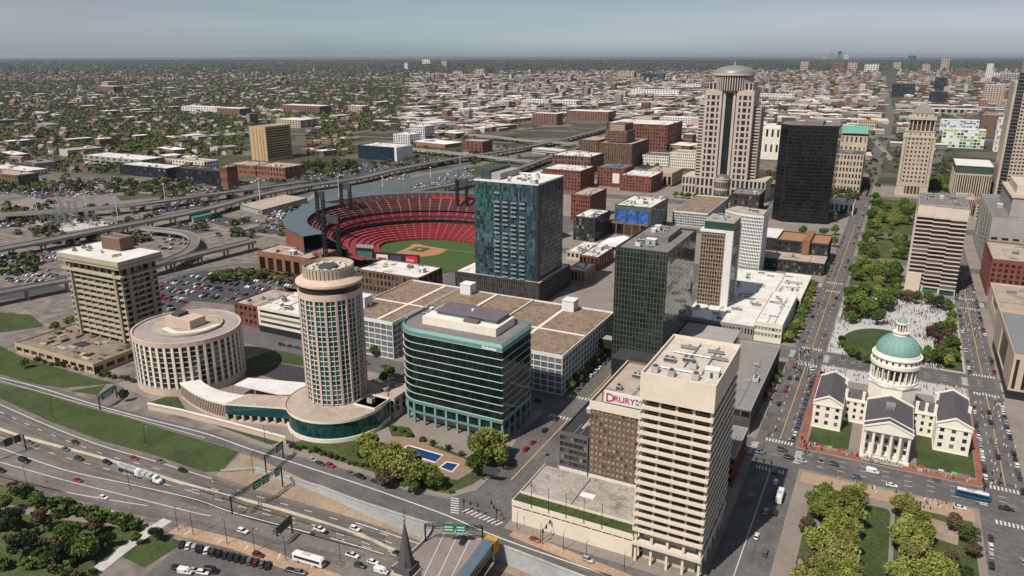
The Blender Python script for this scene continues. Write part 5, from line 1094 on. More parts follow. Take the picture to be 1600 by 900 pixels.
# ------------------------------------------------------------------ banded office block on the mall
R = thing('banded_office', 'office block of three stepped bays with dark windows and pale floor bands beside the park', 'office', 36, 690, 0)
gx = [(18.5, 30, 655), (29.5, 41, 657.5), (41, 52.5, 660)]; gh = 68.5; WB = M('pale banded precast', (.55, .45, .38), .8, .08, .2, .06, 1)
for i, (a, b, y) in enumerate([(18.5, 29.6, 658), (29.6, 41.2, 655.5), (41.2, 52.5, 653)]):
    nf = 17; fhh = (60 - 5) / nf; mb = MB()
    for k in range(nf + 1): mb.box(a, b, y, y + 60, 5 + k * fhh - .5, 5 + k * fhh + .5, WB)
    mb.box(a, b, y - .1, y + 60, 60.56, gh, WB)
    for x in (a + .3, b - .3): mb.box(x - .3, x + .3, y + .1, y + 1.6, 0, 5, WB)
    mb.done('floor_band', R)
    for k in range(nf): mb = MB(); mb.box(a + .15, b - .15, y + .18, y + 59, 5 + k * fhh + .503, 5 + (k + 1) * fhh - .503, GLASSB); mb.done('window_band', R)
    mb = MB(); mb.box(a + .2, b - .2, y + 1.2, y + 58, 0, 4.4, GLASST if i else GLASSB); mb.done('lobby_glass', R)
    mb = MB(); mb.face([(a, y, gh + .01), (b, y, gh + .01), (b, y + 60, gh + .01), (a, y + 60, gh + .01)], ROOFG); mb.done('roof', R)
mb = MB(); parapet(mb, 18.5, 52.5, 659, 718, gh + .02, gh + .9, .5, GREYC); mb.done('coping', R); mb = MB(); mb.box(17.5, 28, 656.2, 657.9, 0, 15, WB); mb.done('entrance_frame', R); rooftop(R, 20, 51, 665, 715, gh + .02, 9, 12)
# ------------------------------------------------------------------ right edge
R = building('vertical_fin_office', 'tan office with close vertical fins and a green glass top storey behind the banded block', 'office', 63, 103, 1075, 1140, 40, wall=STONE, roof=ROOFW, glass=GLASSB, nf=1, nb=16, ns=12, pf=.45, sf=.03, base=13, basemat=BRICK3, d=.7, units=3, topb=1)
mb = MB(); mb.box(64, 102, 1076, 1139, 40.01, 50, M('green glass storey', (.05, .075, .068), .25)); mb.box(63, 103, 1075, 1140, 50, 51, ROOFW); mb.done('top_storey', R)
building('low_fin_block', 'small fin-fronted block in front of the vertical-finned office', 'office', 66, 84, 1010, 1050, 20, wall=STONE, roof=ROOFT, glass=GLASSB, nf=1, nb=9, ns=8, pf=.4, sf=.05, d=.6)
building('low_fin_block', 'low dark-banded block beside the small fin-fronted one', 'office', 86, 106, 1000, 1050, 15, wall=STONE, roof=BRICK3, glass=GLASSB, nf=4, nb=1, ns=1, pf=.1, sf=.45, d=.6)
R = thing('stone_skyscraper', 'tall stone skyscraper cut by the right edge, with a dark glass corner strip', 'skyscraper', 150, 1090, 0)
mb = MB(); wi = Wins(R); ax, ay, ah = 108, 1060, 172
facade(mb, wi, (ax + 9, ay), (1, 0), (0, -1), 60, 10, 168, 16, 38, .35, .5, .5, STONE, GLASSB); mb.box(ax + 9, ax + 69, ay + .8, ay + 60, 0, ah, STONE)
mb.box(ax, ax + 2, ay + 6, ay + 60, 0, 150, STONE); mb.box(ax + 2, ax + 8.9, ay + 9, ay + 58, 0, 150, STONE)
for k in range(3): mb.box(ax - .3 + k, ax - .02 + k, ay + 8 + k * 16, ay + 14 + k * 16, 0, 150, BEIGE)
mb.done('wall', R); wi.done()
mb = MB(); mb.face([(ax + 2, ay + 6, 5), (ax + 9, ay + 1, 5), (ax + 9, ay + 1, 160), (ax + 2, ay + 6, 160)], curtain('dark strip glass', (.03, .04, .04), 3, 4, (.12, .11, .10), .2, 1.0, .1, .4, .4)); mb.done('glass_strip', R)
# grey stepped stone block
R = building('grey_stone_block', 'grey stepped stone block with square windows at the right edge', 'building', 78, 150, 752, 880, 46, wall=GREYC, roof=ROOFG, glass=GLASS, nf=5, nb=9, ns=1, pf=.4, sf=.45, base=10, topb=16, units=8, par=1.2, side='', blank=())
mb = MB(); mb.box(92, 150, 770, 860, 46.01, 62, GREYC); mb.box(91, 151, 769, 861, 62, 63, STONE); mb.box(96, 140, 790, 850, 63, 70, BEIGE)
for k in range(5): mb.box(77.6, 77.98, 760 + k * 24, 772 + k * 24, 3, 45, GREYC)
mb.done('upper_storeys', R)
building('red_brick_block', 'dark red brick block with rows of arched windows at the right edge', 'building', 74.5, 140, 668, 735, 29, wall=BRICK, roof=ROOFT, glass=palette('dark red window', [(.05, .015, .014), (.03, .012, .012), (.07, .02, .018)], .3), nf=5, nb=16, ns=10, pf=.45, sf=.4, units=8, base=6, topb=2.5)
building('tan_garage', 'tan building with a brown deck roof and vertical slots at the right edge', 'garage', 73, 150, 560, 640, 17, wall=BEIGE, roof=M('tan deck roof', (.33, .255, .19), .9, .2, .15, .2, 1, stain=.6), glass=GLASSB, nf=1, nb=30, ns=1, pf=.6, sf=.35, d=.5, base=7, units=5, side='', par=1.2)
R = building('blank_stone_hall', 'tan stone hall with a blank side wall and recessed dark roof at right edge', 'hall', 69.5, 140, 459, 545, 24, wall=M('warm tan stone', (.45, .35, .265), .85, .08, .1, .08, 1), roof=M('blue grey roof', (.17, .175, .185), .9, .15, .2, .15, 1), glass=palette('bronze slot', [(.03, .02, .015), (.02, .015, .012)], .3), nf=1, nb=16, ns=1, pf=.62, sf=.05, d=.7, base=5, units=0, side='', par=2.2, basemat=DARKM)
# low kiosk and planters at lower right
building('kiosk', 'small flat-roofed kiosk among planters at the lower right edge', 'kiosk', 76, 90, 405, 440, 4, wall=STONEW, roof=CONC, glass=GLASS, nf=1, nb=3, ns=6, pf=.4, sf=.3, units=0)
# ------------------------------------------------------------------ the ballpark
FX, FY = -385.0, 572.0
RED = M('red stadium seats', (.20, .018, .026), .8, .18, .12, .3, 1.6); REDD = M('faded red seats', (.10, .032, .03), .85, .2, .1, .3, 1.2); AISLE = M('concrete aisle', (.26, .16, .14), .9)
STD = M('dark stand underside', (.030, .030, .034), .8); TEALR = M('slate teal roof', (.085, .115, .13), .6, .12, .15, .1, 1)
R = thing('ballpark', 'open baseball stadium with tiers of red seats round a green field', 'stadium', FX, FY, 0)
def rad(a, r): # squarish oval; a in radians from +x
    c, s = math.cos(a), math.sin(a); d = math.degrees(a); r *= 1 - .19 * min(1, max(0, (d - 175) / 62)) if d > 175 else 1; return (FX + c * r, FY + s * r)
A0, A1 = math.radians(52), math.radians(243)
def tier(name, r0, z0, r1, z1, mat, nsec, aisle=.10, a0=A0, a1=A1, rows=7, inn=0.0):
    mb = MB(); sec = (a1 - a0) / nsec
    for i in range(nsec):
        for (f0, f1, m) in ((0, 1 - aisle, mat), (1 - aisle, 1, AISLE)):
            b0, b1 = a0 + (i + f0) * sec, a0 + (i + f1) * sec
            nn = 2 if m is mat else 1
            for q in range(nn):
                c0, c1 = b0 + (b1 - b0) * q / nn, b0 + (b1 - b0) * (q + 1) / nn
                ri = r0 * (1 - inn * min(1, max(0, (math.degrees(c0) - 160) / 45)))
                for j in range(rows):
                    t0, t1 = j / rows, (j + 1) / rows; ra, rb = ri + (r1 - ri) * t0, ri + (r1 - ri) * t1; za = z0 + (z1 - z0) * (t1)
                    zb = z0 + (z1 - z0) * t0 if j else z0 - .6
                    pa, pb_, pc, pd = rad(c0, ra), rad(c1, ra), rad(c1, rb), rad(c0, rb)
                    mb.face([(*pd, za), (*pc, za), (*pb_, za), (*pa, za)][::-1], m); mb.face([(*pb_, zb), (*pa, zb), (*pa, za), (*pb_, za)][::-1], m)
    return mb.done(name, R)
def wall_ring(name, r, z0, z1, mat, a0=A0, a1=A1, n=60, r2=None, parent=R):
    mb = MB()
    for i in range(n):
        c0, c1 = a0 + (a1 - a0) * i / n, a0 + (a1 - a0) * (i + 1) / n; p, q = rad(c0, r), rad(c1, r)
        if r2 is None: mb.face([(*q, z0), (*p, z0), (*p, z1), (*q, z1)], mat)
        else: s_, t_ = rad(c0, r2), rad(c1, r2); mb.face([(*p, z1), (*q, z1), (*t_, z1), (*s_, z1)][::-1], mat); mb.face([(*p, z0), (*q, z0), (*q, z1), (*p, z1)], mat); mb.face([(*s_, z0), (*t_, z0), (*t_, z1), (*s_, z1)][::-1], mat)
    return mb.done(name, parent)
tier('lower_seating', 62, 1.2, 92, 11, RED, 40, .07, math.radians(25), math.radians(258), inn=.42)
wall_ring('suite_level', 92.5, 10, 19, STD, n=50)
tier('club_seating', 91, 15.5, 104, 20.5, RED, 34, .09, rows=4)
wall_ring('suite_level', 104.5, 20, 25, STD, n=50)
tier('upper_seating', 102, 23, 120, 32, REDD, 34, .12, rows=6)
tier('terrace_seating', 120, 32.2, 131, 35.5, REDD, 34, .08, math.radians(52), math.radians(170), rows=4)
wall_ring('rim_roof', 130, 35.7, 36.5, TEALR, math.radians(52), math.radians(170), 50, 141)
wall_ring('corner_roof', 117, 33.5, 34.6, TEALR, math.radians(168), math.radians(244), 36, 141)
wall_ring('outer_wall', 140, 0, 33.4, BRICK, n=60)
wall_ring('club_sign_band', 119.5, 32, 34.4, M('red ribbon board', (.5, .02, .06), .6), math.radians(80), math.radians(118), 10)
mb = MB(); fp = [(FX + 64 * math.cos(2 * math.pi * i / 72), FY + 64 * math.sin(2 * math.pi * i / 72)) for i in range(72)]; mb.face([(*p, .3) for p in fp], M('ballpark turf', (.045, .080, .018), .95, .15, .08, .2, 1)); mb.done('field_turf', R)
DIRT = M('infield clay', (.34, .155, .085), .95, .12, .2, .15, 1)
HX, HY = -412, 601; d1 = Vector((1, -.06)).normalized(); d2 = Vector((-.06, -1)).normalized(); mb = MB()
arc = []
for k in range(17):
    a = -math.pi / 2 * k / 16; arc.append((HX + 19 * .707 + 25 * math.cos(a + .0), HY - 19 * .707 + 25 * math.sin(a)))
ip = [(HX - 4, HY + 4)] + [(HX + 36, HY - 0)] + arc + [(HX + 0, HY - 36)]
mb.face([(*p, .36) for p in ip], DIRT); mb.cyl(HX, HY, .3, .37, 6, n=20, mat=DIRT); mb.done('infield_clay', R)
mb = MB(); s_ = 20; mb.face([(HX + 4, HY - 4, .42), (HX + s_, HY - 4, .42), (HX + s_, HY - s_, .42), (HX + 4, HY - s_, .42)], M('ballpark turf', (0, 0, 0))); mb.cyl(HX + 11.5, HY - 11.5, .42, .6, 2.7, n=14, mat=DIRT); mb.done('infield_turf', R)
mb = MB(); mb.face([(HX, HY - .2, .45), (HX + 95, HY - .2, .45), (HX + 95, HY + .2, .45), (HX, HY + .2, .45)], LINEW); mb.face([(HX - .2, HY, .45), (HX - .2, HY - 95, .45), (HX + .2, HY - 95, .45), (HX + .2, HY, .45)], LINEW); mb.done('foul_lines', R)
# scoreboard with panels
SBX, SBY = P(652, 424, 0); R2 = thing('scoreboard', 'dark outfield scoreboard with bright panels and a red soft-drink sign', 'scoreboard', *P(620, 424))
xa, ya = P(586, 418, 0); xb, yb = P(655, 424, 0)
ua = Vector((xb - xa, yb - ya)); Lg = ua.length; ua.normalize(); na = (ua.y, -ua.x)
mb = MB(); mb.obox((xa, ya), ua, na, 0, Lg, 0, 2, 2, 14, DARKM); [mb.obox((xa, ya), ua, na, q, q + 1, .3, 1.6, 0, 2, DARKM) for q in (1, Lg / 2, Lg - 2)]; mb.done('board', R2)
mb = MB(); mb.obox((xa, ya), ua, na, 2, 13, -.2, -.02, 5, 12.5, WHITE); mb.done('white_panel', R2)
mb = MB(); mb.obox((xa, ya), ua, na, 3.5, 11.5, -.28, -.21, 7, 9.8, M('red panel logo', (.35, .03, .03), .6)); mb.done('panel_logo', R2)
mb = MB(); mb.obox((xa, ya), ua, na, 15, 26, -.2, -.02, 4, 12.5, M('blue grey screen', (.05, .06, .09), .4)); mb.done('dark_panel', R2)
mb = MB(); mb.obox((xa, ya), ua, na, Lg - 12.5, Lg - 1.2, -.2, -.02, 3.6, 13, M('red soft drink sign', (.55, .02, .05), .5, .02)); mb.done('red_sign', R2)
text_part('sign_lettering', 'Coca', 3.2, M('white sign letters', (.75, .76, .76), .5), R2, (*(Vector((xa, ya)) + ua * (Lg - 11.6) + Vector(na) * .3), 8.6), (math.radians(90), 0, math.atan2(ua.y, ua.x)), .02)
text_part('sign_lettering', 'Cola', 3.2, M('white sign letters', (.75, .76, .76), .5), R2, (*(Vector((xa, ya)) + ua * (Lg - 11.0) + Vector(na) * .3), 5.0), (math.radians(90), 0, math.atan2(ua.y, ua.x)), .02)
mb = MB(); mb.obox((xa, ya), ua, na, -18, -1, 0, 1.6, 4, 17, DARKM); mb.obox((xa, ya), ua, na, -17, -2, -.2, -.02, 7, 14, M('teal screen', (.05, .14, .13), .3)); [mb.obox((xa, ya), ua, na, q, q + .5, .3, 1.0, 17, 20, WHITE) for q in np.arange(-17, -1, 1.4)]; [mb.obox((xa, ya), ua, na, q, q + .8, .4, 1.2, 0, 4, DARKM) for q in (-16, -4)]; mb.done('video_board', R2)
# outfield brick buildings in front of the stands
building('ballpark_entrance', 'orange brick ballpark front with tall dark openings, left of the scoreboard', 'entrance building', *[P(404, 427)[0], P(486, 440)[0]], P(486, 440)[1], P(486, 440)[1] + 26, 19, wall=BRICK2, roof=ROOFT, glass=GLASSB, nf=1, nb=6, ns=3, pf=.35, sf=.08, base=3, topb=4, units=3, d=.8)
x_, y_ = P(508, 436); building('ballpark_entrance', 'square orange brick stair tower between the ballpark front and the scoreboard', 'stair tower', x_ - 12, x_ + 4, y_, y_ + 12, 22, wall=BRICK2, roof=ROOFG, glass=GLASSB, nf=3, nb=2, ns=2, pf=.6, sf=.5, units=0)
pb('brick_arcade', 'long low brick building with a grey roof running behind the round pink tower', 'building', 560, 655, 470, 436, 34, wall=BRICK3, roof=ROOFW, glass=GLASSB, nf=3, nb=16, ns=5, pf=.4, sf=.35, units=3)
pb('brick_arcade', 'tan brick gate building with dark bays below the red soft-drink sign', 'building', 604, 654, 448, 428, 12, wall=M('tan brick', (.30, .19, .11), .9, .2, .2, .2, 2), roof=ROOFG, glass=GLASSB, nf=1, nb=6, ns=3, pf=.4, sf=.1, units=0, topb=3)
# dark truss light towers on the stands
def truss(mb, x, y, z0, z1, w, mat=DARKM, r=.28):
    c = [(x - w, y - w), (x + w, y - w), (x + w, y + w), (x - w, y + w)]
    for p in c: mb.tube((*p, z0), (*p, z1), r, mat, 5)
    k = max(3, int((z1 - z0) / (w * 3)))
    for i in range(k):
        a, b = z0 + (z1 - z0) * i / k, z0 + (z1 - z0) * (i + 1) / k
        for j in range(4): mb.tube((*c[j], a), (*c[(j + 1) % 4], b), r * .6, mat, 4); mb.tube((*c[j], b), (*c[(j + 1) % 4], b), r * .6, mat, 4)
for px, py, top, pr, lb in ((502, 345, 303, 8, 'left pair of dark stadium light masts on the corner roof'), (541, 325, 290, 13, 'second pair of dark stadium light masts on the stadium rim'), (520, 400, 340, 16, 'tall dark light mast pair rising from the near corner stand'), (722, 318, 283, 14, 'dark light mast pair beside the blue glass tower')):
    x, y = P(px, py, 30); m_h = 30 + (py - top) / 2.1 / .93 * (math.hypot(x, y) / 560); R3 = thing('light_mast', lb, 'light mast', x, y, 30)
    for s in (-1, 1):
        mb = MB(); truss(mb, x + s * pr * .35, y + s * pr * .1, 14 if py > 350 else 28, m_h, 1.1, r=.4); mb.done('mast', R3)
    mb = MB(); mb.box(x - pr * .35 - 2.2, x + pr * .35 + 2.2, y - .5, y + .5, m_h - 6, m_h, M('lamp bank', (.05, .05, .055), .6)); mb.done('lamp_bank', R3)
# ------------------------------------------------------------------ ballpark village and the warehouse district
R = building('screen_building', 'boxy entertainment building with a huge blue mural screen and a white roof', 'building', -256, -217.5, 737, 800, 30.5, wall=M('green grey glass wall', (.075, .10, .09), .3), roof=ROOFW, glass=GLASST, nf=4, nb=1, ns=12, pf=.1, sf=.18, units=9, blank=('F',), par=1.2)
BLU = M('blue mural', (.04, .10, .30), .4, .85, .11, .5, .35)
mb = MB(); mb.box(-254, -219, 736.7, 736.95, 7.5, 27, BLU); [mb.box(x - .25, x + .25, 736.5, 736.68, 7.5, 27, DARKM) for x in (-254, -242.3, -230.6, -219)]; mb.done('mural_screen', R)
pb('pavilion', 'low pavilion with an orange frame below the blue mural', 'pavilion', 950, 1012, 372, 353, 12, wall=BRICK2, roof=ROOFT, glass=GLASSB, nf=1, nb=5, ns=2, pf=.12, sf=.1, units=0)
building('glass_office', 'small dark glass office with a white roof left of the blue mural', 'office', -284, -261, 694, 738, 24, wall=M('dark lattice front', (.035, .035, .036), .5), roof=ROOFW, glass=GLASS, nf=6, nb=8, ns=9, pf=.14, sf=.2, units=4)
R = thing('event_tent', 'large white peaked event tent below the blue mural', 'tent', *P(955, 385)); 
mb = MB(); x, y = P(958, 392); mb.gable(x - 16, x + 17, y, y + 30, 4, 9, 'y', M('white tent fabric', (.74, .74, .75), .7, .04), None, .5); mb.done('canopy', R); mb = MB(); [mb.tube((x + sx, y + sy, 0), (x + sx, y + sy, 4.2), .2, STEEL) for sx in (-15.5, 16.5) for sy in (1, 15, 29)]; mb.done('poles', R)
pb('low_shops', 'low tan shop building with a white roof beside the avenue, right of the blue tower', 'shop', 886, 913, 447, 425, 26, wall=M('tan brick', (0, 0, 0)), roof=ROOFW, glass=GLASSB, nf=1, nb=5, ns=5, pf=.3, sf=.3, units=3)
pb('low_shops', 'red brick low shop building with a white roof, behind the tan one', 'shop', 905, 934, 424, 403, 40, wall=BRICK, roof=ROOFW, glass=GLASSB, nf=1, nb=5, ns=6, pf=.3, sf=.3, units=6)
pb('low_shops', 'flat white-roofed shop range between the blue tower and the event tent', 'shop', 885, 925, 410, 398, 40, wall=BEIGE, roof=ROOFW, glass=GLASS, nf=1, nb=6, ns=4, pf=.4, sf=.4, units=8)
WBR = dict(glass=GLASSB, pf=.5, sf=.45)
R = building('brick_warehouse', 'broad red brick warehouse with a white roof behind the blue tower', 'warehouse', -440, -383, 957, 1010, 28, wall=BRICK, roof=ROOFW, nf=6, nb=12, ns=8, units=5, **WBR)
R = building('brick_warehouse', 'red brick warehouse with a pale banner on its front and a blue roof light', 'warehouse', -380, -340, 1014, 1056, 27, wall=BRICK, roof=ROOFG, nf=6, nb=9, ns=6, units=3, **WBR)
mb = MB(); mb.box(-357, -347, 1013.6, 1013.9, 6, 20, STONEW); mb.done('banner', R); mb = MB(); mb.box(-372, -352, 1022, 1048, 27.02, 28.2, M('blue roof cover', (.05, .13, .22), .5)); mb.done('roof_light', R)
building('brick_warehouse', 'red brick block right of the bannered warehouse, with grey roof plant', 'warehouse', -338, -294, 991, 1046, 21.5, wall=BRICK, roof=ROOFW, nf=5, nb=10, ns=9, units=4, **WBR)
building('brick_warehouse', 'brick block with cream strips on its narrow front, right of the blue tower', 'warehouse', -322, -299, 778, 830, 30, wall=BRICK, roof=ROOFT, nf=6, nb=8, ns=10, units=3, span=BRICK, **WBR)
R = thing('arched_hall', 'brown stone hall with a row of tall round arches', 'hall', -320, 1085, 0)
mb = MB(); wi = Wins(R); xx0, yy0 = P(1003, 290)[0], P(1049, 292)[1]; xx1 = P(1049, 292)[0]; facade(mb, wi, (xx0, yy0), (1, 0), (0, -1), xx1 - xx0, 2, 14, 6, 1, .35, .02, .8, TANC, GLASSB); mb.obox((xx0, yy0), (1, 0), (0, -1), 0, xx1 - xx0, -.2, .9, 14.003, 19, TANC); mb.box(xx0, xx1 - .9, yy0 + 1, yy0 + 60, 0, 18.9, BRICK3); facade(mb, wi, (xx1, yy0 + .02), (0, 1), (1, 0), 60, 2, 19, 12, 2, .5, .3, .6, TANC, GLASSB)
mb.done('wall', R); wi.done(); mb = MB(); mb.face([(xx0, yy0, 19.02), (xx1, yy0, 19.02), (xx1, yy0 + 60, 19.02), (xx0, yy0 + 60, 19.02)], ROOFT); mb.done('roof', R); rooftop(R, xx0, xx1, yy0, yy0 + 60, 19.02, 5, 31)
pb('stone_office', 'pale stone block with a dark hipped roof left of the domed skyscraper', 'office', 1003, 1044, 260, 245, 45, wall=STONEW, roof=SLATE, glass=GLASS, nf=3, nb=12, ns=6, pf=.5, sf=.45, units=1)
pb('stone_office', 'pale gridded block just left of the domed skyscraper', 'office', 1046, 1090, 264, 241, 45, wall=STONEW, roof=ROOFT, glass=GLASS, nf=5, nb=14, ns=6, pf=.5, sf=.4, units=2)
R = pb('stepped_brick_block', 'stepped brown brick block with a central tower, behind the warehouses', 'building', 935, 986, 262, 226, 95, wall=BRICK3, roof=ROOFT, glass=GLASSB, nf=10, nb=15, ns=16, pf=.5, sf=.4, units=2)
gx_, gy_ = P(986, 262); mb = MB(); wi = Wins(R)
for (a, b, z0, z1, d_) in ((-52, -14, 40, 57, 12), (-46, -20, 57, 68, 18)):
    facade(mb, wi, (gx_ + a, gy_ + d_), (1, 0), (0, -1), b - a, z0, z1, 9, 4, .5, .4, .4, TANC if z0 > 50 else BRICK3, GLASSB); mb.box(gx_ + a, gx_ + b, gy_ + d_ + .6, gy_ + d_ + 45, z0, z1 + .6, BRICK3)
mb.done('upper_tower', R); wi.done(limit=0)
pb('stepped_brick_block', 'lower brown brick wing left of the stepped tower', 'building', 904, 934, 243, 220, 70, wall=BRICK3, roof=ROOFT, glass=GLASSB, nf=6, nb=8, ns=8, pf=.5, sf=.4, units=2)
pb('brick_hotel', 'long red brick warehouse block behind the stepped tower', 'warehouse', 946, 1041, 236, 196, 110, wall=BRICK, roof=ROOFW, glass=GLASSB, nf=7, nb=22, ns=14, pf=.5, sf=.4, units=5)
pb('brick_warehouse', 'low brown brick warehouse with a patched white roof beside the elevated road', 'warehouse', 862, 922, 270, 246, 60, wall=BRICK3, roof=ROOFW, glass=GLASSB, nf=3, nb=12, ns=6, pf=.5, sf=.45, units=7)
pb('brick_warehouse', 'flat white-roofed shed left of the broad red brick warehouse', 'warehouse', 826, 872, 287, 275, 50, wall=GREYC, roof=ROOFW, glass=GLASS, nf=1, nb=8, ns=4, pf=.5, sf=.4, units=5)
pb('parking_garage', 'white lattice garage with a brown deck in front of the domed skyscraper', 'garage', 1050, 1104, 356, 335, 110, wall=WHITE, roof=ROOFB, glass=SCREEN, nf=5, nb=14, ns=16, pf=.1, sf=.2, units=0)
pb('low_dark_block', 'dark brown low block with rooftop plant before the domed skyscraper', 'building', 1140, 1184, 334, 306, 40, wall=M('dark brown block', (.045, .035, .03), .8), roof=ROOFG, glass=GLASS, nf=3, nb=8, ns=6, pf=.4, sf=.4, units=6)
pb('arena', 'pale round-cornered arena partly behind the black tower', 'arena', 1182, 1216, 250, 202, 70, wall=STONEW, roof=ROOFW, glass=GLASS, nf=2, nb=4, ns=4, pf=.6, sf=.5, units=0)
R = pb('opera_house', 'pale stone opera house with a green hipped copper roof behind the black tower', 'theatre', 1303, 1352, 246, 214, 60, wall=STONE, roof=ROOFT, glass=GLASS, nf=2, nb=7, ns=5, pf=.6, sf=.45, units=0)
gx_, gy_ = P(1352, 246); mb = MB(); mb.gable(gx_ - 48, gx_ - 1, gy_ + 4, gy_ + 54, 43, 54, 'x', M('green copper roof', (.11, .30, .22), .6)); mb.done('copper_roof', R)
pb('city_hall_block', 'pale stone civic block with a dark mansard roof right of the black tower', 'civic building', 1296, 1342, 302, 243, 55, wall=STONE, roof=SLATE, glass=GLASS, nf=6, nb=9, ns=8, pf=.5, sf=.4, units=2)
pb('station_block', 'low stone station hall with an orange-red roof beside the far avenue', 'station', 1340, 1368, 206, 190, 40, wall=STONE, roof=M('orange red roof', (.30, .09, .045), .8), glass=GLASS, nf=3, nb=8, ns=5, pf=.5, sf=.4, units=0)
pb('white_low_block', 'small white-roofed low block at the foot of the black tower', 'building', 1295, 1332, 337, 320, 35, wall=STONEW, roof=ROOFW, glass=GLASS, nf=1, nb=5, ns=4, pf=.4, sf=.4, units=2)
# colourful apartment slabs at right
for px0, px1, by, ty, lb, cols in ((1470, 1536, 233, 204, 'white and green panelled apartment slab behind the park trees', [(.62, .62, .6), (.30, .42, .08), (.03, .035, .04), (.55, .56, .5), (.18, .32, .06)]), (1468, 1528, 206, 189, 'white and blue panelled apartment slab behind the green one', [(.60, .62, .64), (.12, .22, .36), (.04, .045, .05), (.5, .52, .55)]), (1552, 1575, 238, 186, 'white and pale blue apartment block next to the stone skyscraper', [(.62, .6, .58), (.20, .32, .40), (.05, .05, .055), (.4, .2, .12), (.55, .56, .58)])):
    pb('apartment_slab', lb, 'apartments', px0, px1, by, ty, 25, wall=WHITE, roof=ROOFW, glass=palette('panels ' + lb[:15], cols, .5), nf=6, nb=12, ns=4, pf=.15, sf=.25, d=.3, units=2)
pb('brown_block', 'windowless brown brick block behind the apartment slabs', 'building', 1529, 1561, 215, 181, 40, wall=BRICK3, roof=ROOFT, glass=GLASSB, nf=2, nb=2, ns=2, pf=.9, sf=.8, units=1)
pb('flat_roof_hall', 'long white flat-roofed hall behind the pyramid courthouse', 'hall', 1448, 1528, 180, 172, 60, wall=GREYC, roof=ROOFW, glass=GLASS, nf=1, nb=8, ns=3, pf=.4, sf=.4, units=2)
# left side: elevated-road quarter
R = pb('slab_tower', 'tan slab tower with a ribbed end wall beyond the elevated road', 'tower', 394, 419, 252, 199, 62, wall=M('warm tan slab', (.44, .30, .17), .8, .08, .1, .08, 1), roof=ROOFT, glass=GLASSB, nf=12, nb=2, ns=1, pf=.05, sf=.5, base=3, topb=3, units=1, blank=('F',))
gx_, gy_ = P(419, 252); mb = MB(); [mb.box(gx_ - w_, gx_ - w_ + 1.2, gy_ - .8, gy_ - .05, 0, 56, M('warm tan slab', (0, 0, 0))) for w_ in (8, 14, 22, 30)]; mb.done('end_ribs', R)
for a in (('low brick office with a tan roof in front of the tan slab tower', 400, 446, 280, 263, 45, BRICK2, ROOFT), ('orange brick wing left of the tan-roofed office', 357, 400, 276, 260, 40, BRICK2, ROOFT), ('dark glass block with an orange end, left of the brick offices', 277, 345, 291, 269, 34, M('dark glass block', (.022, .022, .03), .2), ROOFD), ('narrow orange brick tower end of the dark glass block', 346, 357, 293, 262, 20, BRICK2, ROOFT), ('cream block behind the dark glass block', 270, 320, 266, 254, 30, STONEW, ROOFT),
          ('dark block with a white roof and an orange stair wall at left', 188, 262, 280, 264, 34, M('dark glass block', (0, 0, 0)), ROOFW), ('grey shed with a broad white roof at left', 131, 222, 262, 251, 45, GREYC, ROOFW), ('tan low range at the far left edge', -20, 46, 276, 268, 30, BEIGE, ROOFW), ('dark low block below the tan range at far left', -20, 30, 290, 275, 30, BRICK3, ROOFT)):
    lb, px0, px1, by, ty, dp_, w_, r_ = a; pb('low_office', lb, 'office', px0, px1, by, ty, dp_, wall=w_, roof=r_, glass=GLASS, nf=2, nb=10, ns=5, pf=.5, sf=.5, units=2)
R = pb('glass_headquarters', 'dark blue glass headquarters with a white roof and end wall beyond the freeway', 'office', 560, 617, 252, 231, 55, wall=M('dark blue glass wall', (.018, .03, .05), .12), roof=ROOFW, glass=M('dark blue glass wall', (0, 0, 0)), nf=3, nb=8, ns=1, pf=.1, sf=.1, units=1)
gx_, gy_ = P(617, 252); mb = MB(); mb.box(gx_ + .1, gx_ + 5, gy_ - .5, gy_ + 50, 0, 24, WHITE); mb.done('white_end_wall', R)
for a in (('white gridded block, front of a pair behind the blue glass headquarters', 615, 641, 227, 211, 40), ('white gridded block, rear of the pair', 641, 664, 220, 198, 40), ('dark grey middle block between the white gridded pair', 630, 652, 218, 203, 35)):
    pb('gridded_block', a[0], 'apartments', *a[1:], wall=WHITE if 'white gridded block' in a[0] else GREYC, roof=ROOFW, glass=GLASS, nf=6, nb=7, ns=6, pf=.4, sf=.35, units=1)
pb('brick_warehouse', 'small red brick warehouse beside the far overpass', 'warehouse', 722, 754, 240, 222, 40, wall=BRICK, roof=ROOFT, glass=GLASSB, nf=4, nb=5, ns=4, pf=.6, sf=.5, units=1)
for lb, pl, fas in (('long depot shed with a tan roof and green fascia behind the stadium', [(375, 320), (445, 304), (480, 309), (409, 328)], M('green fascia', (.05, .17, .11), .6)), ('long green roofed shed beside the elevated road', [(292, 332), (322, 327), (332, 334), (302, 341)], M('green fascia', (.05, .17, .11), .6))):
    R = thing('depot_shed', lb, 'shed', *P(*pl[0])); mb = MB(); q = pxpoly(pl, 6); mb.prism(q, 0, 4.6, GREYC, cap=False); mb.prism(q, 4.6, 6, fas, ROOFT if 'tan' in lb else fas); mb.done('shed_body', R)
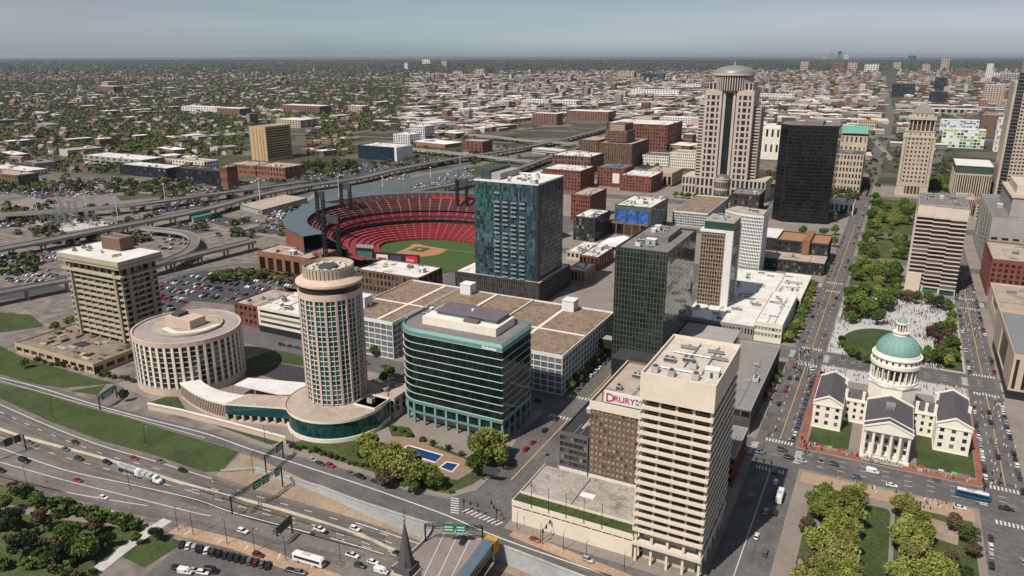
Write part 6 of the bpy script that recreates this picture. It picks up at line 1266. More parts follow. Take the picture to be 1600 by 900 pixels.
# distant towers at upper right and along the horizon, each on its own
FARW = [M('far tan wall', (.40, .31, .24), .9), M('far white wall', (.60, .57, .54), .9), M('far brick wall', (.20, .10, .08), .9), M('far grey wall', (.26, .25, .25), .9), M('far blue glass', (.05, .10, .13), .3), M('far dark wall', (.03, .035, .045), .4)]
for i, (px0, px1, by, ty, w_, lb) in enumerate(((1450, 1478, 163, 143, 5, 'dark glass block below the white-capped one, upper right'), (1458, 1477, 145, 121, 5, 'dark glass tower with a white cap, upper right'), (1392, 1428, 152, 131, 5, 'wide black block left of the white-capped tower'), (1535, 1566, 165, 133, 0, 'broad tan block below the white spire, upper right'), (1538, 1548, 130, 99, 1, 'slim white tower near the right edge'), (1417, 1430, 103, 87, 4, 'blue-green glass tower on the skyline'), (1469, 1482, 108, 90, 0, 'peaked tan tower on the skyline'), (1440, 1452, 112, 100, 0, 'tan apartment tower left of the peaked one'), (1395, 1407, 108, 97, 0, 'tan tower left of the blue-green one'), (1324, 1339, 108, 97, 0, 'pale hospital tower, left of centre on the right skyline'), (1250, 1262, 110, 96, 0, 'tan hospital tower on the skyline'), (1300, 1318, 112, 97, 2, 'brick hospital block on the skyline'), (1350, 1372, 112, 100, 1, 'white hospital block on the skyline'), (1308, 1314, 92, 80, 4, 'tallest far blue tower on the horizon'), (1296, 1302, 91, 83, 3, 'far grey tower left of the tallest blue one'), (1318, 1326, 92, 84, 1, 'far pale tower right of the tallest blue one'), (1284, 1292, 92, 85, 0, 'far tan tower in the horizon cluster'), (1275, 1281, 92, 86, 3, 'far grey tower at the left of the horizon cluster'),
     (965, 990, 122, 112, 0, 'tan block on the plain left of the domed skyscraper'), (1000, 1036, 124, 115, 5, 'dark low block on the plain left of the domed skyscraper'), (1026, 1036, 127, 114, 4, 'blue-grey block at the end of the dark one'), (1060, 1095, 138, 132, 1, 'pale long shed left of the domed skyscraper'), (985, 1060, 150, 141, 1, 'long cream shed on the plain left of the domed skyscraper'), (1145, 1240, 155, 148, 1, 'long white shed behind the domed skyscraper'), (1545, 1600, 120, 114, 1, 'long pale block at the right horizon'), (1490, 1520, 120, 108, 2, 'dark brick block left of the white spire'), (1562, 1600, 128, 116, 3, 'grey block near the right edge'), (1566, 1600, 160, 140, 2, 'brick block at the right edge behind the stone skyscraper'), (1575, 1600, 180, 160, 5, 'dark block at the right edge behind the stone skyscraper'), (660, 672, 100, 92, 1, 'white steepled block far across the plain'), (632, 637, 108, 98, 1, 'far white tower left of the steepled block'), (690, 698, 103, 95, 0, 'far tan tower in the middle of the plain'), (708, 722, 118, 111, 0, 'far tan block in the middle of the plain'), (742, 756, 118, 108, 0, 'far tan church block in the middle of the plain'), (150, 178, 145, 135, 2, 'far red brick brewery block at left'), (160, 170, 140, 128, 0, 'far tan brewery tower at left'), (285, 340, 178, 168, 1, 'far white block left of the tan slab tower'), (340, 375, 182, 170, 2, 'far brick block left of the tan slab tower'), (440, 500, 178, 166, 2, 'far brown block right of the tan slab tower'), (432, 470, 200, 188, 0, 'long tan block above the tan slab tower'), (545, 566, 178, 166, 0, 'far tan corner block above the glass headquarters'), (1030, 1090, 200, 185, 1, 'white flat block left of the domed skyscraper'), (815, 900, 166, 158, 1, 'long white shed above the elevated road'), (885, 950, 190, 175, 2, 'brick block above the stepped tower'), (832, 870, 196, 178, 2, 'brown brick block above the elevated road'))):
    R = pb('distant_block', lb, 'building', px0, px1, by, ty, 40 + 8 * (i % 4), wall=FARW[w_], roof=ROOFW if w_ != 5 else ROOFG, glass=GLASS, nf=max(2, int((by - ty) / 3)), nb=max(3, int((px1 - px0) / 4)), ns=3, pf=.5, sf=.5, units=0, par=0, d=1.0)
# ------------------------------------------------------------------ elevated roads and railways
def viaduct(name, label, cat, pts, w, gap=28.0, mat=GREYC, road=HWY, z=9.0, n=6, deep=1.6, par=.9):
    """pts: (px, py) of the deck centre line, or (px, py, z)"""
    c = smooth_path([(*P(p[0], p[1], p[2] if len(p) > 2 else z), p[2] if len(p) > 2 else z) for p in pts], n)
    R = thing(name, label, cat, c[0][0], c[0][1], 0)
    mb = MB(); Ls, Rs = ribbon(mb, c, w, road, 0, 0); mb.done('road_deck', R)
    mb = MB()
    for i in range(len(c) - 1):
        for (a, b, s) in ((Ls[i], Ls[i + 1], 1), (Rs[i], Rs[i + 1], -1)):
            up, dn = Vector((0, 0, par)), Vector((0, 0, -deep)); d = (b - a).normalized(); o = Vector((-d.y, d.x, 0)) * s * .35
            f = [a + dn, b + dn, b + up, a + up]; mb.face([v + o for v in f][::-s], mat); mb.face([a + up, b + up, b + up + o, a + up + o][::s], mat); mb.face([a, b, b + up, a + up][::s], mat)
        mb.face([Ls[i] + Vector((0, 0, -deep)), Rs[i] + Vector((0, 0, -deep)), Rs[i + 1] + Vector((0, 0, -deep)), Ls[i + 1] + Vector((0, 0, -deep))], mat)
    mb.done('girder', R)
    acc = gap * .5; k = 0
    for a, b in zip(c, c[1:]):
        a, b = Vector(a), Vector(b); L_ = (b - a).length; t = gap - acc
        while t < L_:
            p = a + (b - a) * (t / L_); d = (b - a).normalized(); nn = Vector((-d.y, d.x, 0)); k += 1
            if p.z > 2.5 and k < 60:
                mb = MB()
                for s in ((-1, 1) if w > 7 else (0,)): q = p + nn * s * w * .28; mb.cyl(q.x, q.y, 0, p.z - deep, .9, n=8, mat=mat)
                h = w * .42; mb.mesh([tuple(p + nn * x + d * y + Vector((0, 0, zz))) for zz in (-deep - 1.3, -deep - .002) for x, y in ((-h, -.8), (h, -.8), (h, .8), (-h, .8))], [(0, 3, 2, 1), (4, 5, 6, 7), (0, 1, 5, 4), (1, 2, 6, 5), (2, 3, 7, 6), (3, 0, 4, 7)], mat)
                mb.done('pier', R)
            t += gap
        acc = (acc + L_) % gap
    return R
viaduct('viaduct', 'farther elevated freeway deck crossing the left edge in front of the parking fields', 'viaduct', [(-60, 340), (0, 335), (100, 329), (215, 319), (310, 306), (400, 294), (480, 283)], 14)
viaduct('viaduct', 'nearer elevated freeway deck sweeping from the left edge toward the stadium', 'viaduct', [(-60, 402), (0, 389), (75, 375), (150, 360), (250, 341), (330, 324), (400, 305), (470, 291)], 15)
viaduct('viaduct', 'ramp viaduct passing behind the concrete tower toward the ballpark corner', 'viaduct', [(-60, 470), (0, 457), (100, 438), (165, 428), (240, 414), (320, 394), (395, 376)], 10)
viaduct('viaduct', 'curled loop ramp beside the dark lots behind the concrete tower', 'viaduct', [(225, 356, 7), (285, 363, 7), (303, 374, 8), (296, 390, 8), (265, 405, 9), (230, 416, 9)], 9, gap=24)
viaduct('viaduct', 'elevated freeway deck running from the stadium rim toward the brick warehouses', 'viaduct', [(470, 291), (560, 278), (612, 266), (690, 251), (760, 240), (840, 226), (905, 211), (960, 196)], 15, z=8)
viaduct('viaduct', 'second elevated deck between the blue tower and the brown warehouses', 'viaduct', [(640, 300), (720, 285), (800, 266), (850, 248), (905, 230)], 12, z=9)
viaduct('overpass', 'long overpass crossing above the railway and freeway beyond the stadium', 'overpass', [(635, 231, 8), (720, 240, 8), (800, 249, 8), (850, 253, 7)], 12, z=8, gap=40)
viaduct('overpass', 'pale overpass higher up on the plain, left of the stepped tower', 'overpass', [(690, 207, 8), (760, 212, 8), (830, 220, 8), (905, 224, 8)], 12, z=8, gap=60)
viaduct('viaduct', 'distant elevated road curving away left of the domed skyscraper', 'viaduct', [(960, 186, 7), (1010, 170, 7), (1040, 160, 7), (1095, 146, 7)], 14, z=7, gap=80)
for nm, pts, w_, m_ in (('freeway', [(470, 298), (560, 287), (640, 276), (720, 262), (800, 246), (880, 228), (960, 208), (1000, 194)], 22, HWY), ('street', [(0, 312), (130, 300), (250, 297), (330, 288), (420, 277)], 12, ASPH), ('street', [(150, 288), (260, 306)], 10, CONC), ('street', [(270, 305), (320, 313), (420, 330), (480, 320)], 12, ASPH), ('street', [(0, 425), (120, 420), (240, 430)], 9, ASPH), ('street', [(240, 345), (420, 368), (470, 380)], 10, CONC), ('street', [(315, 372), (420, 345), (500, 300)], 9, CONC), ('street', [(480, 470), (400, 415), (300, 424), (230, 440)], 9, ASPH), ('street', [(395, 440), (430, 450), (560, 470)], 10, ASPH), ('access_road', [(146, 627), (180, 608), (214, 583), (236, 560), (230, 520)], 9, ASPH), ('street', [(1452, 300), (1462, 262), (1468, 235)], 14, ASPH), ('avenue', [(1349, 307), (1358, 280), (1367, 254), (1378, 222), (1385, 205), (1390, 180), (1388, 160), (1384, 140), (1382, 120)], 24, ASPH)):
    mb = MB(); ribbon(mb, pxpath(pts, .045), w_, m_, .0); mb.done(nm, kind='structure')
for nm, pl, m_, z in (('parking_lot', [(120, 318), (190, 303), (240, 318), (160, 328)], M('pale car park', (.17, .145, .145), .9, .15, .05, .2, .6), .035), ('parking_lot', [(0, 318), (60, 308), (115, 320), (40, 332)], CONC, .035), ('parking_lot', [(10, 300), (140, 292), (180, 300), (60, 310)], ASPH2, .036), ('parking_lot', [(300, 340), (330, 335), (405, 348), (355, 355)], ASPH2, .037), ('parking_lot', [(262, 355), (300, 350), (345, 360), (300, 366)], ASPH2, .038), ('parking_lot', [(355, 362), (410, 350), (440, 362), (395, 374)], ASPH2, .039), ('parking_lot', [(380, 325), (560, 282), (720, 262), (742, 275), (640, 300), (520, 330), (440, 345)], M('teal grey car park', (.085, .10, .105), .9, .2, .04, .2, .6), .036), ('parking_lot', [(420, 280), (560, 255), (640, 243), (700, 250), (560, 275), (450, 290)], ASPH2, .037), ('parking_lot', [(170, 300), (330, 285), (400, 285), (300, 303)], ASPH2, .033), ('parking_lot', [(0, 450), (70, 440), (110, 452), (0, 470)], ASPH2, .036), ('parking_lot', [(0, 342), (48, 338), (52, 350), (0, 358)], ASPH2, .033), ('parking_lot', [(158, 350), (228, 340), (238, 350), (172, 364)], ASPH2, .034), ('parking_lot', [(0, 398), (70, 388), (104, 404), (20, 424)], ASPH, .033), ('parking_lot', [(235, 322), (300, 312), (320, 322), (250, 334)], ASPH2, .034), ('parking_lot', [(0, 290), (190, 276), (230, 286), (0, 304)], ASPH, .032), ('lawn', [(180, 306), (250, 300), (270, 306), (190, 314)], GRASS2, .038), ('lawn', [(430, 268), (560, 250), (560, 256), (440, 276)], GRASS2, .04), ('lawn', [(60, 372), (140, 358), (160, 366), (70, 384)], GRASS2, .036), ('substation_yard', [(50, 346), (150, 335), (170, 352), (75, 366)], CONC2, .035), ('lawn', [(-60, 500), (0, 488), (48, 492), (70, 510), (0, 520)], GRASS, .04), ('lawn', [(600, 588), (640, 600), (640, 618), (576, 612), (574, 596)], GRASS2, .17)):
    sheet(nm, pxpoly(pl), z, m_)
# road bridge over the freeway, with its curved wall
R = thing('road_bridge', 'tan road bridge over the sunken freeway at the bottom centre, with a curved parapet', 'bridge', *P(690, 860))
dk = pxpoly([(676, 822), (704, 815), (760, 850), (738, 880), (715, 925), (600, 930), (640, 868), (664, 842)])
mb = MB(); mb.prism(dk, -1.3, .06, CONC); mb.done('deck', R)
mb = MB(); q = smooth_path([(*P(676, 823), .06), (*P(668, 840), .06), (*P(640, 868), .06), (*P(612, 890), .06)], 5); ribbon(mb, [(a, b, 1.25) for a, b, _ in q], .5, WALLC, 0, 1.2); q2 = smooth_path([(*P(760, 850), .06), (*P(738, 880), .06), (*P(716, 922), .06)], 5); ribbon(mb, [(a, b, 1.25) for a, b, _ in q2], .5, WALLC, 0, 1.2); mb.done('parapet', R)
mb = MB()
for (a, b, w_) in (((700, 822), (660, 905), .3), ((718, 830), (680, 910), .3), ((735, 842), (700, 912), .3)): ribbon(mb, [(*P(*a), .075), (*P(*b), .075)], w_, LINEW)
mb.done('lane_marking', R)
# glazed footbridge in the foreground
R = thing('footbridge', 'blue-grey enclosed footbridge with a ribbed roof at the bottom centre', 'footbridge', *P(745, 880)); a = Vector((*P(764, 842, 6), 0)); b = Vector((*P(722, 898, 6), 0)); b = a + (b - a) * 1.25; d = (b - a).normalized(); nn = Vector((-d.y, d.x, 0))
def rib(mb, w, z0, z1, mat, a=a, b=b):
    v = [a - nn * w, b - nn * w, b + nn * w, a + nn * w]; mb.mesh([tuple(p + Vector((0, 0, z0))) for p in v] + [tuple(p + Vector((0, 0, z1))) for p in v], [(0, 3, 2, 1), (4, 5, 6, 7), (0, 1, 5, 4), (1, 2, 6, 5), (2, 3, 7, 6), (3, 0, 4, 7)], mat)
BGS = M('blue grey bridge steel', (.13, .17, .215), .4, .1, .3, .1, 2, metal=.3)
mb = MB(); rib(mb, 2.2, 5.0, 5.4, BGS); mb.done('roof', R); mb = MB(); rib(mb, 2.0, 2.0, 5.0, M('bridge glazing', (.05, .075, .10), .15, spec=.6)); mb.done('glazing', R); mb = MB(); rib(mb, 2.25, 1.3, 1.99, GREYC); mb.done('floor', R)
mb = MB(); L_ = (b - a).length
for i in range(int(L_ / 1.6)):
    p = a + d * (i * 1.6); mb.tube(tuple(p + nn * 2.25 + Vector((0, 0, 5.45))), tuple(p - nn * 2.25 + Vector((0, 0, 5.45))), .12, BGS, 4)
    for s in (1, -1): mb.tube(tuple(p + nn * 2.1 * s + Vector((0, 0, 2))), tuple(p + d * 1.6 + nn * 2.1 * s + Vector((0, 0, 5))), .09, BGS, 4)
mb.done('truss', R); mb = MB(); mb.box(a.x - 2.5, a.x + 2.5, a.y - 1, a.y + 3, 0, 5.2, M('orange portal', (.45, .22, .03), .7)); mb.done('portal', R)
# church steeple in the foreground
x, y = P(631, 800, 46); R = thing('church_steeple', 'dark pointed church steeple with a gilt cross rising at the bottom edge', 'steeple', x, y, 0)
mb = MB(); mb.box(x - 3.3, x + 3.3, y - 3.3, y + 3.3, 0, 24, STONE); mb.box(x - 3.7, x + 3.7, y - 3.7, y + 3.7, 24, 25, STONE); mb.box(x - 2.9, x + 2.9, y - 2.9, y + 2.9, 25, 27.2, SLATE); mb.done('stone_tower', R)
mb = MB(); oc = ring(x, y, 2.7, 8, math.pi / 8)
for i in range(8): mb.face([(*oc[i], 27.2), (*oc[(i + 1) % 8], 27.2), (x, y, 43.2)], SLATE)
for i in range(0, 8, 2): c_ = math.pi / 8 + i * math.pi / 4; mb.box(x + 2.1 * math.cos(c_) - .4, x + 2.1 * math.cos(c_) + .4, y + 2.1 * math.sin(c_) - .4, y + 2.1 * math.sin(c_) + .4, 27.3, 29.6, SLATE)
mb.done('spire', R); mb = MB(); GO = M('gilt finial', (.5, .3, .08), .4, metal=.6); mb.cyl(x, y, 42.4, 43.4, .28, .45, 10, GO); mb.dome(x, y, 43.4, .45, .5, GO, 10, 4); mb.tube((x, y, 43.5), (x, y, 47), .11, DARKM); mb.tube((x - .8, y, 46), (x + .8, y, 46), .11, DARKM); mb.done('cross', R)
# ------------------------------------------------------------------ sign gantries, poles, masts
SGN = M('green road sign', (.012, .17, .10), .5, .03); SGT = M('white sign lines', (.6, .62, .6), .6, .02); SGB = M('sign back', (.055, .06, .065), .5)
def gantry(label, A, B, h, signs, zA=0, zB=0, back=False, one=False):
    a, b = Vector((*P(*A, zA), zA)), Vector((*P(*B, zB), zB)); R = thing('sign_gantry', label, 'sign gantry', a.x, a.y, a.z); top = max(zA, zB) + h
    d = Vector((b.x - a.x, b.y - a.y, 0)); L_ = d.length; d.normalize(); nn = Vector((d.y, -d.x, 0))
    if nn.dot(-a) < 0: nn = -nn
    mb = MB()
    for p in ((a,) if one else (a, b)): mb.tube(tuple(p), (p.x, p.y, top + 1.2), .32, DARKM, 8)
    mb.done('post', R); mb = MB()
    for s, zz in ((.6, 0), (-.6, 0), (.6, 1.3), (-.6, 1.3)): mb.tube((a.x + nn.x * s, a.y + nn.y * s, top + zz), (b.x + nn.x * s, b.y + nn.y * s, top + zz), .13, DARKM, 5)
    k = int(L_ / 1.8)
    for i in range(k):
        p, q = a + d * (L_ * i / k), a + d * (L_ * (i + 1) / k)
        for s in (.6, -.6): mb.tube((p.x + nn.x * s, p.y + nn.y * s, top), (q.x + nn.x * s, q.y + nn.y * s, top + 1.3), .09, DARKM, 4); mb.tube((q.x + nn.x * s, q.y + nn.y * s, top), (q.x + nn.x * s, q.y + nn.y * s, top + 1.3), .08, DARKM, 4)
        mb.tube((p.x + nn.x * .6, p.y + nn.y * .6, top + 1.3), (q.x - nn.x * .6, q.y - nn.y * .6, top + 1.3), .08, DARKM, 4)
    mb.done('truss', R)
    for f0, f1 in signs:
        p = a + d * (L_ * f0); w_ = L_ * (f1 - f0); mb = MB(); mb.obox((p.x + nn.x * .9, p.y + nn.y * .9), (d.x, d.y), (nn.x, nn.y), 0, w_, 0, .1, top - 1.2, top + 2.6, SGB if back else SGN)
        if not back:
            for zz in (.3, 1.5): mb.obox((p.x + nn.x * .9, p.y + nn.y * .9), (d.x, d.y), (nn.x, nn.y), w_ * .12, w_ * .85, -.02, -.005, top - 1.2 + zz + .5, top - 1.2 + zz + 1.0, SGT)
        mb.done('sign_panel', R)
gantry('long sign gantry with green panels spanning the freeway, left of the church steeple', (442, 760), (363, 803), 6.5, [(.28, .42), (.44, .60), (.06, .16)], lane_z(430) * .6, 0)
gantry('short sign gantry on the freeway edge, seen from its dark back', (457, 833), (431, 858), 6.5, [(.05, .98)], 0, 0, True, True)
gantry('sign gantry with two green panels above the road bridge', (665, 846), (754, 850), 6.5, [(.32, .52), (.54, .72)], 0, 0)
gantry('small green sign gantry over the drive below the round tower', (416, 738), (443, 716), 7, [(.55, .98)], 0, 0)
gantry('green sign gantry over the access road below the drum building', (157, 640), (183, 622), 6, [(.1, .8)], 0, 0)
gantry('dark sign gantry over the freeway at the left edge', (41, 702), (-12, 722), 6.5, [(.1, .3), (.35, .6)], 0, 0, True)
gantry('white backed sign gantry at the street corner beside the leafy bank', (755, 750), (781, 754), 5, [(.05, .9)], 0, 0, True, True)
def lamp_mesh(h, arm, mat=DARKM):
    mb = MB(); mb.tube((0, 0, 0), (0, 0, h), .14, mat, 6, .09); mb.tube((0, 0, h - .1), (arm, 0, h + .25), .07, mat, 5); mb.box(arm - .3, arm + .5, -.16, .16, h + .15, h + .32, UNIT); mb.box(-.25, .25, -.25, .25, 0, .5, GREYC)
    o = mb.done('p'); m = o.data; bpy.data.objects.remove(o); m.name = 'street_lamp'; return m
LM = lamp_mesh(10.5, 2.2); LM2 = lamp_mesh(7.5, 1.0)
def lamp(px, py, lb, rz=0, m=None, grp='street lamps along the roads', z=0): o = bpy.data.objects.new('street_lamp', m or LM); COL.objects.link(o); o.location = (*P(px, py, z), z); o.rotation_euler = (0, 0, rz); tag(o, lb, 'street lamp', grp)
for px, py, lb in ((84, 655, 'dark lamp post in the grass verge below the concrete podium'), (228, 696, 'dark lamp post on the bare patch of the grass verge'), (396, 741, 'lamp post on the gravel bank by the long gantry'), (415, 695, 'lamp post on the pavement below the pink garden wall'), (460, 709, 'lamp post beside the shrub bank below the round tower'), (203, 764, 'lamp post on the near edge of the freeway beside the tanker truck'), (44, 765, 'lamp post beside the shrubs at lower left'), (278, 828, 'lamp post at the end of the pale footpath'), (302, 836, 'lamp post on the pavement above the parked row'), (355, 850, 'lamp post above the dark parked cars'), (398, 862, 'lamp post left of the white coach'), (447, 876, 'lamp post in front of the white coach'), (532, 880, 'lamp post right of the white coach')): lamp(px, py, lb, random.choice([0, 1.6, 3.1]))
for i, px in enumerate((830, 857, 884, 912, 940)): lamp(px, 793 + (px - 830) * .29, ['first', 'second', 'third', 'fourth', 'last'][i] + ' lamp post from the left on the podium terrace', -1.57, LM, 'lamp posts on the podium terrace', 9.2)
for i, (px, py) in enumerate(((808, 828), (845, 845), (880, 860), (916, 874), (975, 893))): lamp(px, py, 'pavement lamp post below the cream podium wall, number %s from the left' % ['one', 'two', 'three', 'four', 'five'][i], 1.57, LM2, 'lamp posts along the podium wall')
for i, y_ in enumerate(range(360, 460, 16)): lamp(*J(-43, y_, 0), 'street lamp along the left kerb of the avenue', 0, LM2, 'lamps along the avenue')
for i, y_ in enumerate(range(490, 1100, 32)): lamp(*J(-24 if i % 2 else -43.5, y_, 0), 'street lamp along the far stretch of the avenue', 0 if i % 2 == 0 else math.pi, LM2, 'lamps along the avenue')
def traffic_mesh():
    mb = MB(); mb.tube((0, 0, 0), (0, 0, 7), .16, DARKM, 6); mb.tube((0, 0, 6), (7, 0, 6.6), .1, DARKM, 5)
    for x_ in (3.2, 6.6, 0): mb.box(x_ - .28, x_ + .28, -.25, .25, 4.9, 6.5, DARKM)
    o = mb.done('p'); m = o.data; bpy.data.objects.remove(o); m.name = 'traffic_light'; return m
TM = traffic_mesh()
for i, (px, py, rz, lb) in enumerate(((725, 802, 0, 'traffic light at the leafy corner crosswalk'), (776, 818, 2.4, 'traffic light with a long arm at the corner of the podium street'), (848, 850, 1.57, 'traffic light on the pavement below the podium wall'), (1180, 735, 0, 'traffic light beside the crosswalk in front of the cream tower'), (1258, 712, 2.0, 'traffic light at the brick corner of the courthouse yard'), (1535, 780, 1.6, 'traffic light at the right corner of the park'), (1262, 590, 0, 'traffic light at the avenue crossing left of the courthouse'), (1560, 760, 3.1, 'traffic light right of the blue bus'), (1250, 565, 1.0, 'traffic light beside the white plaza corner'))):
    o = bpy.data.objects.new('traffic_light', TM); COL.objects.link(o); o.location = (*P(px, py), 0); o.rotation_euler = (0, 0, rz); tag(o, lb, 'traffic light', 'traffic lights at the crossings')
for px, py, top, lb in ((136, 330, 298, 'tall white light mast in front of the pale car park'), (185, 345, 310, 'tall white light mast by the substation'), (260, 326, 288, 'tall white light mast beside the green shed'), (58, 328, 296, 'tall white light mast at the far left'), (530, 308, 276, 'tall white light mast behind the stadium roof'), (719, 258, 240, 'slim white light mast near the far overpass'), (407, 320, 280, 'tall light mast above the depot shed'), (673, 278, 262, 'white light mast in the teal car park'), (598, 292, 276, 'thin white mast in the car park behind the stadium')):
    x, y = P(px, py); h = hgt(px, py, top); R = thing('light_mast', lb, 'light mast', x, y); mb = MB(); mb.tube((x, y, 0), (x, y, h), .55, WHITE, 8, .3); mb.done('mast', R); mb = MB(); mb.cyl(x, y, h, h + .8, 1.6, 1.4, 10, UNIT); mb.done('lamp_ring', R)
# substation
R = thing('substation', 'electrical substation full of pale lattice frames beside the elevated freeway', 'substation', *P(110, 350)); mb = MB(); rr = random.Random(4)
for i in range(70):
    x, y = P(rr.uniform(62, 152), rr.uniform(340, 362)); h = rr.choice([5, 7, 9, 14]); mb.tube((x, y, 0), (x, y, h), .18, STEEL, 4)
    mb.tube((x - 3, y, h * .8), (x + 3, y, h * .8), .15, STEEL, 4)
    if i % 3 == 0: mb.box(x + 1, x + 4, y, y + 2.5, 0, 2.8, UNIT)
mb.done('lattice_frames', R)
for i, (px, py) in enumerate(((92, 356), (103, 352), (112, 350), (122, 347), (98, 345))):
    x, y = P(px, py); o_ = MB(); truss(o_, x, y, 0, 26, .9, STEEL, .16); tag(o_.done('lattice_pole'), 'slender steel lattice pole standing in the substation', 'pole', 'lattice poles in the substation')
# ------------------------------------------------------------------ people on the plaza: one dense crowd
def crowd(name, polys, n, label, z):
    mb = MB(); cl = palette('crowd clothes', [(.55, .53, .5), (.22, .06, .06), (.03, .03, .04), (.5, .5, .55), (.08, .10, .2), (.6, .58, .55), (.25, .2, .16), (.4, .38, .36), (.5, .48, .46), (.1, .1, .1)], .9); sk = M('skin and hair', (.12, .075, .05), .8)
    rr = random.Random(9); areas = []; cen = {}
    for pl, w in polys: areas += [pl] * w
    for i in range(n):
        x0, x1, y0, y1 = ar = rr.choice(areas); x, y = rr.uniform(x0, x1), rr.uniform(y0, y1)
        if rr.random() < .7: c_ = rr.choice(cen.setdefault(ar, [(rr.uniform(x0, x1), rr.uniform(y0, y1)) for _ in range(max(4, int((x1 - x0) * (y1 - y0) / 90)))])); x, y = min(max(rr.gauss(c_[0], 2.6), x0), x1), min(max(rr.gauss(c_[1], 2.6), y0), y1)
        if ((x - 6) / 25) ** 2 + ((y - 512) / 37) ** 2 < 1: continue
        h = rr.uniform(1.5, 1.85); w_ = rr.uniform(.22, .3); v = []
        for zz, q in ((0, .55), (h * .5, .8), (h * .82, 1.0), (h * .86, .4)): v += [(x - w_ * q, y - .16 * q, z + zz), (x + w_ * q, y - .16 * q, z + zz), (x + w_ * q, y + .16 * q, z + zz), (x - w_ * q, y + .16 * q, z + zz)]
        mb.mesh(v, [(a * 4 + b, a * 4 + (b + 1) % 4, a * 4 + 4 + (b + 1) % 4, a * 4 + 4 + b) for a in range(3) for b in range(4)], cl); mb.box(x - .12, x + .12, y - .12, y + .12, z + h * .86, z + h, sk)
    o = mb.done(name, kind='stuff'); tag(o, label, 'crowd')
crowd('crowd', [((6, 51, 540, 626), 8), ((-23, 6, 552, 626), 1), ((-24, -16, 487, 625), 1), ((-24, 51, 446, 462), 2), ((-24, 40, 486, 500), 2), ((30, 40, 500, 560), 1)], 2100, 'dense crowd of people filling the pale plaza behind the domed courthouse', .2)
crowd('crowd', [((-15, 44, 320, 328), 1), ((-20, 48, 351, 356), 3), ((54, 66, 560, 735), 3), ((54, 68, 350, 460), 1), ((-40, -26, 456, 486), 2)], 420, 'scattered people on the courthouse pavements and the closed side street', .2)
# ------------------------------------------------------------------ trees
LV = [leaves('spring green leaves', (.10, .13, .022), (.24, .25, .06), .3), leaves('mid green leaves', (.045, .08, .016), (.12, .16, .035), .35), leaves('olive leaves', (.12, .125, .03), (.27, .26, .08), .3), leaves('bronze leaves', (.075, .05, .03), (.14, .10, .06), .25), leaves('dark green leaves', (.018, .034, .012), (.045, .062, .02), .25), leaves('plum leaves', (.055, .022, .028), (.10, .045, .05), .2)]
BARK = M('bark', (.055, .043, .034), .95, .2, 1, .2, 4)
def crown_mesh(seed, lv, n=3000, r=4.2, h=7.0, base=2.6, leaf=.36, lobes=9):
    r_ = np.random.default_rng(seed); c = []
    for i in range(lobes):
        a = r_.uniform(0, 6.283); q = r * .62 * math.sqrt(r_.uniform(0, 1)); zz = base + h * r_.uniform(.28, .80) - .12 * q; c.append((q * math.cos(a) * 1.15, q * math.sin(a) * 1.15, zz, r_.uniform(.20, .46) * r))
    c.append((0, 0, base + h * .78, r * .42)); c = np.array(c)
    k = r_.integers(0, len(c), n); d = r_.normal(size=(n, 3)); d /= np.linalg.norm(d, axis=1)[:, None]; rad_ = r_.uniform(.4, 1.0, n) ** .5 * r_.choice([1, 1, 1, 1.25], n)
    p = c[k, :3] + d * (c[k, 3] * rad_)[:, None] * np.array([1, 1, .85]); p = p[p[:, 2] > base * .75]; n = len(p)
    u = r_.normal(size=(n, 3)); u /= np.linalg.norm(u, axis=1)[:, None]; w = np.cross(u, r_.normal(size=(n, 3))); w /= np.linalg.norm(w, axis=1)[:, None]; s = leaf * r_.uniform(.6, 1.25, n)[:, None]
    v = np.stack([p - u * s - w * s * .6, p + u * s - w * s * .5, p + u * s * .9 + w * s * .7, p - u * s * .8 + w * s * .6], 1).reshape(-1, 3)
    me = bpy.data.meshes.new('crown'); me.from_pydata(v.tolist(), [], [(4 * i, 4 * i + 1, 4 * i + 2, 4 * i + 3) for i in range(n)]); me.materials.append(lv); return me
def trunk_mesh(seed, r=4.2, h=7.0, base=2.6):
    r_ = random.Random(seed); mb = MB(); mb.tube((0, 0, 0), (.1, .05, base + h * .3), .3, BARK, 7, .18)
    for i in range(5):
        a = i * 1.256 + r_.uniform(-.4, .4); z0 = base * r_.uniform(.8, 1.3); q = r * r_.uniform(.4, .65); mb.tube((.05, 0, z0), (q * math.cos(a), q * math.sin(a), base + h * r_.uniform(.35, .65)), .15, BARK, 5, .05)
    o = mb.done('p'); m = o.data; bpy.data.objects.remove(o); m.name = 'trunk'; return m
CR = {}
def tree_kind(k, v):
    if (k, v) not in CR: CR[(k, v)] = (crown_mesh(k * 10 + v, LV[k], r=4.2 + .4 * v, h=6.6 + .5 * (v % 2), lobes=12 + 2 * v), trunk_mesh(v))
    return CR[(k, v)]
NT = [0]
def tree(x, y, k, s, label, group, z=.15, sy=None):
    NT[0] += 1; c, t = tree_kind(k, NT[0] % 3); R = thing('tree', label, 'tree', x, y, z, random.uniform(0, 6.28), group); q = s * random.uniform(.88, 1.12); R.scale = (q, q, (sy or s) * random.uniform(.9, 1.1)); part(c, 'crown', R); part(t, 'trunk', R)
def tree_px(px, py, k, s, label, group, z=.15, sy=None): tree(*P(px, py, z), k, s, label, group, z, sy)
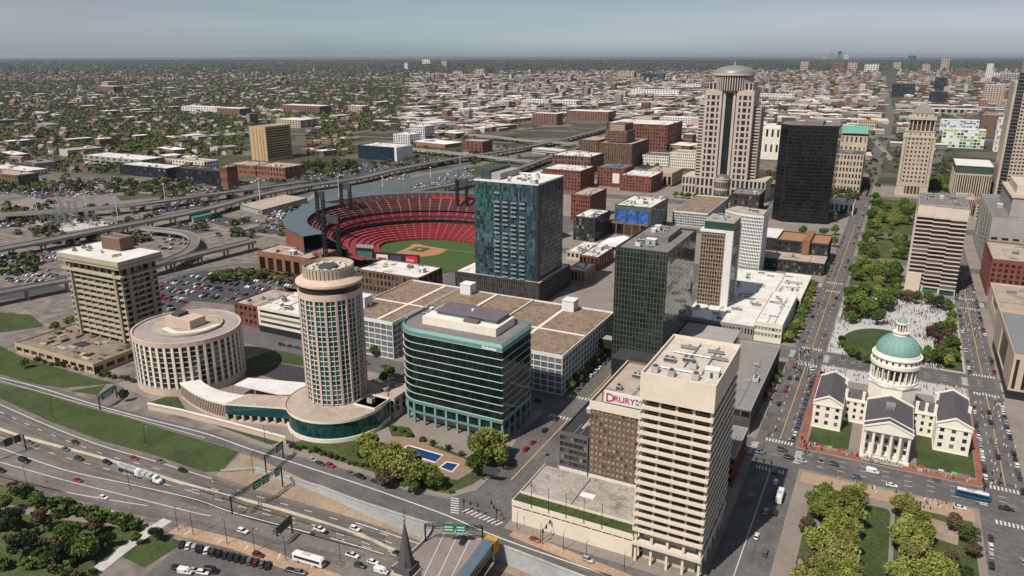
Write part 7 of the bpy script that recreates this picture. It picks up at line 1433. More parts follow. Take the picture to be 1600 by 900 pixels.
# left and right groves of the park in front of the courthouse
g_ = 'trees of the courthouse park'
for i, (x, y, k, s) in enumerate([(-9, 308, 1, .8), (2, 304, 0, 1.0), (3.5, 292, 0, 1.05), (-8, 290, 0, 1.0), (-2, 282, 0, 1.1), (3, 272, 2, 1.1), (-7, 268, 0, 1.1), (-1, 262, 2, 1.1), (3.5, 254, 0, 1.1), (-2, 247, 0, 1.15), (3, 239, 2, 1.1), (-8, 256, 3, .8), (-3, 233, 0, 1.1), (-12, 300, 1, .7), (-11, 248, 3, .7), (4, 316, 2, .7), (-3, 275, 0, 1), (3, 284, 2, .9), (-6, 298, 0, .9), (-9, 240, 2, 1), (-13, 280, 3, .7), (4, 246, 0, 1), (-4, 254, 2, 1), (1, 230, 0, 1.1), (-10, 232, 0, 1)]):
    tree(x, y, k, s * 1.12, ['yellow-green leafy tree in the left grove of the courthouse park', 'small dark green tree at the top of the left park grove', 'olive tree in the left grove of the courthouse park', 'bare bronze tree at the left edge of the park grove'][min(k, 3)], g_)
for i, (x, y, k, s) in enumerate([(21, 307, 2, 1.1), (22, 296, 2, 1.0), (20.5, 284, 0, 1.1), (27, 290, 0, 1.0), (22, 273, 2, 1.1), (21, 262, 0, 1.15), (29, 266, 0, 1.1), (35, 262, 0, 1.1), (22, 250, 2, 1.15), (30, 252, 0, 1.15), (38, 252, 0, 1.0), (24, 240, 0, 1.1), (33, 240, 2, 1.1), (41, 262, 1, .9), (40, 242, 0, 1.0), (43, 302, 1, .75), (44, 292, 3, .7), (38, 308, 3, .7), (31, 232, 0, 1.1), (41, 275, 4, .6), (26, 280, 2, 1), (33, 272, 0, 1), (27, 258, 2, 1), (35, 248, 0, 1), (21, 232, 0, 1.1), (28, 244, 0, 1), (40, 252, 1, .9), (25, 300, 0, .9), (37, 282, 3, .7), (22, 256, 0, 1), (38, 234, 2, 1)]):
    tree(x, y, k, s * 1.12, ['yellow-green leafy tree in the right grove of the courthouse park', 'mid green tree in the right grove of the courthouse park', 'olive tree in the right grove of the courthouse park', 'bronze bare tree at the edge of the right park grove', 'dark low tree in the right park grove'][k], g_)
# bank by the pools
for i, (px, py, k, s, lb) in enumerate([(585, 725, 0, 1.0, 'bright green tree at the left end of the pool bank'), (600, 742, 0, 1.1, 'bright green tree on the pool bank above the red car'), (618, 748, 0, 1.1, 'bright green tree at the middle of the pool bank'), (632, 757, 2, 1.15, 'olive tree overhanging the larger pool'), (650, 762, 0, 1.1, 'bright green tree in front of the larger pool'), (668, 758, 0, .9, 'bright green tree right of the pool bank middle'), (752, 728, 0, 1.3, 'large bright green tree at the corner of the teal block'), (768, 715, 0, 1.1, 'bright green tree beside the teal block columns'), (745, 742, 1, .8, 'smaller green tree below the corner tree'), (640, 770, 1, .7, 'low green tree at the kerb of the pool bank'), (560, 715, 1, .5, 'small shrub-like tree below the round tower'), (603, 760, 3, .7, 'bronze tree at the kerb of the pool bank'), (575, 715, 0, 1, 'bright green tree near the round lobby end of the bank'), (592, 728, 2, 1, 'olive tree in the middle of the pool bank'), (610, 735, 0, 1.1, 'bright tree at the left end of the larger pool'), (642, 744, 0, 1, 'bright tree whose crown covers part of the larger pool'), (680, 765, 1, .8, 'green tree at the lawn below the pools'), (775, 728, 0, 1, 'bright tree at the street end of the lawn')]): tree_px(px, py, k, s * 1.3, lb, 'trees on the pool bank')
SHR = crown_mesh(77, LV[1], n=420, r=1.6, h=2.0, base=.1, leaf=.4, lobes=6); SHR2 = crown_mesh(78, LV[3], n=380, r=1.6, h=1.8, base=.1, leaf=.38, lobes=6)
def shrub(px, py, lb, grp, s=1, m=None, z=.1): o = bpy.data.objects.new('shrub', m or SHR); COL.objects.link(o); o.location = (*P(px, py, z), z); o.rotation_euler = (0, 0, random.uniform(0, 6)); o.scale = (s, s, s); tag(o, lb, 'shrub', grp)
for i in range(26): t = i / 25; shrub(455 + 250 * t, 697 + 70 * t + random.uniform(-3, 4), 'clipped shrub in the bank along the drive below the round tower', 'shrubs along the drive', random.uniform(.7, 1.2), SHR if i % 3 else SHR2)
for i in range(20): shrub(25 + 9.6 * i + random.uniform(-4, 4), 772 + 3.0 * i + random.uniform(-5, 3), 'thick shrub in the park hedge along the lower-left road', 'park hedge shrubs', random.uniform(1.3, 2.4), SHR if i % 4 else SHR2)
for i in range(34): shrub(random.uniform(-10, 150), random.uniform(800, 905), 'ground shrub added to darken the lower left corner', 'shrubs at the lower left corner', random.uniform(1.2, 2.2), SHR if i % 3 else SHR2)  # extra shrubs, added only so that this corner reads as dark shade
for i in range(16): shrub(60 + 10 * i, 565 + 2.2 * i + random.uniform(-2, 2), 'dark shrub at the foot of the concrete podium', 'shrubs below the concrete podium', random.uniform(.9, 1.5), SHR if i % 3 else SHR2)
for i, (px, py, k, s) in enumerate([(20, 830, 4, 1.0), (70, 830, 3, .9), (110, 850, 1, .9), (150, 835, 3, .8), (40, 870, 4, 1.1), (95, 880, 4, 1.0), (10, 800, 1, .9), (170, 855, 4, .7), (60, 795, 1, .7), (215, 850, 1, .6), (245, 845, 4, .6), (135, 875, 1, .9)]): tree_px(px, py, k, s, 'dark park tree kept to dim the lower left corner', 'trees at the lower left corner')  # dark trees stand in for the dimness over this corner
for i, (px, py, k, s, lb) in enumerate([(194, 627, 4, .8, 'dark green tree left of the drum building wall'), (88, 520, 2, .9, 'olive tree behind the concrete podium'), (112, 512, 2, .9, 'yellowish tree at the left foot of the concrete tower'), (100, 528, 1, .8, 'green tree on the left end of the concrete podium'), (40, 575, 1, .7, 'green tree in the verge at the far left'), (160, 570, 4, .6, 'small conifer on the concrete podium'), (600, 602, 2, .9, 'olive tree on the street behind the entrance hall'), (586, 556, 1, .8, 'dark tree in front of the white garage'), (608, 590, 1, .8, 'green tree in the hedge behind the entrance hall'), (583, 612, 1, .7, 'green tree beside the round tower forecourt')]): tree_px(px, py, k, s, lb, 'trees round the hotel blocks')
for i, (px, py) in enumerate([(660, 690), (675, 695), (700, 703), (720, 712), (640, 683), (615, 672), (628, 675)]): shrub(px, py, 'low shrub in the curved planters before the teal block', 'planters of the teal block', 1.1)
for i in range(9): tree(-146.5, 360 + i * 9.5, 1, .62, 'small street tree along the white garage', 'street trees along the white garage')
for i in range(15): tree(-47.5 + random.uniform(-1, 1), 492 + i * 9.3, 1 if i % 3 else 0, .85, 'green street tree on the left kerb of the avenue by the hotel podium', 'avenue street trees')
for i, (x, y) in enumerate([(-47, 432), (-47, 420), (-46, 408), (-47, 395)]): tree(x, y, 1 if i < 2 else 3, .6, 'small street tree beside the grey deck garage', 'avenue street trees')
g_ = 'trees round the circular lawn'
for i in range(15):
    a = math.radians(190 + i * 12.2); tree(6 + 25 * math.cos(a) + 1, 512 + 36 * math.sin(a), 1 if i % 4 else 4, .62, 'rounded green tree on the rim of the circular lawn', g_)
for i, (x, y, k, s) in enumerate([(-14, 575, 1, 1.1), (-12, 590, 0, 1.1), (-6, 580, 1, 1.0), (-16, 560, 5, .8), (4, 600, 1, 1.15), (8, 605, 1, 1.0), (-10, 610, 1, 1.1), (-1, 622, 2, 1.0), (12, 624, 1, 1.1), (20, 622, 3, 1.0), (26, 618, 1, 1.1), (34, 622, 1, 1.1), (40, 612, 4, 1.0), (46, 610, 1, .9), (-15, 550, 1, .8), (-4, 566, 1, 1.1), (0, 578, 4, 1), (6, 590, 1, 1), (-18, 600, 1, 1), (2, 556, 1, .9), (34, 545, 5, .8), (40, 552, 1, .9), (44, 540, 3, .9), (38, 530, 5, .8), (46, 525, 1, .9), (40, 512, 3, .9), (45, 505, 1, .9), (37, 497, 1, .9), (43, 492, 2, .9), (30, 492, 1, .8), (24, 486, 2, .8), (47, 560, 1, .8), (47, 575, 0, .7), (48, 590, 1, .7)]):
    tree(x, y, k, s * (1.3 if x < 12 else 1.1), ['yellow-green tree in the plaza groves behind the courthouse', 'full green tree in the plaza groves behind the courthouse', 'olive tree in the plaza groves behind the courthouse', 'bronze tree in the plaza groves behind the courthouse', 'dark green tree in the plaza groves behind the courthouse', 'plum-coloured tree in the plaza groves behind the courthouse'][k], 'plaza grove trees')
g_ = 'trees of the mall lawns'
rr = random.Random(21)
for y0, y1, x0, x1, n in ((652, 734, -22, 12, 24), (756, 848, -22, 16, 22), (872, 958, -22, 30, 20), (980, 1088, -22, -4, 12), (980, 1070, 10, 48, 14), (765, 850, 20, 50, 8), (1180, 1280, 38, 90, 26)):
    for i in range(n): k = rr.choice([0, 1, 1, 2, 1]); tree(rr.uniform(x0, x1), rr.uniform(y0, y1), k, rr.uniform(.85, 1.25), ['yellow-green', 'mid green', 'olive'][k] + ' tree on the mall lawn between the avenue and the banded office' if y0 < 860 else ['yellow-green', 'mid green', 'olive'][k] + ' tree on the far mall lawns by the pyramid courthouse', g_)
for i in range(16): tree(rr.uniform(-85, -45), rr.uniform(760, 850) if i % 2 else rr.uniform(880, 960), 1 if i % 3 else 4, rr.uniform(.8, 1.2), 'dark green tree at the foot of the black tower', 'trees by the black tower')
for i in range(14): tree_px(rr.uniform(472, 560), rr.uniform(258, 268), rr.choice([4, 3, 1]), 1.3, 'tall dark tree in the grove left of the blue glass headquarters', 'grove by the glass headquarters', 0)
for i in range(12): tree(-255 + i * 8.5, 976 + rr.uniform(-4, 4), 1, .9, 'street tree at the foot of the domed skyscraper', 'trees by the domed skyscraper')
for i in range(12): tree_px(rr.uniform(330, 480), rr.uniform(430, 446), rr.choice([2, 3, 1]), .8, 'thin street tree in front of the brick ballpark', 'trees by the ballpark', 0)
for i in range(14): tree_px(rr.uniform(150, 290), rr.uniform(284, 300), rr.choice([2, 3, 1]), 1.0, 'tree among the car parks at the left', 'trees among the left car parks', 0)
# ------------------------------------------------------------------ vehicles
PAINT = paint_by_object('car paint', .28); TYRE = M('tyre rubber', (.018, .018, .018), .9); CGL = M('car glass', (.012, .014, .016), .08, spec=.6, var=.02); HL = M('lamp lens', (.6, .6, .58), .2); TL = M('red lamp lens', (.3, .01, .01), .3)
def loft(mb, secs, mat, close=True):
    """secs: list of (x, [(y, z)...]) cross sections"""
    n = len(secs[0][1]); v = [(x, y, z) for x, s in secs for y, z in s]
    f = [(i * n + j, (i + 1) * n + j, (i + 1) * n + (j + 1) % n, i * n + (j + 1) % n) for i in range(len(secs) - 1) for j in range(n)]
    f += [tuple(range(n)), tuple(range((len(secs) - 1) * n, len(secs) * n))[::-1]]; mb.mesh(v, f, mat)
def sec(w, z0, z1, r=.15): return [(-w + r * .4, z0), (-w, z0 + r), (-w, z1 - r), (-w + r, z1), (w - r, z1), (w, z1 - r), (w, z0 + r), (w - r * .4, z0)]
def car_meshes(kind):
    b = MB(); g = MB(); w = MB()
    if kind == 'sedan':
        loft(b, [(-2.3, sec(.78, .42, .82)), (-2.2, sec(.86, .3, .95)), (-1.2, sec(.91, .26, 1.0)), (.6, sec(.91, .26, .98)), (1.9, sec(.88, .27, .86)), (2.25, sec(.80, .34, .72)), (2.32, sec(.72, .42, .62))], PAINT)
        b.mesh([(-1.3, -.6, 1.43), (.15, -.6, 1.43), (.15, .6, 1.43), (-1.3, .6, 1.43), (-1.3, -.64, 1.36), (.2, -.64, 1.36), (.2, .64, 1.36), (-1.3, .64, 1.36)], [(0, 1, 2, 3), (4, 5, 1, 0), (5, 6, 2, 1), (6, 7, 3, 2), (7, 4, 0, 3)], PAINT)
        g.mesh([(-2.0, -.8, .97), (1.1, -.8, .95), (1.1, .8, .95), (-2.0, .8, .97), (-1.35, -.63, 1.38), (.22, -.63, 1.38), (.22, .63, 1.38), (-1.35, .63, 1.38)], [(0, 1, 5, 4), (1, 2, 6, 5), (2, 3, 7, 6), (3, 0, 4, 7)], CGL); wb = 1.38
    elif kind == 'suv':
        loft(b, [(-2.35, sec(.84, .45, 1.1)), (-2.25, sec(.9, .34, 1.15)), (.7, sec(.94, .3, 1.12)), (1.95, sec(.9, .32, 1.02)), (2.3, sec(.84, .4, .86))], PAINT)
        b.mesh([(-2.0, -.7, 1.74), (.1, -.7, 1.74), (.1, .7, 1.74), (-2.0, .7, 1.74), (-2.05, -.74, 1.66), (.15, -.74, 1.66), (.15, .74, 1.66), (-2.05, .74, 1.66)], [(0, 1, 2, 3), (4, 5, 1, 0), (5, 6, 2, 1), (6, 7, 3, 2), (7, 4, 0, 3)], PAINT)
        g.mesh([(-2.25, -.84, 1.13), (1.05, -.84, 1.1), (1.05, .84, 1.1), (-2.25, .84, 1.13), (-2.08, -.73, 1.68), (.2, -.73, 1.68), (.2, .73, 1.68), (-2.08, .73, 1.68)], [(0, 1, 5, 4), (1, 2, 6, 5), (2, 3, 7, 6), (3, 0, 4, 7)], CGL); wb = 1.42
    elif kind == 'pickup':
        loft(b, [(-2.8, sec(.9, .5, 1.1)), (-2.7, sec(.94, .42, 1.12)), (.2, sec(.95, .38, 1.1)), (2.3, sec(.92, .4, 1.06)), (2.65, sec(.86, .46, .9))], PAINT); b.box(-2.6, -.75, -.72, .72, 1.1, 1.13, TYRE)
        b.mesh([(-.6, -.68, 1.82), (.6, -.68, 1.82), (.6, .68, 1.82), (-.6, .68, 1.82), (-.65, -.72, 1.74), (.65, -.72, 1.74), (.65, .72, 1.74), (-.65, .72, 1.74)], [(0, 1, 2, 3), (4, 5, 1, 0), (5, 6, 2, 1), (6, 7, 3, 2), (7, 4, 0, 3)], PAINT)
        g.mesh([(-.75, -.84, 1.11), (1.4, -.84, 1.09), (1.4, .84, 1.09), (-.75, .84, 1.11), (-.66, -.71, 1.76), (.68, -.71, 1.76), (.68, .71, 1.76), (-.66, .71, 1.76)], [(0, 1, 5, 4), (1, 2, 6, 5), (2, 3, 7, 6), (3, 0, 4, 7)], CGL); wb = 1.7
    else:  # van
        loft(b, [(-2.7, sec(.92, .42, 2.3)), (-2.6, sec(.98, .34, 2.4)), (1.1, sec(.98, .34, 2.4)), (1.6, sec(.95, .34, 2.0)), (2.1, sec(.93, .36, 1.25)), (2.7, sec(.86, .42, 1.0))], PAINT)
        g.mesh([(1.2, -.9, 2.2), (1.98, -.88, 1.36), (1.98, .88, 1.36), (1.2, .9, 2.2), (1.25, -.9, 2.28), (2.06, -.88, 1.36), (2.06, .88, 1.36), (1.25, .9, 2.28)], [(4, 5, 6, 7), (0, 1, 5, 4), (2, 3, 7, 6)], CGL); g.box(.2, 1.25, -.995, .995, 1.4, 2.05, CGL); wb = 1.65
    for s in (-1, 1):
        b.box(2.12 if kind == 'sedan' else 2.2, 2.33 if kind == 'sedan' else (2.32 if kind == 'suv' else 2.72), s * .62 - .15, s * .62 + .15, .6, .74, HL); x_ = {'sedan': -2.32, 'suv': -2.37, 'pickup': -2.82, 'van': -2.72}[kind]; b.box(x_, x_ + .12, s * .66 - .14, s * .66 + .14, .72, .9, TL)
    n = 12
    w.mesh([(.33 * math.cos(6.283 * i / n), y, .33 * math.sin(6.283 * i / n)) for y in (-.12, .12) for i in range(n)], [(i, (i + 1) % n, n + (i + 1) % n, n + i) for i in range(n)] + [tuple(range(n))[::-1], tuple(range(n, 2 * n))], TYRE); w.mesh([(.19 * math.cos(6.283 * i / n), y, .19 * math.sin(6.283 * i / n)) for y in (-.125, .125) for i in range(n)], [tuple(range(n))[::-1], tuple(range(n, 2 * n))], STEEL)
    ob = b.done('p'); og = g.done('p'); ow = w.done('p'); r = (ob.data, og.data, ow.data, wb)
    a = MB()      # everything in one mesh, for cars too small to show parts
    for src, off in ((b, None), (g, None)):
        for f, m_i, sm in zip(src.f, src.mi, src.sm): a.face([src.v[i] for i in f], src.mats[m_i])
    for x in (-wb, wb):
        for y in (-.85, .85): a.mesh([(x + .33 * math.cos(6.283 * i / 8), y + yy, .33 + .33 * math.sin(6.283 * i / 8)) for yy in (-.1, .1) for i in range(8)], [(i, (i + 1) % 8, 8 + (i + 1) % 8, 8 + i) for i in range(8)] + [tuple(range(8))[::-1], tuple(range(8, 16))], TYRE)
    oa = a.done('p'); r = r + (oa.data,)
    for o in (ob, og, ow, oa): bpy.data.objects.remove(o)
    for m_, nm in zip(r[:3], ('body', 'window_glass', 'wheel')): m_.name = nm
    return r
CARM = {k: car_meshes(k) for k in ('sedan', 'suv', 'pickup', 'van')}
CC = {'white': (.62, .62, .60), 'silver': (.30, .31, .32), 'grey': (.10, .10, .105), 'black': (.012, .012, .014), 'red': (.28, .012, .014), 'blue': (.02, .05, .16), 'tan': (.30, .24, .17), 'dark green': (.015, .045, .03), 'maroon': (.09, .012, .016)}
NC = [0]; KN = {'sedan': 'car', 'suv': 'car', 'pickup': 'pickup_truck', 'van': 'van'}; KL = {'sedan': 'sedan', 'suv': 'SUV', 'pickup': 'pickup truck', 'van': 'van'}; KC = {'sedan': 'car', 'suv': 'car', 'pickup': 'pickup', 'van': 'van'}
def car(x, y, z, rz, colour, kind, label, group, parts=True):
    NC[0] += 1; m = CARM[kind]
    if parts:
        R = thing(KN[kind], label, KC[kind], x, y, z, rz, group); o = part(m[0], 'body', R); o.color = (*CC[colour], 1); part(m[1], 'window_glass', R)
        for sx in (-1, 1):
            for sy in (-1, 1): part(m[2], 'wheel', R, (sx * m[3], sy * .84, .33))
    else:
        R = bpy.data.objects.new(KN[kind], m[4]); COL.objects.link(R); R.location = (x, y, z); R.rotation_euler = (0, 0, rz); R.color = (*CC[colour], 1); tag(R, label, KC[kind], group)
    return R
def heading(px, py, dx, dy, z=0): a, b = P(px, py, z), P(px + dx, py + dy, z); return math.atan2(b[1] - a[1], b[0] - a[0])
# freeway and drive traffic, one by one
for px, py, c, k, lb in ((118, 692, 'black', 'sedan', 'black car in the far freeway lane, first from the left edge'), (103, 703, 'grey', 'sedan', 'grey car in the middle freeway lane beside the black one'), (46, 692, 'grey', 'sedan', 'dark grey car by the left gantry'), (124, 718, 'dark green', 'suv', 'dark green car left of the truck on the freeway'), (168, 724, 'black', 'suv', 'black car just ahead of the long truck'), (210, 717, 'red', 'sedan', 'dark red car in the far freeway lane'), (251, 722, 'grey', 'sedan', 'grey car hugging the far edge of the freeway behind the red one'), (286, 737, 'black', 'suv', 'black car alone in the far freeway lane right of the truck'), (555, 828, 'white', 'suv', 'white car on the sunken freeway by the retaining wall'), (500, 829, 'white', 'pickup', 'white pickup on the freeway in the shade of the short gantry'), (622, 866, 'black', 'sedan', 'black car about to pass under the road bridge')):
    z = lane_z(px) + .06; car(*P(px, py, z), z, heading(px, py, 10, 3.7, z), c, k, lb, 'traffic on the freeway')
for px, py, c, k, lb in ((38, 722, 'black', 'van', 'long black van on the frontage road near the left gantry'), (2, 737, 'black', 'suv', 'black car at the left edge of the frontage road'), (122, 752, 'red', 'sedan', 'bright red car on the frontage road'), (162, 779, 'white', 'sedan', 'white car by the park hedge'), (380, 832, 'white', 'suv', 'white car alone on the frontage road above the parked row'), (404, 869, 'maroon', 'suv', 'maroon car beside the white coach'), (551, 870, 'white', 'pickup', 'white pickup in front of the church steeple'), (583, 880, 'white', 'sedan', 'white sedan left of the church steeple'), (563, 886, 'dark green', 'suv', 'dark green car below the white pickup'), (596, 895, 'white', 'van', 'white van cut by the bottom edge')):
    car(*P(px, py), .06, heading(px, py, 10, 3.1), c, k, lb, 'traffic on the frontage road')
for px, py, c, k, lb in ((488, 720, 'silver', 'sedan', 'silver car first in the kerbside row below the round tower'), (501, 726, 'dark green', 'sedan', 'dark green car second in the kerbside row'), (517, 729, 'red', 'suv', 'bright red car in the kerbside row below the round tower'), (548, 741, 'grey', 'sedan', 'grey car in the kerbside row below the leafy bank'), (564, 747, 'black', 'suv', 'black car in the kerbside row below the leafy bank'), (587, 754, 'black', 'sedan', 'last black car in the kerbside row below the leafy bank'), (919, 877, 'silver', 'suv', 'silver car on the drive below the cream podium'), (723, 848, 'black', 'suv', 'black car on the road bridge under the green signs'), (836, 845, 'red', 'sedan', 'small dark red car by the podium pavement')):
    car(*P(px, py), .1, heading(px, py, 10, 3.9) if px != 723 else heading(px, py, -6, 10), c, k, lb, 'cars on the drive')
# parked row and lot at the bottom left
for i in range(15):
    px, py = 284 + 9.6 * i, 853 + 2.35 * i; c = ['black', 'white', 'silver', 'black', 'white', 'dark green', 'black', 'black', 'black', 'black', 'black', 'grey', 'maroon', 'grey', 'black'][i]
    car(*P(px, py), .08, heading(px, py, 3, -10), c, ['suv', 'sedan', 'suv'][i % 3], '%s parked car in the slanted row at the bottom left lot' % c, 'cars parked in the bottom left lot')
for i, (px, py, c) in enumerate(((278, 890, 'black'), (290, 896, 'white'), (304, 893, 'silver'), (318, 897, 'white'), (330, 895, 'black'), (455, 893, 'black'), (470, 897, 'grey'))): car(*P(px, py), .08, heading(px, py, 10, 1.5), c, ['suv', 'van', 'sedan'][i % 3], '%s car in the second row cut by the bottom edge' % c, 'cars parked in the bottom left lot')
# city streets
def row(x, y, ax, n, gap, cols, lb, grp, miss=.2, rz=0.0, parts=True, seed=1, kinds=('sedan', 'suv', 'sedan', 'pickup', 'suv')):
    r = random.Random(seed)
    for i in range(n):
        if r.random() < miss: continue
        c = r.choice(cols); k = r.choice(kinds); xx, yy = (x + i * gap, y) if ax == 'x' else (x, y + i * gap)
        car(xx + r.uniform(-.2, .2), yy + r.uniform(-.2, .2), .1, (0 if ax == 'x' else math.pi / 2) + rz, c, k, f'{c} {KL[k]} {lb}', grp, parts)
DK = ['black', 'black', 'grey', 'silver', 'white', 'blue', 'grey', 'red']
row(-27.6, 357, 'y', 15, 6.2, DK, 'parked along the brick walk left of the courthouse', 'cars parked beside the courthouse', .05, seed=2)
row(-39.6, 375, 'y', 14, 6.4, DK, 'on the far-left lane of the avenue', 'traffic on the avenue', .6, seed=3)
row(-35.5, 362, 'y', 8, 12, DK, 'driving on the avenue left of the courthouse', 'traffic on the avenue', .5, seed=4)
row(53.2, 353, 'y', 16, 6.0, ['white', 'silver', 'grey', 'white', 'black'], 'parked on the left kerb of the side street right of the courthouse', 'cars parked on the side street', .1, seed=5)
row(66.6, 353, 'y', 16, 6.0, DK + ['white'], 'parked on the right kerb of the side street right of the courthouse', 'cars parked on the side street', .15, seed=6)
row(60, 356, 'y', 8, 13, DK, 'driving on the side street right of the courthouse', 'traffic on the side street', .45, seed=7)
row(-40, 490, 'y', 40, 9, DK, 'on the far stretch of the avenue, left side', 'traffic on the avenue', .72, seed=8, parts=False)
row(-29, 490, 'y', 60, 9, DK, 'on the far stretch of the avenue, right side', 'traffic on the avenue', .72, seed=9, parts=False)
row(54, 490, 'y', 38, 6.3, DK + ['white'], 'parked along the side street by the plaza groves', 'cars parked on the side street', .5, seed=10, parts=False)
row(67, 490, 'y', 38, 6.3, DK + ['white'], 'parked on the far right kerb by the brick block', 'cars parked on the side street', .5, seed=11, parts=False)
for px, py, dx, dy, c, k, lb in ((1303, 727, 10, 2.3, 'black', 'sedan', 'black sedan in front of the courthouse lawn'), (1253, 722, 10, 2.3, 'silver', 'sedan', 'silver car at the crossing in front of the courthouse'), (1339, 747, 10, 2.3, 'blue', 'sedan', 'blue sedan above the sandstone plaza'), (1363, 739, 10, 2.3, 'white', 'van', 'white van in front of the courthouse portico'), (1393, 760, 10, 2.3, 'white', 'sedan', 'white sedan driving above the lawn strip'), (1222, 705, 10, 2.3, 'black', 'suv', 'black car turning at the brick corner'), (1184, 708, 10, 2.3, 'blue', 'sedan', 'blue car beside the cream tower corner'), (1572, 797, 10, 2.3, 'black', 'pickup', 'black pickup right of the blue bus'), (1268, 579, 10, 1.2, 'white', 'suv', 'white car crossing behind the courthouse'), (1500, 795, 10, 2, 'white', 'sedan', 'white car left of the blue bus')):
    car(*P(px, py), .1, heading(px, py, dx, dy), c, k, lb, 'traffic in front of the courthouse')
for px, py, c, k, lb in ((1211, 738, 'blue', 'suv', 'dark blue car waiting at the crosswalk'), (1212, 755, 'white', 'suv', 'white car behind the blue one at the crosswalk'), (1211, 803, 'black', 'suv', 'black car beside the park, below the box truck'), (1196, 801, 'silver', 'sedan', 'silver car in the middle of the street by the park'), (1195, 866, 'grey', 'suv', 'dark car parked by the park pavement near the bottom'), (1182, 840, 'white', 'sedan', 'white car in the sunlit part of the street'), (1548, 842, 'maroon', 'sedan', 'maroon car at the right kerb of the park'), (1548, 856, 'white', 'sedan', 'white car at the right kerb of the park'), (1548, 870, 'silver', 'suv', 'silver car at the right kerb of the park'), (1549, 886, 'black', 'suv', 'black car at the right kerb of the park'), (1598, 880, 'tan', 'sedan', 'tan car at the right edge of the picture')):
    x, y = P(px, py); car(x, y, .1, math.pi / 2, c, k, lb, 'cars beside the park')
row(-139.5, 268, 'y', 9, 7, DK, 'on the street between the teal block and the podium', 'cars by the white garage', .6, seed=12); row(-143, 355, 'y', 14, 7, DK, 'along the white garage', 'cars by the white garage', .6, seed=13)
row(-118, 337, 'x', 16, 6.5, DK, 'on the cross street behind the hotel', 'cars on the cross street', .65, seed=14); row(-340, 339, 'x', 30, 6.8, DK, 'on the cross street behind the round tower', 'cars on the cross street', .7, seed=15, parts=False)
# big vehicles
def big(name, label, cat, px, py, rz, z, L_, w_, h, col, roof, band=True, tank=False):
    x, y = P(px, py, z); R = thing(name, label, cat, 0, 0, 0); bm_ = MB()
    loft(bm_, [(-L_ / 2, sec(w_ - .05, .5, h - .1, .2)), (-L_ / 2 + .3, sec(w_, .4, h, .2)), (L_ / 2 - .5, sec(w_, .4, h, .2)), (L_ / 2, sec(w_ - .1, .5, h - .5, .2))], col); bm_.done('body', R)
    if band:
        b2 = MB(); b2.box(-L_ / 2 + .8, L_ / 2 - .9, -w_ - .03, w_ + .03, h * .52, h * .82, CGL); b2.box(L_ / 2 - .2, L_ / 2 + .04, -w_ + .25, w_ - .25, h * .42, h * .84, CGL); b2.done('window_glass', R)
    b3 = MB(); b3.box(-L_ / 2 + .5, L_ / 2 - .8, -w_ + .15, w_ - .15, h + .002, h + .1, roof); b3.box(-L_ * .2, L_ * .05, -.7, .7, h + .1, h + .3, UNIT); b3.done('roof', R)
    for sx in (-L_ * .3, L_ * .3):
        for s in (-1, 1): b4 = MB(); b4.mesh([(sx + .48 * math.cos(6.283 * i / 12), s * (w_ - .12) + yy, .48 + .48 * math.sin(6.283 * i / 12)) for yy in (-.16, .16) for i in range(12)], [(i, (i + 1) % 12, 12 + (i + 1) % 12, 12 + i) for i in range(12)] + [tuple(range(12))[::-1], tuple(range(12, 24))], TYRE); b4.done('wheel', R)
    R.location = (x, y, z); R.rotation_euler = (0, 0, rz); return R
WP = M('white coach paint', (.62, .61, .58), .35, .04); BP = M('blue bus paint', (.01, .08, .16), .35, .05)
big('coach', 'long white coach with a dark window band at the bottom of the picture', 'coach', 483, 880, heading(483, 880, 10, 2.9), .06, 13, 1.3, 3.5, WP, WP)
big('bus', 'blue city bus with a white roof at the right, in front of the courthouse yard', 'bus', 1519, 778, heading(1519, 778, 10, 2.3), .1, 13, 1.3, 3.2, BP, WP)
big('box_truck', 'white box truck beside the park near the crosswalk', 'truck', 1218, 780, math.pi / 2, .1, 9, 1.25, 3.6, WP, WP, False)
for px, py, c, k, lb in ((1384, 318, 'white', 'van', 'x'),): pass
def semi(label, px, py, tank):
    z = lane_z(px) + .06; x, y = P(px, py, z); R = thing('semi_truck', label, 'truck', 0, 0, 0); m = MB()
    if tank:
        n = 14; m.mesh([(xx, 1.15 * math.cos(6.283 * i / n), 2.2 + 1.0 * math.sin(6.283 * i / n)) for xx in (-9, 2) for i in range(n)], [(i, n + i, n + (i + 1) % n, (i + 1) % n) for i in range(n)] + [tuple(range(n)), tuple(range(n, 2 * n))[::-1]], M('steel tank', (.30, .32, .34), .35, metal=.3))
    else: m.box(-9, 2, -1.2, 1.2, 1.2, 2.2, M('steel tank', (0, 0, 0))); [m.box(q, q + 2.6, -1.1, 1.1, 2.2, 3.3, UNIT) for q in (-8.5, -5.2, -1.9)]
    m.box(-9, 4, -.5, .5, .7, 1.15, DARKM); m.done('trailer', R); m = MB(); loft(m, [(2.6, sec(1.2, .6, 3.4, .2)), (4.4, sec(1.2, .6, 3.5, .2)), (4.9, sec(1.15, .6, 2.2, .2)), (6.6, sec(1.0, .6, 1.9, .2))], WHITE); m.box(4.5, 4.75, -1.0, 1.0, 2.2, 3.1, CGL); m.done('cab', R)
    for sx in (-8, -6.8, 2.2, 3.4, 5.6):
        for s in (-1, 1): w = MB(); w.mesh([(sx + .5 * math.cos(6.283 * i / 10), s * 1.0 + yy, .5 + .5 * math.sin(6.283 * i / 10)) for yy in (-.2, .2) for i in range(10)], [(i, (i + 1) % 10, 10 + (i + 1) % 10, 10 + i) for i in range(10)] + [tuple(range(10))[::-1], tuple(range(10, 20))], TYRE); w.done('wheel', R)
    R.location = (x, y, z); R.rotation_euler = (0, 0, heading(px, py, 10, 3.6, z))
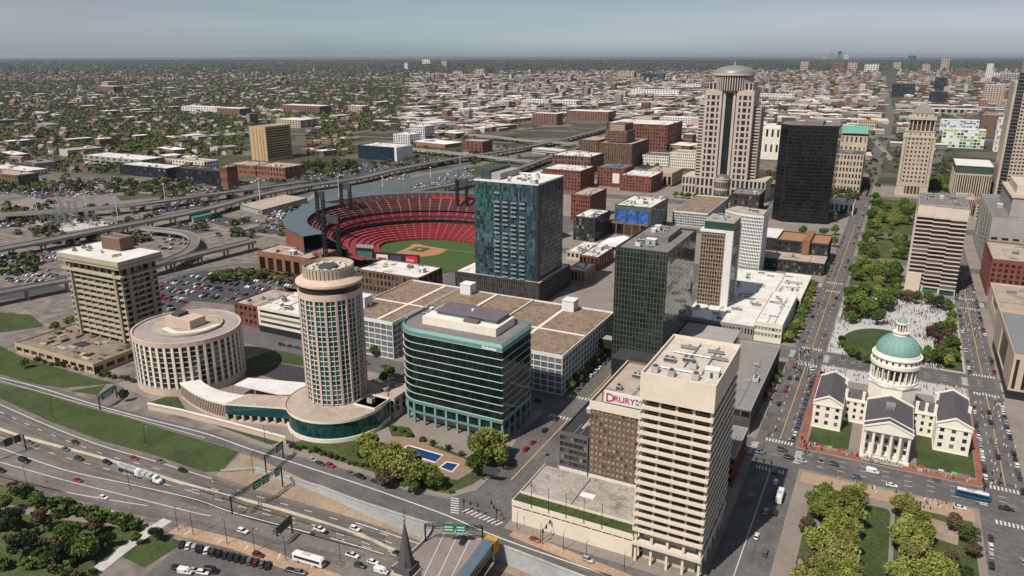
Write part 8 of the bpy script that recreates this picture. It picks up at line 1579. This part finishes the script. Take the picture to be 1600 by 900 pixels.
semi('long grey tanker truck on the freeway, ahead of the other lorry', 208, 741, True); semi('lorry with grey machinery following nose to tail in the middle of the freeway', 236, 751, False)
# parking lots: individual cars until about 300 of a kind, the rest as one mass
LOT = []; rr0 = random.Random(6)
def fill(pl, ang, n, seed, pitch=2.9, aisle=(5.2, 11.5), dens=.8):
    q = pxpoly(pl); xs = [p[0] for p in q]; ys = [p[1] for p in q]; r = random.Random(seed); c, s = math.cos(ang), math.sin(ang); cx, cy = sum(xs) / len(xs), sum(ys) / len(ys); R_ = max(max(xs) - min(xs), max(ys) - min(ys)); out = []
    def inside(x, y):
        k = False
        for i in range(len(q)):
            (x1, y1), (x2, y2) = q[i], q[(i + 1) % len(q)]
            if (y1 > y) != (y2 > y) and x < (x2 - x1) * (y - y1) / (y2 - y1) + x1: k = not k
        return k
    v = -R_; t = 0
    while v < R_:
        u = -R_
        while u < R_:
            x, y = cx + c * u - s * v, cy + s * u + c * v
            if inside(x, y) and r.random() < dens: out.append((x, y, ang + math.pi / 2 + (math.pi if r.random() < .5 else 0)))
            u += pitch
        v += aisle[t % 2]; t += 1
    r.shuffle(out); return out[:n]
for pl, a, n, sd, d_ in (([(240, 448), (300, 428), (400, 424), (462, 440), (470, 470), (440, 496), (388, 474), (300, 466), (248, 500)], 0.05, 190, 1, .72), ([(0, 318), (60, 308), (115, 320), (40, 332)], .5, 0, 2, .5), ([(0, 300), (140, 290), (180, 302), (60, 312)], .4, 130, 3, .8), ([(170, 300), (330, 286), (390, 287), (300, 302)], .4, 120, 4, .7), ([(450, 276), (560, 258), (640, 246), (690, 250), (560, 272), (470, 286)], .5, 260, 5, .85), ([(560, 285), (600, 277), (640, 268), (640, 280)], .5, 60, 6, .6), ([(640, 292), (720, 268), (742, 275), (660, 298)], .5, 90, 7, .7), ([(0, 300), (60, 296), (60, 290), (0, 290)], .3, 60, 8, .8), ([(395, 345), (440, 338), (470, 350), (420, 360)], .3, 40, 9, .7), ([(0, 400), (70, 390), (104, 404), (20, 424)], .4, 110, 10, .7), ([(0, 342), (48, 338), (52, 350), (0, 358)], .4, 50, 20, .6), ([(158, 350), (228, 340), (238, 350), (172, 364)], .4, 40, 21, .5), ([(235, 322), (300, 312), (320, 322), (250, 334)], .4, 60, 22, .6), ([(640, 240), (720, 243), (700, 236), (640, 232)], .5, 80, 11, .8), ([(300, 340), (400, 348), (360, 354)], .2, 10, 12, .2), ([(245, 395), (290, 385), (300, 376), (250, 372)], .2, 20, 13, .3), ([(60, 286), (180, 276), (200, 284), (90, 298)], .3, 110, 14, .8), ([(260, 296), (400, 286), (440, 276), (300, 300)], .3, 120, 15, .7), ([(700, 262), (742, 262), (742, 285), (690, 285)], .5, 60, 16, .7), ([(430, 345), (470, 325), (400, 335)], .3, 30, 17, .6), ([(0, 430), (70, 420), (110, 436), (20, 446)], .3, 60, 18, .7), ([(1050, 235), (1095, 228), (1095, 205), (1050, 212)], .2, 120, 19, .8)):
    LOT += fill(pl, a, n, sd, dens=d_)
for t_ in np.linspace(0, 1, 90):
    q_ = P(470 + 530 * t_, 298 - 104 * t_ + rr0.uniform(-2.5, 2.5)); q2_ = P(480 + 530 * t_, 296 - 104 * t_); LOT.append((*q_, math.atan2(q2_[1] - q_[1], q2_[0] - q_[0])))
LOT.sort(key=lambda p: math.hypot(p[0], p[1])); r_ = random.Random(77); keep = max(0, 290 - NC[0])
PCOL = ['black', 'grey', 'silver', 'white', 'white', 'black', 'silver', 'grey', 'red', 'blue', 'tan']
for x, y, rz in LOT[:keep]: c = r_.choice(PCOL); k = r_.choice(['sedan', 'suv', 'sedan']); car(x, y, .05, rz, c, k, f'{c} {KL[k]} parked in the dark lot behind the drum building', 'cars parked in the lot behind the drum building', False)
PST = palette('far car paint', [CC[c] for c in PCOL], .35, spec=.5); mb = MB()
for x, y, rz in LOT[keep:]:
    c, s = math.cos(rz), math.sin(rz); tr = lambda a, b, z: (x + c * a - s * b, y + s * a + c * b, z)
    v = [(-2.2, -.85, .3), (2.2, -.85, .3), (2.2, .85, .3), (-2.2, .85, .3), (-2.2, -.85, .95), (2.2, -.85, .85), (2.2, .85, .85), (-2.2, .85, .95), (-1.3, -.65, 1.45), (.2, -.65, 1.45), (.2, .65, 1.45), (-1.3, .65, 1.45)]
    mb.mesh([tr(*p) for p in v], [(0, 1, 5, 4), (1, 2, 6, 5), (2, 3, 7, 6), (3, 0, 4, 7), (4, 5, 9, 8), (5, 6, 10, 9), (6, 7, 11, 10), (7, 4, 8, 11), (8, 9, 10, 11)], PST)
o = mb.done('distant_parked_cars', kind='stuff'); tag(o, 'hundreds of tiny parked cars filling the far car parks', 'cars')
# ------------------------------------------------------------------ the city spreading to the horizon
rr = np.random.default_rng(5)
ROOFP = palette('house roof', [(.08, .068, .064), (.13, .105, .095), (.05, .046, .046), (.18, .145, .125), (.11, .06, .05), (.27, .24, .215)], .9)
WALLP = palette('house wall', [(.20, .085, .06), (.26, .13, .09), (.40, .35, .29), (.15, .07, .055), (.52, .49, .45), (.30, .22, .16)], .9)
IND = palette('shed roof', [(.60, .56, .51), (.68, .66, .63), (.48, .43, .38), (.30, .27, .25), (.56, .48, .42), (.20, .18, .17), (.62, .60, .56), (.26, .14, .11)], .9)
INW = palette('shed wall', [(.34, .29, .25), (.25, .12, .09), (.42, .38, .33), (.20, .18, .17), (.16, .08, .06)], .9)
BOXF = np.array([(0, 1, 5, 4), (1, 2, 6, 5), (2, 3, 7, 6), (3, 0, 4, 7)])
def scatter(n, d0, d1, power=1.0):
    """random points of the plain between two distances inside (a little beyond) the view"""
    a = YAW + rr.uniform(-.62, .62, n); t = rr.uniform(0, 1, n); d = (d0 ** power + t * (d1 ** power - d0 ** power)) ** (1 / power); return -np.sin(a) * d / np.cos(a - YAW), np.cos(a) * d / np.cos(a - YAW)
def free(x, y):   # keep clear of the surveyed quarter
    px, py = J(x, y, 0)
    if py > 288 or (py > 270 and px < 520): return False
    if 380 < px < 480 and 196 < py < 284 or 550 < px < 670 and 205 < py < 256: return False
    if abs((py - 305) + (px - 400) * .23) < 13 and 380 < px < 900: return False
    if y < 1000 and x > -380: return False
    if -60 < x < -20 and y < 4200: return False
    if 0 < x < 260 and y < 1500: return False
    if 330 < px < 960 and py > 244 : return False
    if 900 < px < 1044 and py > 188 or 1040 < px < 1110 and py > 236: return False
    if 1090 < px < 1440 and py > 238 and not (1302 < px < 1365 and py < 290): return False
    if 700 < px < 960 and 190 < py < 250 and abs((py - 250) + (px - 760) * .26) < 14: return False
    if 1440 < px and py > 182: return False
    if 1380 < px < 1402 and py > 110: return False
    return True
def housemesh(mb, x, y, L_, w_, h, r, rz):
    c, s = math.cos(rz), math.sin(rz); tr = lambda a, b, z: (x + c * a - s * b, y + s * a + c * b, z)
    b = [(-L_, -w_), (L_, -w_), (L_, w_), (-L_, w_)]; mb.mesh([tr(*p, 0) for p in b] + [tr(*p, h) for p in b], BOXF.tolist(), WALLP)
    o = .4; mb.mesh([tr(-L_ - o, -w_ - o, h - .1), tr(L_ + o, -w_ - o, h - .1), tr(L_ + o, w_ + o, h - .1), tr(-L_ - o, w_ + o, h - .1), tr(-L_ + (r > 0) * .0, 0, h + r), tr(L_, 0, h + r)], [(0, 1, 5, 4), (2, 3, 4, 5), (3, 0, 4), (1, 2, 5)], ROOFP)
HX_, HY_ = scatter(5000, 900, 6500, 1.35); HP = []; GA = .12
ca_, sa_ = math.cos(GA), math.sin(GA)
for x, y in zip(HX_, HY_):
    u, v = ca_ * x + sa_ * y, -sa_ * x + ca_ * y; v = round(v / 34) * 34 + rr.uniform(-2, 2); x, y = ca_ * u - sa_ * v, sa_ * u + ca_ * v
    if not free(x, y): continue
    px, py = J(x, y, 0); ind = 700 < px < 1600 and py > 122 and rr.random() < .86
    if ind: continue
    HP.append((x, y))
HP.sort(key=lambda p: p[1] * cy_ - p[0] * sy_)
HM = []
for k in range(5):
    mb = MB(); housemesh(mb, 0, 0, [7, 9, 6, 14, 20][k], [4.5, 5, 5, 6, 7][k], [6, 7, 8, 9, 8][k], [3, 2.6, 3.4, 1.2, .5][k], 0)
    if k < 3: mb.box(2.5, 3.5, -.5, .5, [6, 7, 8][k], [10.2, 10.4, 12.4][k], WALLP)
    o = mb.done('p'); HM.append(o.data); o.data.name = 'house'; bpy.data.objects.remove(o)
big_ = MB()
for i, (x, y) in enumerate(HP):
    rz = GA + (math.pi / 2 if rr.random() < .3 else 0); k = int(rr.choice(5, p=[.3, .27, .25, .12, .06]))
    if i < 290:
        o = bpy.data.objects.new('house', HM[k]); COL.objects.link(o); o.location = (x, y, 0); o.rotation_euler = (0, 0, rz); px, py = J(x, y, 0)
        tag(o, 'small %s house among trees %s' % (['gabled', 'long gabled', 'tall gabled', 'flat row', 'long low'][k], 'on the left plain' if px < 300 else ('in the middle distance beyond the freeway' if px < 700 else 'on the plain at right')), 'house', 'houses of the near suburb')
    else: housemesh(big_, x, y, [7, 9, 6, 14, 20][k], [4.5, 5, 5, 6, 7][k], [6, 7, 8, 9, 8][k], [3, 2.6, 3.4, 1.2, .5][k], rz)
o = big_.done('distant_houses', kind='stuff'); tag(o, 'thousands of small houses spreading over the plain to the horizon', 'houses')
mb = MB(); tr_ = lambda u, v: (ca_ * u - sa_ * v, sa_ * u + ca_ * v, .06)
for u in range(-3600, 2600, 290): ribbon(mb, [tr_(u, 1500), tr_(u, 7000)], 11, CONC)
for v in range(1530, 5200, 272): ribbon(mb, [tr_(-4200, v), tr_(-420, v)], 11, CONC, .02); ribbon(mb, [tr_(0, v + 420), tr_(2600, v + 420)], 11, CONC, .02)
mb.done('distant_streets', kind='structure')
# industrial sheds and blocks
IX, IY = scatter(9500, 1000, 9000, 1.15); sh = MB(); ns_ = 0; SP = []
for x, y in zip(IX, IY):
    if not free(x, y): continue
    px, py = J(x, y, 0); p_ = .85 if (640 < px < 1600 and 116 < py) else (.55 if px > 800 and py > 97 else .13)
    if rr.random() > p_: continue
    SP.append((x, y))
SP.sort(key=lambda p: p[1] * cy_ - p[0] * sy_)
for i, (x, y) in enumerate(SP):
    px, py = J(x, y, 0); tall = rr.random() < (.30 if px > 1180 and py < 150 else .05); L_, w_ = rr.uniform(9, 34), rr.uniform(8, 20); h = rr.uniform(5, 12)
    if px > 640 and rr.random() < .4: L_, w_ = L_ * 1.7, w_ * 1.4
    if tall: L_, w_, h = rr.uniform(8, 16), rr.uniform(7, 12), rr.uniform(18, 38)
    rz = GA * .3 + (math.pi / 2 if rr.random() < .5 else 0) + (-.25 if px < 1150 else 0.05); c, s = math.cos(rz), math.sin(rz); b = [(-L_, -w_), (L_, -w_), (L_, w_), (-L_, w_)]
    mb = MB() if i < 270 else sh; q = (0, 0) if i < 270 else (x, y); tr = lambda a, b_: (q[0] + c * a - s * b_, q[1] + s * a + c * b_)
    mb.mesh([(*tr(*p), 0) for p in b] + [(*tr(*p), h) for p in b], BOXF.tolist(), INW); mb.face([(*tr(*p), h + .01) for p in b], IND)
    if rr.random() < .6: e = rr.uniform(-.5, .5); mb.mesh([(*tr(L_ * (e + u * .18), w_ * (e * .6 + v * .3)), zz) for zz in (h, h + 2.4) for u, v in ((-1, -1), (1, -1), (1, 1), (-1, 1))], BOXF.tolist() + [(4, 5, 6, 7)], IND)
    # rows of windows
    if h > 8:
        for zz in np.arange(2.2, h - 1.5, 3.6): mb.mesh([(*tr(a, -w_ - .06), z_) for z_ in (zz, zz + 1.5) for a in (-L_ + 1, L_ - 1)], [(0, 1, 3, 2)], GLASS)
    if i < 270:
        o = mb.done('warehouse'); o.location = (x, y, 0); tag(o, '%s %s block on the plain %s' % ('tall' if tall else ('long' if L_ > 22 else 'small'), 'flat-roofed', 'behind the black tower' if 1190 < px < 1400 else ('at the right beyond the mall' if px >= 1400 else ('beyond the stadium' if px < 760 else 'around the railway yards'))), 'warehouse', 'flat-roofed blocks of the plain')
o = sh.done('distant_sheds', kind='stuff'); tag(o, 'countless pale flat-roofed sheds and blocks on the far plain', 'warehouses')
# suburb trees: the nearest one by one, the rest as one far wood
def blobs_at(X, Y, s0, s1, mat, name, label, leafy=12):
    n = len(X); D = Y * cy_ - X * sy_; s = rr.uniform(s0, s1, n) * np.maximum(1, D / 3800); k = leafy
    d = rr.normal(size=(n, k, 3)); d /= np.linalg.norm(d, axis=2)[..., None]; d[..., 2] = np.abs(d[..., 2]) * .9 + .05; p = d * (s[:, None] * rr.uniform(.6, 1.0, (n, k)))[..., None]
    p[..., 2] = p[..., 2] * np.minimum(1, 11 / s)[:, None] + 1.5; p[..., 0] += X[:, None]; p[..., 1] += Y[:, None]
    u = rr.normal(size=(n, k, 3)); u /= np.linalg.norm(u, axis=2)[..., None]; w = np.cross(u, d); w /= np.linalg.norm(w, axis=2)[..., None]; e = (s[:, None] * rr.uniform(.35, .6, (n, k)))[..., None]
    flat = np.array([1, 1, .7]); v = np.stack([p - u * e * flat, p + w * e * flat, p + u * e * flat, p - w * e * flat], 2).reshape(-1, 3); m = n * k
    me = bpy.data.meshes.new(name); me.vertices.add(4 * m); me.vertices.foreach_set('co', v.astype(np.float32).ravel()); me.loops.add(4 * m); me.loops.foreach_set('vertex_index', np.arange(4 * m, dtype=np.int32)); me.polygons.add(m); me.polygons.foreach_set('loop_start', np.arange(0, 4 * m, 4, dtype=np.int32)); me.update(); me.validate()
    me.materials.append(mat); o = bpy.data.objects.new(name, me); COL.objects.link(o); tag(o, label, 'trees', kind='stuff')
def blobs(n, d0, d1, power, s0, s1, mat, name, label, dens, leafy=12):
    X, Y = scatter(n, d0, d1, power); k = np.array([free(a, b) and (rr.random() < dens(*J(a, b, 0))) for a, b in zip(X, Y)]); blobs_at(X[k], Y[k], s0, s1, mat, name, label, leafy)
WOODP = []
for x0, x1, y0, y1, n in ((0, 130, 276, 300, 45), (150, 300, 283, 306, 60), (470, 560, 254, 272, 60), (560, 640, 244, 262, 30), (0, 240, 318, 334, 30), (20, 90, 336, 372, 40), (0, 60, 400, 430, 25), (240, 420, 296, 316, 50), (0, 250, 330, 350, 40), (60, 240, 366, 384, 40), (300, 470, 320, 372, 40), (0, 240, 286, 300, 60), (420, 560, 272, 288, 25), (640, 760, 225, 262, 50), (330, 480, 425, 442, 45), (250, 330, 350, 372, 8), (700, 830, 216, 258, 30), (1300, 1385, 212, 296, 60), (1400, 1412, 200, 300, 20), (1440, 1500, 205, 300, 60), (1180, 1215, 250, 300, 12), (930, 1040, 240, 262, 16)):
    for i in range(n): WOODP.append(P(rr.uniform(x0, x1), rr.uniform(y0, y1)))
for i in range(260): WOODP.append((rr.uniform(42, 175), rr.uniform(1195, 1480)))
for i in range(60): WOODP.append((rr.uniform(-75, -42), rr.uniform(1060, 1200))); WOODP.append((rr.uniform(-10, 40), rr.uniform(1480, 1900)))
blobs_at(np.array([p[0] for p in WOODP]), np.array([p[1] for p in WOODP]), 2.5, 5.2, leaves('scrub green', (.034, .045, .016), (.085, .090, .030), 0), 'scrub_trees', 'scrubby trees and bushes along the car parks, ramps and the far mall', 26)
far_dens = lambda px, py: (.95 if px < 700 else (.42 if py > 118 else .8)) * (.75 if py > 240 else 1)
blobs(60000, 900, 5600, 1.35, 4.0, 7.4, leaves('far wood green', (.036, .056, .014), (.115, .130, .034), 0), 'distant_trees', 'green tree crowns scattered through the suburbs all over the plain', far_dens)
blobs(13000, 900, 4600, 1.4, 3.5, 6.0, leaves('far bare wood', (.045, .04, .026), (.09, .075, .045), 0), 'distant_bare_trees', 'brownish bare-branched trees scattered through the suburbs', far_dens)
blobs(24000, 4000, 26000, .6, 4.5, 8.0, leaves('horizon wood green', (.034, .047, .020), (.08, .085, .036), 0), 'horizon_woods', 'dark belt of woods along the whole horizon', lambda px, py: .9, 10)
n0 = 290 - NT[0]; X, Y = scatter(2500, 1000, 1900, 1.2); pts = sorted([(a, b) for a, b in zip(X, Y) if free(a, b)], key=lambda p: p[1] * cy_ - p[0] * sy_)
for a, b in pts[:max(0, n0)]:
    px, py = J(a, b, 0); k = random.choice([1, 2, 2, 3, 4]); tree(a, b, k, random.uniform(1.0, 1.5), '%s tree in the near suburb %s' % (['', 'green', 'olive', 'bare brown', 'dark green'][k], 'at the left edge of the plain' if px < 300 else ('beyond the freeway' if px < 800 else 'at the right')), 'trees of the near suburb', 0)
print('COUNTS trees', NT[0], 'cars', NC[0], 'houses', len(HP), 'sheds', len(SP), 'objects', len(bpy.data.objects))
for o_ in list(bpy.data.objects):      # plant that stands on a roof belongs to the roof
    if o_.parent is None and o_.children:
        rf = [c for c in o_.children if c.name.split('.')[0] == 'roof']
        if rf:
            for c in o_.children:
                if c.name.startswith('rooftop_unit'): c.parent = rf[0]
# ------------------------------------------------------------------ the air
HAZE = True
if HAZE:
    mb = MB(); m, t, b = newmat('haze'); t.nodes.remove(b); pv = t.nodes.new('ShaderNodeVolumePrincipled'); pv.inputs['Color'].default_value = (.72, .82, .95, 1); pv.inputs['Density'].default_value = 1.9e-5; pv.inputs['Anisotropy'].default_value = .3
    t.links.new(pv.outputs['Volume'], t.nodes['Material Output'].inputs['Volume']); mb.box(-44000, 44000, -5000, 62000, -9.5, 196, m); o = mb.done('haze', kind='stuff'); tag(o, 'thin bluish haze over the whole city', 'haze')
